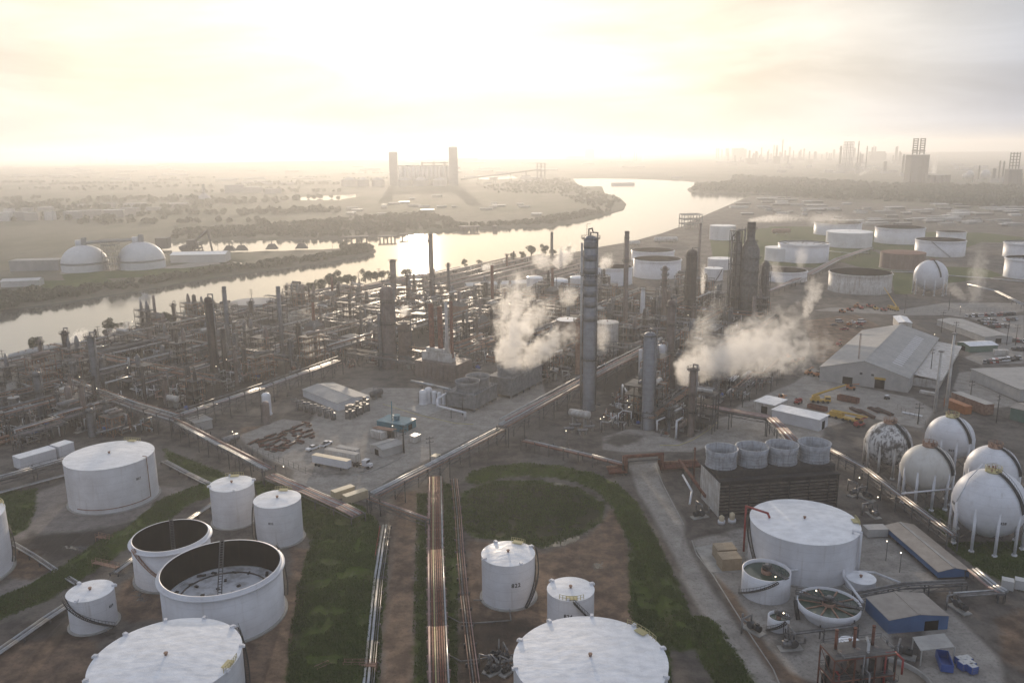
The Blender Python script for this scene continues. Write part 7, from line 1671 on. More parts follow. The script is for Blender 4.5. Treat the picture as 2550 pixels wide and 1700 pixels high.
def unit(kind, g, rz):
 """one piece of plant; every piece is built with its own size, so no two are quite alike"""
 r = rnd.random
 if kind == 'frame':
  L, W_ = rnd.uniform(7, 12), rnd.uniform(6, 9); n = rnd.choice((1, 2, 3, 3, 4, 4)); hs = [4.2 + i * rnd.uniform(3.4, 4.2) for i in range(n)]; inner = []
  for i in range(rnd.choice((1, 2, 2))):
   mb = MB(); x = (-.25 + .5 * i) * L; R_ = rnd.uniform(.7, 1.4)
   if r() < .5: mb.lathe([(R_, .5), (R_, hs[-1] + rnd.uniform(1, 5)), (R_ * .5, hs[-1] + 5.6), (.1, hs[-1] + 5.9)], 14, (x, 0, 0)); inner.append(('vessel', mb, rnd.choice(['column_grey', 'column_tan', 'galvanised', 'column_dark'])))
   else: mb.hdrum((0, (-.2 + .4 * i) * W_, hs[-1] + 1.4), L * .75, rnd.uniform(.7, 1.2), 0, 12); inner.append(('drum', mb, rnd.choice(['galvanised', 'old_white', 'column_tan', 'steel_grey'])))
  for i in range(4):
   mb = MB(); x, y, z = rnd.uniform(-L / 2, L / 2), rnd.uniform(-W_ / 2, W_ / 2), rnd.choice(hs) + rnd.uniform(.6, 1.8); x2, y2 = rnd.uniform(-L / 2 - 2, L / 2 + 2), rnd.uniform(-W_ / 2 - 2, W_ / 2 + 2)
   mb.tube([(x, y, .5), (x, y, z), (x2, y, z), (x2, y2, z), (x2, y2, max(.4, z - 4))], rnd.uniform(.12, .28), 6); inner.append(('pipe', mb, rnd.choice(['galvanised', 'bright_pipe', 'rust_pale', 'steel_grey'])))
  m = rnd.choice(['steel_grey', 'dark_steel', 'rust_pale', 'steel_grey'])
  t = frame_block(g, rz, L, W_, hs, 'steel_structure', place_words({'steel_grey': 'grey', 'dark_steel': 'black', 'rust_pale': 'rusty'}[m] + ' steel frame of %s' % ('one deck', 'two decks', 'three decks', 'four decks')[n - 1], g), 'steel frame', m, True, 'steel frames of the refinery', inner); return t
 if kind == 'drum':
  m = rnd.choice(['old_white', 'galvanised', 'column_tan', 'steel_grey', 'galvanised']); return saddle_drum(g, rz, rnd.uniform(4, 9), rnd.uniform(.8, 1.6), rnd.uniform(1.8, 4.5), place_words({'old_white': 'white', 'galvanised': 'silver', 'column_tan': 'tan', 'steel_grey': 'grey'}[m] + ' horizontal drum', g), m)
 if kind == 'exchanger':
  m = rnd.choice(['galvanised', 'rust_pale', 'steel_grey', 'column_tan']); t = thing('heat_exchanger', place_words({'galvanised': 'silver', 'rust_pale': 'rusty', 'steel_grey': 'grey', 'column_tan': 'tan'}[m] + ' exchanger pair', g), 'heat exchanger', (g.x, g.y, 0), rz, 'heat exchangers'); occ(g, 4)
  for z in (1.3, 3.1): mb = MB(); mb.hdrum((0, 0, z), 5.5, .7, 0, 12, .5); mb.cyl((-2.2, 0, z), (-2.0, 0, z), .95, 14); mb.build('shell', MATS[m], t)
  for x in (-1.6, 1.6): mb = MB(); mb.box((x, 0, 1.4), (.4, 1.2, 2.8)); mb.build('saddle', MATS['concrete'], t)
  mb = MB(); mb.tube([(1.2, 0, 3.7), (1.2, 0, 5), (1.2, 3, 5), (1.2, 3, .5)], .2, 7); mb.build('pipe', MATS['bright_pipe'], t); return t
 if kind == 'column':
  m = rnd.choice(['column_grey', 'column_tan', 'column_dark', 'column_grey']); H = rnd.uniform(9, 20); return column(g, H, rnd.uniform(.7, 1.5), place_words(('short ' if H < 14 else 'medium ') + {'column_grey': 'grey', 'column_tan': 'tan', 'column_dark': 'dark'}[m] + ' column', g), m, plats=(.55, .92) if r() < .6 else (.9,), seg=14)
 if kind == 'pump': return pump_skid(g, rz, rnd.choice(['dark_steel', 'galvanised', 'rust', 'blue_box']), place_words('pump skid', g), rnd.uniform(1, 1.7))
 if kind == 'cooler':
  t = thing('air_cooler', place_words('raised air cooler with fan rings', g), 'air cooler', (g.x, g.y, 0), rz, 'air coolers'); occ(g, 8); L = 14; z = rnd.uniform(5, 8)
  mb = MB(); [mb.bar((x, y, 0), (x, y, z), .3) for x in (-L / 2, 0, L / 2) for y in (-3, 3)]; [mb.bar((-L / 2, y, z - .2), (L / 2, y, z - .2), .3) for y in (-3, 3)]; [mb.bar((x, -3, z - .2), (x, 3, z - .2), .3) for x in (-L / 2, 0, L / 2)]; mb.build('frame', MATS['dark_steel'], t)
  mb = MB(); mb.zbox(-L / 2, L / 2, -3.3, 3.3, z, z + 1.3); mb.build('bundle', MATS['steel_grey'], t)
  for i in range(3): mb = MB(); x = (i - 1) * L / 3; mb.lathe([(2.0, z + 1.3), (1.85, z + 2.1), (1.75, z + 2.1), (1.9, z + 1.35)], 20, (x, 0, 0), cap0=False, cap1=False); mb.box((x, 0, z + 1.6), (3.4, .4, .08), .5 + i); mb.box((x, 0, z + 1.62), (3.4, .4, .08), 2.0 + i); mb.build('fan', MATS['galvanised'], t)
  mb = MB(); mb.tube([(-L / 2, -3.6, z + .6), (L / 2, -3.6, z + .6), (L / 2, -3.6, .5)], .3, 7); mb.build('header_pipe', MATS['bright_pipe'], t); return t
 if kind == 'manifold':
  t = thing('pipe_manifold', place_words('tangle of bent pipes', g), 'pipe manifold', (g.x, g.y, 0), rz, 'pipe manifolds'); occ(g, 4)
  for i in range(7):
   mb = MB(); x, y = rnd.uniform(-4, 4), rnd.uniform(-4, 4); z = rnd.uniform(1, 5); x2 = x + rnd.uniform(-6, 6); y2 = y + rnd.uniform(-5, 5)
   mb.tube([(x, y, .2), (x, y, z), (x2, y, z), (x2, y2, z), (x2, y2, .3 if r() < .5 else z + 2)], rnd.uniform(.12, .34), 7); mb.build('pipe', MATS[rnd.choice(['galvanised', 'bright_pipe', 'rust_pale', 'galvanised', 'pipe_pink', 'white_paint'])], t)
  mb = MB(); [mb.bar((x, y, 0), (x, y, 3.2), .2) for x in (-3, 3) for y in (-2, 2)]; mb.bar((-3, -2, 3.2), (3, -2, 3.2), .2); mb.bar((-3, 2, 3.2), (3, 2, 3.2), .2); mb.build('support', MATS['dark_steel'], t); return t
 if kind == 'tank': return tank(g, rnd.uniform(2, 3.6), rnd.uniform(4, 8), place_words('small process tank', g), rise=.08, shell=rnd.choice(['old_white', 'white_paint', 'galvanised', 'brown_tank']), roofm='grey_roof', group='small process tanks', seg=24, foot=False)
 if kind == 'shed': return shed(g, rz, rnd.uniform(6, 11), rnd.uniform(4, 7), rnd.uniform(3, 4.5), place_words('small process shed', g), .8, rnd.choice(['pale_wall', 'old_white', 'rust_pale']), rnd.choice(['grey_roof', 'tan_roof']), flat=r() < .5, group='small sheds among the units')
 if kind == 'heater':
  t = thing('fired_heater', place_words('dark box heater with stack', g), 'fired heater', (g.x, g.y, 0), rz, 'fired heaters'); occ(g, 7); H = rnd.uniform(7, 11)
  mb = MB(); mb.zbox(-5, 5, -3.5, 3.5, 1.2, H); [mb.box((x, y, .6), (.4, .4, 1.5)) for x in (-4.6, 0, 4.6) for y in (-3.2, 3.2)]; mb.build('firebox', MATS[rnd.choice(['column_dark', 'rust_pale', 'column_tan'])], t)
  mb = MB(); mb.add([(-5, -3.5, H), (5, -3.5, H), (5, 3.5, H), (-5, 3.5, H), (-1.6, -1.2, H + 3), (1.6, -1.2, H + 3), (1.6, 1.2, H + 3), (-1.6, 1.2, H + 3)], [(0, 1, 5, 4), (1, 2, 6, 5), (2, 3, 7, 6), (3, 0, 4, 7), (4, 5, 6, 7)]); mb.build('hood', MATS['steel_grey'], t)
  mb = MB(); h2 = H + rnd.uniform(9, 17); mb.lathe([(1.0, H + 2.9), (.85, h2), (.7, h2), (.7, h2 - 1.5)], 14, cap0=False, cap1=False); mb.build('stack', MATS[rnd.choice(['rust', 'column_dark', 'column_tan'])], t)
  mb = MB(); handrail(mb, [(-5, -3.5, H), (0, -3.5, H), (5, -3.5, H), (5, 3.5, H), (-5, 3.5, H)], 1.1, True, .05); mb.build('handrail', MATS['steel_grey'], t); return t
def fill(poly, cell, weights, n_max):
 pts = [Vector((p[0], p[1], 0)) for p in poly]
 a0, a1 = min(p.dot(E1) for p in pts), max(p.dot(E1) for p in pts); b0, b1 = min(p.dot(E2) for p in pts), max(p.dot(E2) for p in pts)
 cells = []
 a = a0
 while a < a1:
  b = b0
  while b < b1:
   g = E1 * (a + rnd.uniform(-2.5, 2.5)) + E2 * (b + rnd.uniform(-2.5, 2.5))
   if inpoly(g, poly): cells.append(g)
   b += cell
  a += cell
 rnd.shuffle(cells); n = 0
 for g in cells:
  if n >= n_max: break
  kd = rnd.choices(list(weights), list(weights.values()))[0]
  need = {'frame': 5.5, 'cooler': 6, 'heater': 5.5, 'column': 2, 'pump': 2, 'drum': 3.5, 'exchanger': 3, 'manifold': 2.5, 'tank': 3.5, 'shed': 5}[kd]
  if any((g.x - o[0]) ** 2 + (g.y - o[1]) ** 2 < (need * .8 + o[2] * .72) ** 2 for o in OCC):
   kd = rnd.choice(['pump', 'manifold', 'pump', 'manifold', 'column']) ; need = 1.5
   if any((g.x - o[0]) ** 2 + (g.y - o[1]) ** 2 < (need + o[2] * .8) ** 2 for o in OCC): continue
  unit(kd, g, A1 + rnd.choice((0, PI / 2)) + rnd.uniform(-.03, .03)); n += 1
  if rnd.random() < .30: LAMPS.append(g + Vector((rnd.uniform(-4, 4), rnd.uniform(-4, 4), 0)))
Wt = {'frame': 7.5, 'drum': 2.4, 'exchanger': 2.2, 'column': 1.1, 'pump': 1.5, 'cooler': 1.1, 'manifold': 2, 'tank': .4, 'shed': .8, 'heater': 1.0}
fill(UA, 7.2, Wt, 290)
fill(UB, 7, Wt, 60)
fill(UC, 7.4, Wt, 190)
fill(UD, 7.0, {'frame': 4, 'drum': 2.5, 'exchanger': 2.5, 'column': 1.2, 'pump': 2, 'manifold': 4}, 42)
line_in(UG, E1, 14, 4, 6, MIX, 'two tier rack', 2, 25)
fill(UG, 7.5, Wt, 45)
fill(UH, 9, Wt, 30)
fill(UI, 7.5, {'frame': 3, 'drum': 2, 'exchanger': 2, 'pump': 2, 'manifold': 3}, 22)
fill(UF, 6.5, {'frame': 2, 'drum': 2, 'exchanger': 2, 'pump': 2, 'manifold': 3}, 22)
fill(UE, 16, {'drum': 2, 'manifold': 3, 'pump': 2, 'exchanger': 1}, 60)
# black air cooler block at the river end of the left plant
gA = G(13, 1560, 560); t = thing('air_cooler', 'black block of three large fans on legs beside the ringed grey column', 'air cooler', gA, rot_px(13, (1250, 480), (1800, 380)), 'air coolers'); hA = hgt(gA, 13, 1520, 400); occ(gA, 12)
mb = MB(); mb.zbox(-15, 15, -7, 7, hA - 3, hA); mb.build('bundle', MATS['dark_steel'], t); mb = MB(); [mb.bar((x, y, 0), (x, y, hA - 3), .5) for x in (-14, -5, 5, 14) for y in (-6.5, 6.5)]; mb.build('frame', MATS['dark_steel'], t)
for i in range(3):
 mb = MB(); x = (i - 1) * 9.5; mb.lathe([(4.2, hA + .003), (4.0, hA + 1.0), (3.8, hA + 1.0), (3.9, hA + .003)], 24, (x, 0, 0), cap0=False, cap1=False); mb.build('fan_ring', MATS['dark_steel'], t)
 mb = MB(); [mb.box((x, 0, hA + .6), (7, .9, .1), a + i) for a in (0, 1.05, 2.1)]; mb.build('fan', MATS['bright_pipe'], t)
# bent white and silver process pipes seen over the left plant
for i, (k, pp, r, m, lb) in enumerate(((13, [(1670, 580, 14), (1690, 790, 5), (1850, 745, 5), (1900, 760, 5)], .55, 'bright_pipe', 'silver twin bend dropping beside the black air cooler'), (13, [(1400, 1030, 1), (1380, 905, 7), (1660, 830, 7), (1850, 790, 7)], .5, 'bright_pipe', 'silver elbow line left of the bent pipe stack'),
 (13, [(250, 840, 6), (600, 745, 6), (960, 660, 6), (880, 640, 6)], .6, 'bright_pipe', 'long fat silver line below the rail cars'), (13, [(220, 895, 6), (440, 970, 6), (680, 905, 6), (860, 960, 6), (830, 1000, 6)], .45, 'bright_pipe', 'zigzag silver line behind the slim brown column'),
 (13, [(1250, 1560, 4), (1640, 1460, 4), (1640, 1330, 8), (1610, 1310, 8)], .5, 'galvanised', 'grey duct bending up behind tank 807'), (10, [(140, 755, 6), (270, 785, 6), (130, 830, 6)], .6, 'bright_pipe', 'silver hairpin pipe left of the thick black column'), (10, [(1470, 560, 5), (1800, 620, 5), (2190, 690, 5)], .55, 'bright_pipe', 'straight silver line right of the right slender stack'),
 (10, [(1880, 420, 4), (2190, 480, 4)], .5, 'bright_pipe', 'upper silver line near the pale steam wisp'), (12, [(1180, 235, 10), (1430, 135, 10), (1580, 150, 10)], .5, 'bright_pipe', 'pale crooked line left of the reactor tower'), (12, [(1310, 380, 8), (1500, 290, 8), (1510, 200, 14), (1580, 195, 14)], .4, 'bright_pipe', 'pale rising line below the reactor frame'),
 (6, [(560, 60, 4), (700, 15, 4), (800, -20, 4)], .5, 'bright_pipe', 'bright line right of the reactor base'), (14, [(220, 420, 2), (225, 260, 9), (330, 425, 5), (320, 560, 2)], .35, 'white_paint', 'white gallows shaped pipe left of the fat grey tower'), (14, [(610, 770, 1), (610, 660, 5), (700, 620, 6)], .3, 'white_paint', 'white standpipe right of the fat grey tower'), (14, [(820, 860, 0), (830, 660, 7), (900, 625, 7)], .4, 'white_paint', 'white curved duct at the foot of the steaming right tower'),
 (14, [(540, 340, 8), (550, 260, 12), (600, 230, 12), (615, 320, 8)], .35, 'white_paint', 'white looped pipe at the waist of the fat grey tower'))):
 pipe_run([G(k, x, y, z) for x, y, z in pp], r, m, lb, supports=0, group='process pipelines')
# slotted louvre panels on the ground by the smoke
for i, (x, y) in enumerate(((1690, 1300), (1920, 1350))):
 g = G(12, x, y); t = thing('tube_bundle', ['white tube bundle on a trailer under the right steam, the farther', 'white tube bundle on a trailer under the right steam, the nearer'][i], 'tube bundle', g, rot_px(12, (1640, 1340), (1740, 1250)))
 for j in range(4): mb = MB(); mb.cyl((-5, (j - 1.5) * 1.1, 1.6), (5, (j - 1.5) * 1.1, 1.6), .32, 8); mb.build('tube', MATS['white_paint'], t)
 mb = MB(); mb.zbox(-5.5, 5.5, -2.4, 2.4, .6, 1.1); mb.build('bed', MATS['dark_steel'], t)
# lamps
rnd.shuffle(LAMPS)
for i, g in enumerate(LAMPS[:45]): lamp(g, rnd.uniform(5, 12), 'small lit lamp on a post among the process units')
for i, (k, x, y) in enumerate(((6, 1155, 1275), (6, 1275, 1400), (6, 1810, 165), (6, 1642, 345), (9, 612, 870), (9, 877, 960), (9, 665, 1105), (9, 1335, 640), (9, 1425, 715), (4, 1525, 715), (4, 1527, 860), (4, 1857, 940), (16, 1690, 625), (5, 1715, 880), (5, 1693, 892), (5, 1470, 970))):
 g = G(k, x, y, 6); g.z = 0; lamp(g, 6.2, ['lit lamp beside the dark sphere rack', 'second lit lamp along the sphere rack', 'bright lamp on the road beyond the warehouse', 'lit lamp at the warehouse roof edge', 'lit lamp at the tall green clarifier', 'lit lamp over the wide tapered clarifier', 'lit lamp near the small clarifier', 'lit lamp under the end of the long blue shed', 'lit lamp under the middle of the long blue shed', 'lit lamp above the dull silver drum', 'lit lamp left of the pipe stock', 'lit lamp by the road left of the trailers', 'lit lamp at the turquoise pump house', 'amber lamp right of the raised white drum', 'twin amber lamp right of the raised white drum', 'lit lamp below the raised white drum'][i], 'lamps with a place of their own')
# ------------------------------------------------------------------ rail cars along the bank
def tank_car(g, rz, label):
 if 'rail' in CARS: return dup(CARS['rail'], (g.x, g.y, 0), rz, label)
 t = thing('tank_car', label, 'rail car', (g.x, g.y, 0), rz, 'rail tank cars on the bank'); mb = MB(); mb.hdrum((0, 0, 2.7), 13, 1.5, 0, 14); mb.cyl((0, 0, 4), (0, 0, 4.8), .7, 10); mb.build('tank', MATS['old_white'], t)
 mb = MB(); mb.zbox(-8, 8, -.5, .5, .9, 1.3); mb.zbox(-1.5, 1.5, -.9, .9, 4.2, 4.3); mb.build('frame', MATS['dark_steel'], t)
 for x in (-6, 6): mb = MB(); [mb.cyl((x + d_, -.9, .45), (x + d_, .9, .45), .45, 10) for d_ in (-.9, .9)]; mb.build('bogie', MATS['dark_steel'], t)
 CARS['rail'] = t; return t
for row, (a, b, n) in enumerate((((30, 730), (1080, 520), 15), ((-20, 790), (1080, 575), 15))):
 p, q = G(13, *a), G(13, *b); d = (q - p); rz = math.atan2(d.y, d.x)
 if n * 17.0 > d.length: n = int(d.length / 17.0)
 for i in range(n): tank_car(p + d * ((i + .5) / n), rz, 'pale rail tank car in the %s train along the river bank' % ('farther', 'nearer')[row])
for i in range(9):
 g = G(13, 200 + i * 95, 625 - i * 24 + 4); g2 = Vector((g.x, g.y, 0))
 if i < 6: tank(g2 + Vector((0, 4, 0)), 5.0, 3.6, '%s of the dull round tanks lined up at the water edge on the left' % ORD[i], rise=.1, shell='far_grey', roofm='far_grey', group='bank side tanks', seg=24, foot=False)
# power poles and trees on the near bank
bank = PL(1, (0, 1552), (215, 1505), (400, 1465), (900, 1392), (1100, 1332), (1330, 1272), (1500, 1222), (1830, 1170), (1930, 1122), (2221, 1068)) + PL(2, (130, 1070), (330, 1020), (450, 1000), (700, 978), (800, 958), (1000, 920), (1100, 895), (1370, 876), (1560, 850), (1700, 820), (1880, 790))
bank = [Vector((x, y, 0)) for x, y in bank]
for i, (k, x, y, top) in enumerate(((13, 515, 470, 330), (13, 1285, 330, 190), (13, 45, 660, 555), (10, 440, 500, 255), (10, 475, 420, 310), (10, 1080, 240, 165), (10, 1660, 130, 30), (11, 280, 370, 190), (11, 545, 260, 175), (11, 20, 330, 265), (13, 1940, 180, 20))):
 g = G(k, x, y); power_pole(g, max(8, hgt(g, k, x, top)), place_words('dark power pole on the river bank', g), .4, 'power poles on the bank', 3)
tg = 'trees on the near river bank'
for i, (k, x, y, s) in enumerate(((11, 60, 370, 1.2), (11, 130, 365, 1.3), (11, 200, 360, 1.1), (11, 370, 330, 1.4), (11, 440, 320, 1.3), (11, 510, 310, 1.2), (11, 580, 300, 1.2), (11, 690, 300, 1.0), (11, 880, 260, 1.1), (11, 950, 250, 1.1), (10, 1690, 190, 1.2), (10, 1790, 180, 1.2), (10, 1880, 165, 1.4), (10, 1980, 140, 1.5), (10, 2090, 110, 1.7), (10, 2160, 95, 1.8), (10, 320, 470, 1.2), (10, 500, 420, 1.1), (13, 480, 500, 1.2), (13, 1450, 310, 1.4), (13, 1560, 290, 1.3), (13, 2010, 190, 1.1), (13, 2170, 170, 1.4), (2, 800, 955, 1.0), (2, 1120, 905, 1.1), (2, 1180, 900, 1.1), (2, 1235, 880, 1.6), (2, 1320, 880, 1.5), (2, 1380, 878, 1.0), (2, 1480, 860, 1.0), (2, 900, 948, .9), (1, 1260, 1290, 1.5), (1, 1100, 1335, 1.2), (1, 1390, 1260, 1.2))):
 g = G(k, x, y); tree(g, place_words(('round green tree', 'ragged tree', 'broad leafy tree', 'dark bushy tree')[i % 4] + ' on the bank', g), tg, s, i)
# ------------------------------------------------------------------ across the water
# two domes, their houses, lift tower, conveyor and ship loader
DG = []
for i, (xl, xr, yb, yt, lb) in enumerate(((402, 718, 990, 808, 'left grey white storage dome with a flat house on its top'), (770, 1086, 975, 787, 'right grey white storage dome with a flat house on its top'))):
 C, R, H0 = tank_fit(1, xl, xr, yb, yb - 20, (xl + xr) / 2); H = hgt(C, 1, (xl + xr) / 2, yt)
 t = thing('storage_dome', lb, 'storage dome', (C.x, C.y, 0), 0, 'storage domes across the water'); DG.append((C, R, H))
 Hw = H * .27
 mb = MB(); mb.lathe([(R, -.5), (R, Hw)] + [(R * math.cos(a), Hw + (H - Hw) * math.sin(a)) for a in [j * PI / 2 / 12 for j in range(1, 12)]] + [(.1, H)], 56, cap0=False); mb.build('shell', MATS['dome_white'], t)
 mb = MB(); mb.lathe([(R * 1.002, Hw + .2), (R * 1.012, Hw + .2), (R * 1.01, Hw + 2.0), (R * 1.0, Hw + 2.0)], 56, cap0=False, cap1=False); mb.build('band', MATS['band_grey'], t)
 mb = MB(); mb.cyl((-R * .16, 0, H - 1.5), (-R * .16, 0, H + 4.6), R * .16, 14); mb.build('top_house', MATS['dome_white'], t)
 mb = MB(); mb.box((R * .08, 0, H + 2.5), (R * .17, R * .17, 9)); [mb.box((R * .08, 0, H - 1 + j * 2.4), (R * .2, R * .2, .3)) for j in range(4)]; mb.build('transfer_tower', MATS['far_grey'], t)
 landmark(('the left dome', 'the right dome')[i], C)
g = G(1, 738, 975); frame_block(g, .1, 13, 13, [hgt(g, 1, 738, y) for y in (930, 890, 850, 810, 772)], 'lift_tower', 'open lift tower standing between the two domes', 'tower', 'far_grey', True, None)
p, q = DG[0][0] + Vector((DG[0][1] * .1, 0, DG[0][2] + 2)), DG[1][0] + Vector((-DG[1][1] * .1, 0, DG[1][2] + 2))
t = thing('conveyor', 'level conveyor bridge linking the tops of the two domes', 'conveyor', (p.x, p.y, 0)); mb = MB(); mb.bar((0, 0, p.z), q - Vector((p.x, p.y, 0)), 2.2); mb.build('gallery', MATS['far_grey'], t)
g = G(1, 1270, 870); s_ = mpp(g) / 2.613; hS_ = hgt(g, 1, 1275, 770)
t = thing('ship_loader', 'dark ship loader with long raised boom beside the inlet', 'ship loader', g)
mb = MB()
for x in (-45, -15, 15, 45):
 for y in (-5, 5): mb.bar((x * s_, y, 0), (x * s_ * .7, y, hS_ * .75), 1.0)
for z in (.2, .4, .6, .75): mb.zbox(-50 * s_ * (1 - .3 * z), 50 * s_ * (1 - .3 * z), -6, 6, hS_ * z - .6, hS_ * z + .6)
mb.build('frame', MATS['far_dark'], t)
mb = MB(); mb.zbox(-40 * s_, 10 * s_, -5, 5, hS_ * .35, hS_ * .95); mb.cyl((-60 * s_, 0, 3), (-20 * s_, 0, 11), 9, 10, 3); mb.build('machine_house', MATS['far_dark'], t)
mb = MB(); mb.bar((10 * s_, 0, hS_ * .9), (95 * s_, 0, hgt(g, 1, 1365, 712)), 2.2); mb.bar((95 * s_, 0, hgt(g, 1, 1365, 712)), (115 * s_, 0, 2), 1.6); mb.build('boom', MATS['far_dark'], t)
shed(G(1, 1310, 915), .08, 55, 22, 8, 'white warehouse with bright roof beside the ship loader', 2, 'far_white', 'white_roof', cat='warehouse', name='warehouse')
shed(G(1, 250, 972), .1, 45, 16, 10, 'dark grey block left of the left dome', wall='far_grey', roof='far_grey', flat=True, cat='building', name='store_building')
shed(G(1, 150, 1075), .2, 30, 12, 5, 'small pale shed on the green bank left of the domes', 1.5, 'far_white', 'far_white')
shed(G(1, 1065, 830), .1, 14, 14, 12, 'dark boxy vessel stern moored at the inlet beside the right dome', wall='far_dark', roof='far_dark', flat=True, cat='building', name='store_building')
for i, (x, y) in enumerate(((1495, 848), (1572, 845), (1770, 836), (1963, 832))):
 g = G(1, x, y); t = thing('mooring_dolphin', '%s small dark mooring hut on the narrow spit' % ORD[i], 'mooring hut', g, 0, 'mooring huts on the spit'); mb = MB(); mb.add([(-7, -4, 0), (7, -4, 0), (7, 4, 0), (-7, 4, 0), (-3, -2, 6), (3, -2, 6), (3, 2, 6), (-3, 2, 6)], [(0, 1, 5, 4), (1, 2, 6, 5), (2, 3, 7, 6), (3, 0, 4, 7), (4, 5, 6, 7)]); mb.build('hut', MATS['far_dark'], t); mb = MB(); mb.cyl((0, 0, 6), (0, 0, 9), .6, 6); mb.build('post', MATS['far_dark'], t)
for i, (x, y, tp) in enumerate(((1515, 850, 770), (1610, 850, 800), (2003, 832, 740), (2163, 830, 775), (1420, 858, 808))):
 g = G(1, x, y); power_pole(g, hgt(g, 1, x, tp), '%s thin lamp pole on the narrow spit' % ORD[i], 0, 'poles on the spit', 1)
# grain elevator: two tall towers, a bin block and small bins
gt1, gt2 = G(17, 690, 690), G(17, 1465, 690)
def block(g, rz, L, W_, H, label, m, name, cat, group=None, parts=()):
 t = thing(name, label, cat, (g.x, g.y, ground_z(g.x, g.y) * (g.y > 3500)), rz, group)
 mb = MB(); mb.zbox(-L / 2, L / 2, -W_ / 2, W_ / 2, -2, H); mb.build('wall', MATS[m], t)
 mb = MB(); mb.zbox(-L / 2 - .4, L / 2 + .4, -W_ / 2 - .4, W_ / 2 + .4, H + .01, H + max(.5, H * .02)); mb.build('roof', MATS['far_white' if rnd.random() < .45 else 'far_grey'], t)
 for nm, mb, mm in parts: mb.build(nm, MATS[mm], t)
 return t
for g, xa, xb, yt, lb in ((gt1, 632, 738, 262, 'shorter tall grain tower on the left of the bin block'), (gt2, 1398, 1512, 200, 'taller plain grain tower on the right of the bin block')):
 W_ = (xb - xa) / 5.226 * mpp(g); H = hgt(g, 17, 690 if g is gt1 else 1455, yt); mb = MB(); mb.box((0, 0, H + 4), (2, 2, 8)); mb.bar((-W_ * .4, 0, H), (-W_ * .4, 0, H + 4), 1); mb.bar((W_ * .4, 0, H), (W_ * .4, 0, H + 5), 1); mb.bar((-W_ * .4, 0, H + 4), (W_ * .4, 0, H + 4), .8)
 block(g, .05, W_, W_ * .8, H, lb, 'far_grey', 'grain_tower', 'tower', 'grain towers', [('roof_gear', mb, 'far_grey')]); landmark('the %s grain tower' % ('left' if g is gt1 else 'right'), g)
g = G(17, 1070, 690); s_ = mpp(g) / 5.226; H = hgt(g, 17, 1070, 440)
t = thing('grain_elevator', 'pale block of joined grain bins between the two grain towers', 'grain elevator', g, .05)
for i in range(12): mb = MB(); x = (-310 + 56 * i + 20) * s_; mb.cyl((x, 0, 0), (x, 0, H), 28 * s_, 16); mb.build('bin', MATS['far_white'], t)
mb = MB(); mb.zbox(-320 * s_, 330 * s_, -5, 5, H + .01, H + 4); mb.zbox(-20 * s_, 330 * s_, -3, 3, H + 8, H + 12); [mb.zbox(x * s_ - 3, x * s_ + 3, -4, 4, H + 4.01, H + 14) for x in (-10, 140, 280)]; mb.build('gallery', MATS['far_grey'], t)
for i, (x, y, w_) in enumerate(((150, 690, 200), (330, 690, 150), (520, 690, 160), (860, 690, 180), (1060, 690, 190), (1300, 690, 180))):
 g = G(17, x, y); R = w_ / 2 / 5.226 * mpp(g); H = hgt(g, 17, x, 610); t = thing('grain_bin', '%s round grain bin with cone roof at the foot of the elevator' % ORD[i], 'grain bin', (g.x, g.y - 60, 0), 0, 'grain bins'); mb = MB(); mb.lathe([(R, 0), (R, H)], 24, cap0=False, cap1=False); mb.build('shell', MATS['far_tan'], t); mb = MB(); mb.lathe([(R * 1.02, H), (R * .1, H * 1.5), (.1, H * 1.52)], 24, cap0=False); mb.build('roof', MATS['far_grey'], t)
g = G(17, 1560, 690); s_ = mpp(g) / 5.226; pz = hgt(g, 17, 1560, 610); t = thing('conveyor', 'long sloping conveyor running right from the taller grain tower', 'conveyor', g)
q = G(2, 1300, 400); zq = hgt(q, 2, 1290, 318); q = q - g
mb = MB(); mb.bar((0, 0, pz), (q.x, q.y, zq), 3.5); mb.build('gallery', MATS['far_grey'], t)
for f in (.2, .4, .6, .8, 1.0): mb = MB(); mb.bar((q.x * f - 4, q.y * f, 0), (q.x * f, q.y * f, pz + (zq - pz) * f), 1.4); mb.bar((q.x * f + 4, q.y * f, 0), (q.x * f, q.y * f, pz + (zq - pz) * f), 1.4); mb.build('trestle', MATS['far_grey'], t)
g = G(2, 1300, 400); frame_block(g, .1, 26, 20, [hgt(g, 2, 1300, y) for y in (360, 330, 300, 280)], 'loader_tower', 'hazy open loader tower at the end of the long conveyor', 'tower', 'far_grey', True, post=1.2)
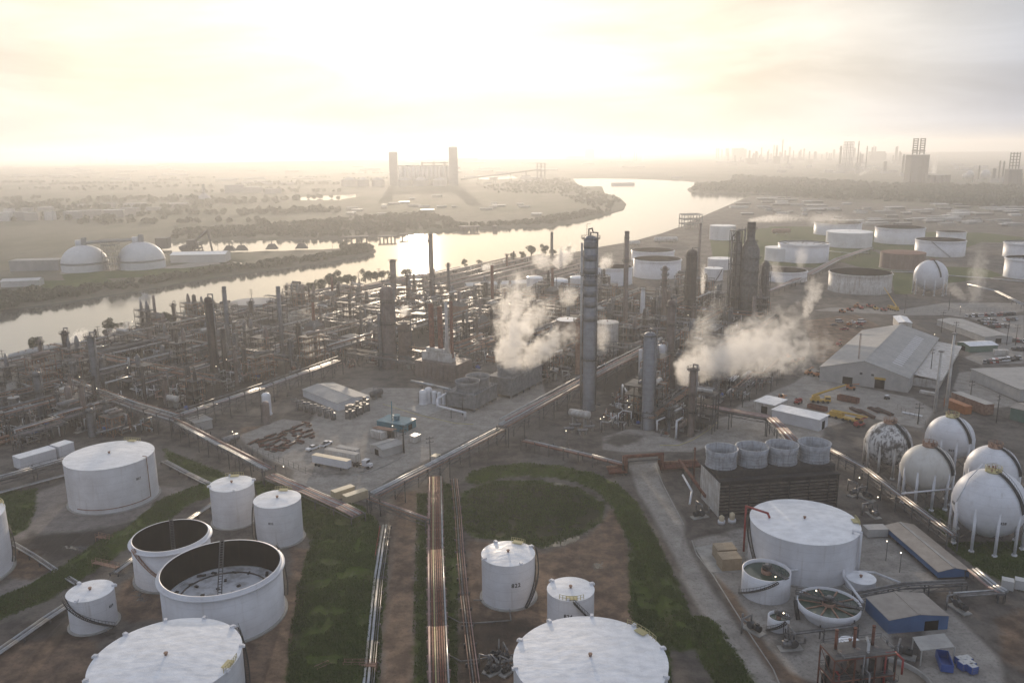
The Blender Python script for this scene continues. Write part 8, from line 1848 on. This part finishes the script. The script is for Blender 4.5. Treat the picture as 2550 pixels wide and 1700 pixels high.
# hazy sheds and yards across the water
hz_lab = 'low hazy building in the industrial district across the water'
def hazy(k, x, y, wpx, hpx, label, m=None, rz=None, name='far_building', group='hazy buildings across the water'):
 g = G(k, x, y); s = mpp(g) / TILES[k][2]; L = wpx * s; return block(g, rnd.uniform(-.15, .25) if rz is None else rz, L, max(10, L * rnd.uniform(.3, .6)), max(3, hpx * s), label, m or rnd.choice(['far_grey', 'far_tan', 'far_grey', 'far_white']), name, 'building', group)
for i, (x, y, w_, h_, m) in enumerate(((40, 655, 80, 55, 'far_white'), (130, 650, 90, 55, 'far_grey'), (215, 652, 80, 50, 'far_tan'), (330, 648, 60, 55, 'far_white'), (480, 642, 100, 50, 'far_grey'), (600, 636, 130, 50, 'far_tan'), (740, 628, 130, 45, 'far_tan'), (850, 615, 110, 45, 'far_tan'), (60, 600, 60, 25, 'far_white'), (180, 590, 70, 20, 'far_grey'), (300, 585, 90, 20, 'far_grey'), (520, 570, 120, 20, 'far_white'), (700, 565, 100, 25, 'far_tan'), (880, 560, 130, 20, 'far_white'), (1000, 585, 90, 20, 'far_grey'), (1150, 560, 130, 20, 'far_tan'), (1530, 470, 120, 50, 'far_grey'), (1650, 470, 110, 35, 'far_tan'), (1780, 475, 100, 30, 'far_grey'))):
 hazy(1, x, y, w_, h_, place_words({'far_white': 'white', 'far_grey': 'grey', 'far_tan': 'tan'}[m] + ' hazy block, %s of the district row' % (ORD + ['seventeenth', 'eighteenth', 'nineteenth'])[i], G(1, x, y))[:0] or {'far_white': 'white', 'far_grey': 'grey', 'far_tan': 'tan'}[m] + ' hazy block, %s from the left, in the district across the water' % (ORD + ['seventeenth', 'eighteenth', 'nineteenth'])[i], m)
for i in range(70): hazy(rnd.choice((1, 1, 2)), rnd.uniform(0, 2200), rnd.uniform(290, 420), rnd.uniform(50, 160), rnd.uniform(5, 14), 'low flat roof lost in the bright haze across the water', None, None, 'hazy_shed', 'low roofs in the bright haze')
for i in range(26): hazy(2, rnd.uniform(20, 1300), rnd.uniform(490, 620), rnd.uniform(25, 90), rnd.uniform(4, 12), 'small shed on the hazy point across the river', None, None, 'hazy_shed', 'sheds on the hazy point')
g = G(1, 1330, 520); s_ = mpp(g) / 2.613; t = thing('conical_stockpile', 'hazy tent shaped store with a thin head tower', 'store', g); mb = MB(); mb.lathe([(60 * s_, 0), (8 * s_, 50 * s_), (.1, 52 * s_)], 20, cap0=False); mb.build('cone', MATS['far_grey'], t); mb = MB(); mb.zbox(-5 * s_, 5 * s_, -5, 5, 45 * s_, 105 * s_); mb.build('head_tower', MATS['far_grey'], t)
for i, (x, y, w_) in enumerate(((840, 702, 120), (790, 700, 50), (1000, 700, 30), (100, 770, 160), (300, 765, 120), (470, 750, 180))):
 g = G(2, x, y + 4); s = mpp(g) / 2.613; t = thing('jetty', '%s hazy timber jetty along the opposite river bank' % ORD[i], 'jetty', g, .1, 'jetties on the opposite bank'); mb = MB(); L = w_ * s; mb.zbox(-L / 2, L / 2, -4, 4, 2.5, 4); mb.build('deck', MATS['far_dark'], t)
 for j in range(5): mb = MB(); mb.cyl((-L / 2 + L * (j + .5) / 5, 0, -5), (-L / 2 + L * (j + .5) / 5, 0, 3), 1.0, 6); mb.build('pile', MATS['far_dark'], t)
# far skyline on the right
SKY = [(100, 235, 145, 8), (113, 235, 145, 8), (138, 230, 152, 9), (178, 230, 145, 28), (285, 235, 140, 12), (310, 235, 150, 18), (368, 230, 178, 8), (402, 225, 176, 8), (480, 230, 152, 9), (517, 235, 120, 10), (538, 235, 123, 16), (577, 262, 78, 9), (632, 240, 133, 14), (702, 240, 165, 9), (738, 240, 147, 14), (820, 245, 168, 20), (870, 240, 188, 8), (905, 238, 172, 9), (937, 238, 180, 9), (957, 238, 153, 14), (1000, 310, 128, 16), (1126, 330, 92, 9), (1148, 300, 185, 12), (1190, 320, 128, 8), (1247, 210, 125, 9), (1330, 330, 240, 20), (1390, 260, 195, 9), (1418, 250, 128, 8), (1460, 350, 190, 16), (2015, 390, 270, 10), (2162, 390, 236, 12), (2190, 395, 238, 12), (1975, 395, 345, 6), (610, 530, 432, 6), (2125, 395, 290, 22)]
for i, (x, yb, yt, w_) in enumerate(SKY):
 g = G(18, x, yb); H = hgt(g, 18, x, yt); R = w_ / 2 / 2.94 * mpp(g)
 tag_ = ('slim' if w_ < 10 else 'stout' if w_ < 16 else 'broad') + (' very tall' if H > 120 else ' tall' if H > 70 else ' low')
 t = thing('far_stack', '%s grey stack, number %s from the left on the far refinery skyline' % (tag_, (ORD + ['seventeen', 'eighteen', 'nineteen', 'twenty', 'twenty one', 'twenty two', 'twenty three', 'twenty four', 'twenty five', 'twenty six', 'twenty seven', 'twenty eight', 'twenty nine', 'thirty', 'thirty one', 'thirty two', 'thirty three', 'thirty four', 'thirty five'])[i]), 'stack', (g.x, g.y, 0), 0, 'stacks of the far refinery')
 mb = MB(); mb.lathe([(R, -2), (R, H * .9), (R * .8, H)], 12); [mb.lathe([(R, H * f), (R * 1.5, H * f), (R * 1.5, H * f + 1.5), (R, H * f + 1.5)], 12, cap0=False, cap1=False) for f in (.45, .7, .88)]; mb.build('shell', MATS['far_dark'], t)
 mb = MB(); mb.zbox(-R * 2.4, R * 2.4, -R * 2, R * 2, -2, H * rnd.uniform(.14, .34)); mb.build('base_unit', MATS['far_grey'], t)
for x, yb, yt, w_, lb, nst in ((255, 235, 155, 80, 'hazy square process block at the left of the far skyline', 0), (1270, 240, 175, 100, 'hazy boiler block under the drifting smoke on the far skyline', 0), (1555, 400, 195, 135, 'massive dark boiler house carrying two braced stack pairs on the far skyline', 2), (2262, 425, 300, 95, 'dark boiler house carrying four stacks at the far right', 4), (1715, 395, 340, 150, 'low dark cooling block right of the massive boiler house', 0)):
 g = G(18, x, yb); s = mpp(g) / 2.94; H = hgt(g, 18, x, yt); L = w_ * s; parts = []
 if nst == 2:
  Ht = hgt(g, 18, x, 72)
  for cx in (-40, -8, 12, 44):
   mb = MB(); mb.cyl((cx * s, 0, H), (cx * s, 0, Ht), 4.5 * s, 10); parts.append(('stack', mb, 'far_dark'))
  mb = MB()
  for z in np.linspace(H + 8, Ht - 2, 7):
   for c0, c1 in ((-44, -4), (8, 48)): mb.bar((c0 * s, 0, z), (c1 * s, 0, z), 2.2)
  mb.bar((-48 * s, 0, H + 12), (52 * s, 0, H + 12), 2); parts.append(('bracing', mb, 'far_dark'))
 if nst == 4:
  Ht = hgt(g, 18, x, 175)
  for cx in (-35, -12, 12, 35): mb = MB(); mb.cyl((cx * s, 0, H), (cx * s, 0, Ht), 3.8 * s, 10); parts.append(('stack', mb, 'far_dark'))
  mb = MB(); [mb.bar((-38 * s, 0, z), (38 * s, 0, z), 1.6) for z in np.linspace(H + 10, Ht - 3, 5)]; parts.append(('bracing', mb, 'far_dark'))
 for j in range(8): mb = MB(); px_ = rnd.uniform(-.55, .55) * L; hh = H * rnd.uniform(.4, 1.05); mb.zbox(px_ - 3 * s, px_ + 3 * s, -L * .36, -L * .3, -2, hh); parts.append(('buttress', mb, 'far_dark'))
 block(g, .03, L, L * .6, H, lb, 'far_dark', 'boiler_house', 'boiler house', 'blocks of the far refinery', parts)
for i in range(34):
 g = G(18, rnd.uniform(90, 1450), rnd.uniform(238, 275)); H = rnd.uniform(45, 105); R = rnd.uniform(3.5, 7)
 t = thing('far_stack', 'faint short stack among the taller ones of the far refinery skyline', 'stack', (g.x, g.y, 0), 0, 'faint short stacks of the far refinery'); mb = MB(); mb.lathe([(R, -2), (R, H * .9), (R * .8, H)], 10); mb.build('shell', MATS['far_dark'], t); mb = MB(); mb.zbox(-R * 3, R * 4, -R * 2, R * 2, -2, H * rnd.uniform(.2, .5)); mb.build('base_unit', MATS['far_dark'], t)
g = G(18, 1055, 320); frame_block(g, 0, 30, 30, [hgt(g, 18, 1055, y) for y in (260, 220, 180, 160, 140, 120, 98)], 'lattice_tower', 'tall open lattice tower in the middle of the far skyline', 'tower', 'far_grey', False, post=2.0)
for i in range(46):
 x = rnd.uniform(20, 2350); y = rnd.uniform(270, 330) if x > 560 else rnd.uniform(240, 300); hazy(18, x, y, rnd.uniform(25, 90), rnd.uniform(4, 22), 'low hazy plant block at the foot of the far refinery', None, None, 'plant_block', 'plant blocks of the far refinery')
for i, (x, y) in enumerate(((1950, 372), (2065, 375), (1920, 372))):
 g = G(18, x, y); t = thing('gas_sphere', ['left pale gas sphere at the far right refinery', 'right pale gas sphere at the far right refinery', 'small pale gas sphere at the far right refinery'][i], 'spherical tank', (g.x, g.y, 0), 0, 'gas spheres of the far refinery'); R = (13, 15, 9)[i]; mb = MB(); mb.sphere((0, 0, R + 2), R, 20, 12); mb.build('ball', MATS['far_white'], t); mb = MB(); [mb.cyl((R * .9 * math.cos(a), R * .9 * math.sin(a), 0), (R * .9 * math.cos(a), R * .9 * math.sin(a), R + 2), .8, 6) for a in [j * PI / 3 for j in range(6)]]; mb.build('leg_ring', MATS['far_white'], t)
# slender far masts in the bright haze
for i, (k, x, yb, yt) in enumerate(((17, 1735, 330, 130), (17, 1915, 400, 78), (17, 2232, 400, 78), (17, 2248, 400, 110), (17, 2310, 390, 45), (2, 1280, 260, 155), (2, 1815, 270, 185), (2, 1905, 285, 198), (2, 1920, 285, 198), (2, 535, 200, 95), (1, 590, 300, 250), (1, 700, 300, 245), (1, 2040, 275, 180), (1, 2115, 265, 130), (1, 830, 320, 270))):
 g = G(k, x, yb); H = hgt(g, k, x, yt); t = thing('far_mast', '%s faint slender mast in the bright haze, counted from the left of its group' % ORD[i], 'mast', (g.x, g.y, 0), 0, 'slender masts in the haze'); mb = MB(); mb.cyl((0, 0, 0), (0, 0, H), max(1.6, mpp(g) * .75), 6, max(1.0, mpp(g) * .5)); mb.build('shaft', MATS['far_dark'], t)
for k, x, yb, w_, h_, lb in ((17, 175, 280, 165, 95, 'faint blue power station block far away on the left'), (2, 1615, 260, 60, 65, 'faint block with twin tops far across the river'), (2, 1520, 262, 110, 20, 'faint long shed far across the river'), (1, 550, 240, 70, 25, 'faint round hill like shed at the far left horizon')):
 hazy(k, x, yb, w_, h_, lb, 'far_grey', 0.0)
# wharf sheds and stockyards right of the river
for i in range(110):
 x = rnd.uniform(200, 2200); y = rnd.uniform(545, 690) if x > 900 else rnd.uniform(500, 640)
 if (x < 900 and y > 620) or x < 130 + (650 - y) * 2.4: continue
 hazy(3, x, y, rnd.uniform(25, 140), rnd.uniform(2, 9), 'low roof in the stockyards beyond the far tank farm', rnd.choice(['far_white', 'far_grey', 'far_tan', 'far_dark', 'far_dark']), rnd.uniform(-.1, .1), 'stockyard_shed', 'roofs of the stockyards')
g = G(3, 50, 700); frame_block(Vector((g.x, g.y, 0)), .2, 26, 18, [hgt(g, 3, 20, y) for y in (670, 640, 610)], 'dock_tower', 'open dock tower with a thin crane jib at the river bend', 'tower', 'far_grey', True, post=1.0)
# woods: far-off masses of trees
def woods(name, polys, n, size, seed, hh, label):
 rs = np.random.RandomState(seed); pts = []; cl = None
 for poly, m in polys:
  P = np.array(poly); lo, hi = P.min(0), P.max(0); c = 0; tries = 0
  while c < m and tries < 40000:
   if name != 'district_trees' or c % 14 == 0 or cl is None: cl = Vector((rs.uniform(lo[0], hi[0]), rs.uniform(lo[1], hi[1]), 0))
   q = cl + Vector((rs.normal() * 55, rs.normal() * 16, 0)) if name == 'district_trees' else cl
   tries += 1
   if inpoly(q, poly): pts.append((q.x, q.y, hh * rs.uniform(.3, .6), hh * rs.uniform(.35, .6))); c += 1
 me = leaf_mesh(name, pts, n, size, seed, 'leaf_far'); o = bpy.data.objects.new(name, me); COL.objects.link(o); tag(o, label, None, None, 'stuff')
woods('woods', [(PL(3, (60, 462), (80, 430), (320, 412), (330, 370), (760, 392), (1300, 425), (2230, 445), (2400, 560), (1900, 560), (1500, 530), (1000, 520), (860, 505), (560, 475)), 1500)], 90000, 3.4, 21, 13, 'dark belt of woods beyond the river inlet')
woods('bank_woods', [(PL(1, (0, 1235), (0, 1130), (180, 1120), (480, 1110), (900, 1060), (1400, 975), (2221, 875), (2221, 892), (1700, 962), (1400, 1002), (1100, 1048), (870, 1090), (480, 1150), (210, 1185)), 260), (PL(1, (1120, 775), (1140, 720), (1700, 690), (2221, 640), (2221, 758), (1500, 762), (1240, 768)), 420), (PL(2, (0, 760), (0, 640), (500, 600), (700, 640), (800, 690), (400, 730)), 380), (PL(2, (900, 440), (1200, 390), (1480, 378), (1520, 412), (1560, 432), (1690, 480), (1760, 490), (1838, 540), (1815, 578), (1700, 605), (1600, 560), (1400, 480), (1000, 470)), 520), (PL(2, (600, 706), (1000, 690), (1340, 676), (1700, 605), (1600, 590), (1200, 660), (700, 690)), 200), (PL(2, (0, 818), (205, 828), (205, 848), (0, 888)), 60)], 120000, 1.5, 22, 6, 'trees massed along the opposite river bank')
woods('district_trees', [(PL(1, (0, 540), (2221, 420), (2221, 700), (1300, 680), (0, 690)), 500), (PL(1, (0, 330), (2221, 300), (2221, 420), (0, 520)), 700), (PL(2, (0, 300), (300, 330), (300, 480), (0, 470)), 120)], 52000, 3.6, 23, 8, 'scattered trees through the hazy district across the water')
# ------------------------------------------------------------------ steam: soft volumes that follow a bent axis and are broken up by noise
def steam(p, q, r0, r1, sag, dens, label, seed=0.0, tail=.55, lump=1.0, grow=.8):
 """p, q: start and end in the world; r0, r1: half width there; sag: how far the axis bows upwards midway"""
 p = Vector(p); q = Vector(q); d = q - p; L = d.length; X = d.normalized()
 Y = Vector((0, 0, 1)).cross(X); Y = Y.normalized() if Y.length > .05 else Vector((0, 1, 0)); Zv = X.cross(Y)
 m = bpy.data.materials.new('steam'); m.use_nodes = True; nt = m.node_tree
 for n in list(nt.nodes):
  if n.type != 'OUTPUT_MATERIAL': nt.nodes.remove(n)
 def N(op, a, b=None, c=None, clamp=False):
  n = nt.nodes.new('ShaderNodeMath'); n.operation = op; n.use_clamp = clamp
  for i, v in enumerate((a, b, c)):
   if v is None: continue
   if isinstance(v, (int, float)): n.inputs[i].default_value = v
   else: nt.links.new(v, n.inputs[i])
  return n.outputs[0]
 tc = nt.nodes.new('ShaderNodeTexCoord'); sp = nt.nodes.new('ShaderNodeSeparateXYZ'); nt.links.new(tc.outputs['Object'], sp.inputs[0])
 t = N('DIVIDE', sp.outputs[0], L, clamp=True)
 axis = N('MULTIPLY', N('MULTIPLY', t, N('SUBTRACT', 1.0, t)), 4 * sag)
 rad = N('MULTIPLY_ADD', N('POWER', t, grow), r1 - r0, r0)
 zz = N('SUBTRACT', sp.outputs[2], axis)
 rr = N('DIVIDE', N('SQRT', N('ADD', N('MULTIPLY', sp.outputs[1], sp.outputs[1]), N('MULTIPLY', zz, zz))), rad)
 mp = nt.nodes.new('ShaderNodeMapping'); mp.inputs['Location'].default_value = (seed * 17.3, seed * 5.1, seed * 9.7); nt.links.new(tc.outputs['Object'], mp.inputs['Vector'])
 no = nt.nodes.new('ShaderNodeTexNoise'); no.inputs['Scale'].default_value = lump * 1.15 / max((r0 + r1) / 2, .5); no.inputs['Detail'].default_value = 5; no.inputs['Roughness'].default_value = .62; no.inputs['Distortion'].default_value = .5
 nt.links.new(mp.outputs['Vector'], no.inputs['Vector'])
 body = N('SUBTRACT', 1.2, rr)
 brk = N('MULTIPLY', N('SUBTRACT', no.outputs['Fac'], .5), 4.4)
 fade = N('MULTIPLY', N('SUBTRACT', 1.0, t), 1.0 / tail, clamp=True)
 v = N('ADD', N('ADD', body, brk), N('MULTIPLY', N('SUBTRACT', fade, 1.0), .9))
 v = N('MULTIPLY', v, 1.4, clamp=True)
 edge = N('MULTIPLY', N('SUBTRACT', 1.28, rr), 5.0, clamp=True)
 ends = N('MULTIPLY', N('MULTIPLY', t, 40.0, clamp=True), N('MULTIPLY', N('SUBTRACT', 1.0, t), 12.0, clamp=True))
 v = N('MULTIPLY', N('MULTIPLY', v, edge), N('MULTIPLY', ends, N('MULTIPLY_ADD', fade, .8, .2)))
 pv = nt.nodes.new('ShaderNodeVolumePrincipled'); pv.inputs['Color'].default_value = (.99, .975, .95, 1); pv.inputs['Anisotropy'].default_value = .5
 nt.links.new(N('MULTIPLY', v, dens * 1.5), pv.inputs['Density']); nt.links.new(pv.outputs['Volume'], nt.nodes['Material Output'].inputs['Volume'])
 prof = []; n = 22; vs = []; fs = []; k = 14
 for i in range(n + 1):
  f = i / n; R = (r0 + (r1 - r0) * f ** grow) * 1.3
  for j in range(k):
   a = 2 * PI * j / k; vs.append((f * L, R * math.cos(a), R * math.sin(a) + 4 * sag * f * (1 - f)))
 for i in range(n):
  for j in range(k): fs.append((i * k + j, i * k + (j + 1) % k, (i + 1) * k + (j + 1) % k, (i + 1) * k + j))
 fs.append(tuple(range(k))[::-1]); fs.append(tuple(n * k + j for j in range(k)))
 mb = MB(); mb.add(vs, fs); o = mb.build('steam', m); o.matrix_world = Matrix((X, Y, Zv)).transposed().to_4x4(); o.matrix_world.translation = p
 tag(o, label, None, None, 'stuff'); return o
def at_depth(k, x, y, D):
 d = ray(k, x, y); s = D / math.hypot(d.x, d.y); return CAM + d * s
def plume(k, a, b, g, w0, w1, sag, dens, label, dD=0.0, **kw):
 """a, b: picture points of the mouth and the end; g: ground spot that gives the distance; w0, w1: widths in picture units"""
 D = math.hypot(g.x, g.y); s = mpp(g) / TILES[k][2]
 return steam(at_depth(k, *a, D), at_depth(k, *b, D + dD), w0 * s / 2, w1 * s / 2, sag * s, dens, label, **kw)
gc1 = G(5, 1108, 750);
plume(5, (1088, 612), (1160, -90), gc1, 95, 360, 0, .16, 'tall cloud of steam rising from the three fan cooling tower', tail=.75, seed=1, lump=1.5, grow=.7, dD=18)
plume(5, (1165, 580), (1560, 300), gc1, 80, 230, 40, .13, 'branch of steam drifting right from the three fan cooling tower', tail=.6, seed=2, lump=1.2, dD=20)
gs = G(6, 60, 985); gs = gs * 1.04
plume(6, (-30, 620), (260, 470), gs, 150, 260, 10, .14, 'thick root of the right steam cloud behind the steaming right tower', tail=.7, seed=3, lump=1.3, dD=12)
plume(6, (120, 560), (860, 215), gs, 190, 340, 10, .085, 'broad upper body of the right steam cloud', tail=.65, seed=4, lump=1.7, grow=.6, dD=25)
plume(6, (200, 520), (1060, 390), gs, 170, 280, -20, .055, 'lower ragged body of the right steam cloud toward the warehouse', tail=.5, seed=5, lump=1.8, grow=.6, dD=22)
plume(6, (60, 480), (250, 90), gs, 120, 190, 0, .03, 'thin upper wisp of the right steam cloud', tail=.5, seed=6, lump=1.8, dD=30)
gRs = G(3, 415, 1290)
plume(3, (425, 655), (860, 640), gRs, 26, 80, 12, .14, 'steam streaming right from the mouth of the reactor tower', tail=.7, seed=7, lump=1.8, dD=30)
plume(3, (830, 650), (1190, 655), gRs, 80, 80, 5, .035, 'fading end of the reactor steam over the far open tank', tail=.6, seed=8, lump=1.8, dD=30)
W = [(3, (128, 1130), (140, 925), (100, 1290), 12, 55, .22, 'small white jet of steam left of the reactor tower', .8), (3, (795, 1280), (860, 1080), (790, 1290), 22, 110, .05, 'pinkish wisp of steam at the edge of the warehouse yard', .6), (3, (860, 1180), (850, 1000), (830, 1290), 60, 120, .025, 'faint veil of steam before the far open tanks', .5),
 (3, (1900, 1200), (1940, 760), (1880, 1240), 60, 130, .012, 'thin brownish column of vapour at the right', .5), (3, (1840, 1170), (1690, 1040), (1880, 1240), 30, 90, .014, 'faint vapour trailing toward the distant sphere', .5), (3, (640, 1080), (560, 860), (600, 1200), 30, 90, .02, 'faint wisp right of the reactor tower', .5), (3, (760, 960), (790, 790), (760, 1150), 40, 90, .018, 'faint vapour before the grey roofed far tank', .5),
 (13, (110, 1050), (190, 790), (100, 1150), 30, 150, .2, 'small bright plume of steam at the far left', .7), (13, (925, 390), (1150, 220), (1000, 470), 60, 130, .14, 'bright steam behind the ringed grey column', .7), (13, (1430, 330), (1720, 110), (1500, 470), 50, 130, .14, 'bright steam behind the black air cooler', .75),
 (10, (950, 705), (1030, 560), (980, 800), 16, 60, .25, 'little curl of steam behind the black stack', .7), (10, (1390, 720), (1335, 620), (1370, 800), 20, 50, .2, 'little curl of steam left of the right slender stack', .7), (10, (1490, 520), (1860, 400), (1560, 620), 70, 130, .09, 'row of pale steam puffs right of the right slender stack', .9), (10, (1700, 800), (1730, 745), (1720, 830), 36, 40, .3, 'tiny steam puff before the pale box building', .8),
 (2, (1390, 950), (1530, 800), (1380, 1020), 50, 120, .05, 'bluish vapour by the lone grey stack', .6), (2, (1250, 900), (1400, 940), (1300, 1010), 60, 110, .035, 'faint warm vapour before the lone grey stack', .6), (2, (1690, 960), (1770, 880), (1700, 1080), 30, 100, .07, 'warm steam between the tall banded tower and the river', .6), (2, (920, 965), (1000, 940), (960, 1010), 24, 60, .12, 'little puff beside the box heater stack', .8),
 (5, (180, 280), (185, 220), (185, 330), 30, 40, .25, 'tiny puff above the pipe bridges left of the thick tan column', .8), (5, (400, 210), (430, 165), (420, 500), 30, 70, .12, 'soft steam on top of the squat ribbed column', .7), (5, (1690, 480), (1710, 200), (1690, 560), 50, 100, .035, 'faint steam just right of the tall banded tower', .5), (5, (1480, 150), (1480, 30), (1480, 420), 60, 120, .03, 'faint steam behind the disc roofed tank', .5), (5, (1170, 330), (1400, 100), (1200, 560), 60, 160, .03, 'thin veil left of the disc roofed tank', .5)]
for i, (k, a, b, gg, w0, w1, dn, lb, tl) in enumerate(W):
 plume(k, a, b, G(k, *gg), w0 * (1.5 if k in (10, 13, 2, 5) else 1.15), w1 * (1.5 if k in (10, 13) else 1.15), 3, dn * (3 if k in (10, 13) else 2), lb, tail=tl, seed=20 + i, lump=1.5, dD=8)
plume(19, (1420, 170), (1930, 190), G(19, 1100, 1050), 60, 110, 6, .10, 'low pinkish steam drifting right from the red scrubber', tail=.7, seed=60, lump=1.6)
plume(19, (1150, 250), (1480, 260), G(19, 1100, 1050), 60, 130, 6, .05, 'brownish steam on top of the red scrubber', tail=.7, seed=61, lump=1.6)
plume(18, (1255, 112), (1480, 50), G(18, 1247, 210), 12, 40, 2, .03, 'dark smoke trailing right from a far stack', tail=.8, seed=62, lump=1.8)
plume(18, (1690, 335), (1705, 195), G(18, 1690, 395), 34, 56, 0, .03, 'upright far plume beside the massive boiler house', tail=.7, seed=63, lump=1.6)
plume(18, (1145, 340), (1265, 285), G(18, 1150, 360), 20, 36, 0, .03, 'small slanting far plume left of the boiler house', tail=.8, seed=64, lump=1.6)
plume(2, (1950, 250), (2200, 220), G(2, 1950, 290), 40, 60, 0, .006, 'pale far vapour bank across the river', tail=.8, seed=65, lump=1.6)
# ------------------------------------------------------------------ grass blades on the dikes and kerbs along the roads
gs_ = masks['grass']; sel = np.where((gs_ > 0.3) & (P2[:, 1] < 330) & (P2[:, 0] > -260) & (P2[:, 0] < 260))[0]
rs = np.random.RandomState(5); pick = rs.choice(sel, min(150000, len(sel) * 40)); wgt = np.clip(P2[pick, 1] / 330, .2, 1)
bx = P2[pick] + rs.uniform(-.9, .9, (len(pick), 2)); bz = Z[pick]
keep = vnoise(bx, 4.0, 9) + .5 * vnoise(bx, 1.3, 10) > .5; bx = bx[keep]; bz = bz[keep]; nb = len(bx)
ang = rs.uniform(0, 2 * PI, nb); hh = rs.uniform(.18, .6, nb); ww = rs.uniform(.10, .24, nb); ln = rs.uniform(-.25, .25, (nb, 2))
dx = np.cos(ang) * ww; dy = np.sin(ang) * ww
Vv = np.stack([np.stack([bx[:, 0] - dx, bx[:, 1] - dy, bz - .05], 1), np.stack([bx[:, 0] + dx, bx[:, 1] + dy, bz - .05], 1), np.stack([bx[:, 0] + dx * .2 + ln[:, 0], bx[:, 1] + dy * .2 + ln[:, 1], bz + hh], 1)], 1).reshape(-1, 3)
gme = bpy.data.meshes.new('grass'); gme.vertices.add(nb * 3); gme.vertices.foreach_set('co', Vv.astype(np.float32).ravel()); gme.loops.add(nb * 3); gme.polygons.add(nb)
gme.loops.foreach_set('vertex_index', np.arange(nb * 3, dtype=np.int32)); gme.polygons.foreach_set('loop_start', (np.arange(nb) * 3).astype(np.int32)); gme.update(calc_edges=True)
mat('grass_blade', (0.088, 0.128, 0.020), (0.054, 0.080, 0.014), 0.8, scale=0.12, lo=0.3, hi=0.7); gme.materials.append(MATS['grass_blade'])
go = bpy.data.objects.new('grass', gme); COL.objects.link(go); tag(go, 'tufted green grass on the dikes between the tanks', None, None, 'stuff')
def kerb(k, pts, m='concrete', w=.35, h=.16):
 L = lift(k, pts, 0); mb = MB()
 for a, b in zip(L[:-1], L[1:]):
  n = max(1, int((b - a).length / 6))
  for i in range(n):
   p, q = a.lerp(b, i / n), a.lerp(b, (i + 1) / n); zz = Vector((0, 0, .08)); mb.bar(p + zz, q + zz, w, h)
 o = mb.build('kerb', MATS[m]); tag(o, None, None, None, 'structure')
kerb(9, [(60, 640), (90, 730), (200, 870), (330, 1080), (450, 1270), (590, 1480), (640, 1600)])
kerb(5, [(270, 800), (500, 870), (740, 925), (860, 932)], 'yellow_pad')
kerb(14, [(1290, 670), (1190, 760), (1000, 880), (850, 935), (640, 935)], 'yellow_pad')
kerb(8, [(2040, 140), (2090, 270), (2230, 540)])
kerb(16, [(1280, 1110), (1450, 1080), (1620, 1010), (1860, 880)])
def slab_pad(k, pts, label, m='concrete'):
 L = [G(k, x, y) for x, y in pts]; mb = MB(); mb.prism([(p.x, p.y) for p in L], .02, .18); o = mb.build('concrete_pad', MATS[m]); tag(o, None, None, None, 'structure')
slab_pad(9, [(180, 850), (80, 690), (330, 640), (385, 850)], '')
slab_pad(5, [(420, 830), (560, 790), (700, 820), (560, 880)], '')
slab_pad(4, [(1100, 0), (1101, 0), (1101, 1)], '') if False else None
# fences round the yard and along the car park
def fence(k, pts, label, h=2.2, m='steel_grey'):
 L = lift(k, pts, 0); base = L[0]; t = thing('wire_fence', label, 'fence', base, 0, 'wire fences')
 mb = MB()
 for a, b in zip(L[:-1], L[1:]):
  a = a - base; b = b - base; n = max(1, int((b - a).length / 3))
  for i in range(n + 1): p = a.lerp(b, i / n); mb.bar(p, p + Vector((0, 0, h)), .09)
  for z in (.1, h * .5, h): mb.bar(a + Vector((0, 0, z)), b + Vector((0, 0, z)), .05)
 mb.build('posts_and_wires', MATS[m], t)
fence(15, [(1050, 140), (1500, 165), (2352, 130)], 'wire fence along the road beyond the car park')
fence(15, [(1300, 1360), (1180, 1290), (1000, 1190)], 'wire fence behind the spheres by the white plank')
fence(16, [(260, 860), (520, 960), (760, 1060), (900, 1120)], 'wire fence along the near edge of the yard')
fence(15, [(1950, 1150), (2190, 1300), (2352, 1420)], 'wire fence in front of the green shed')
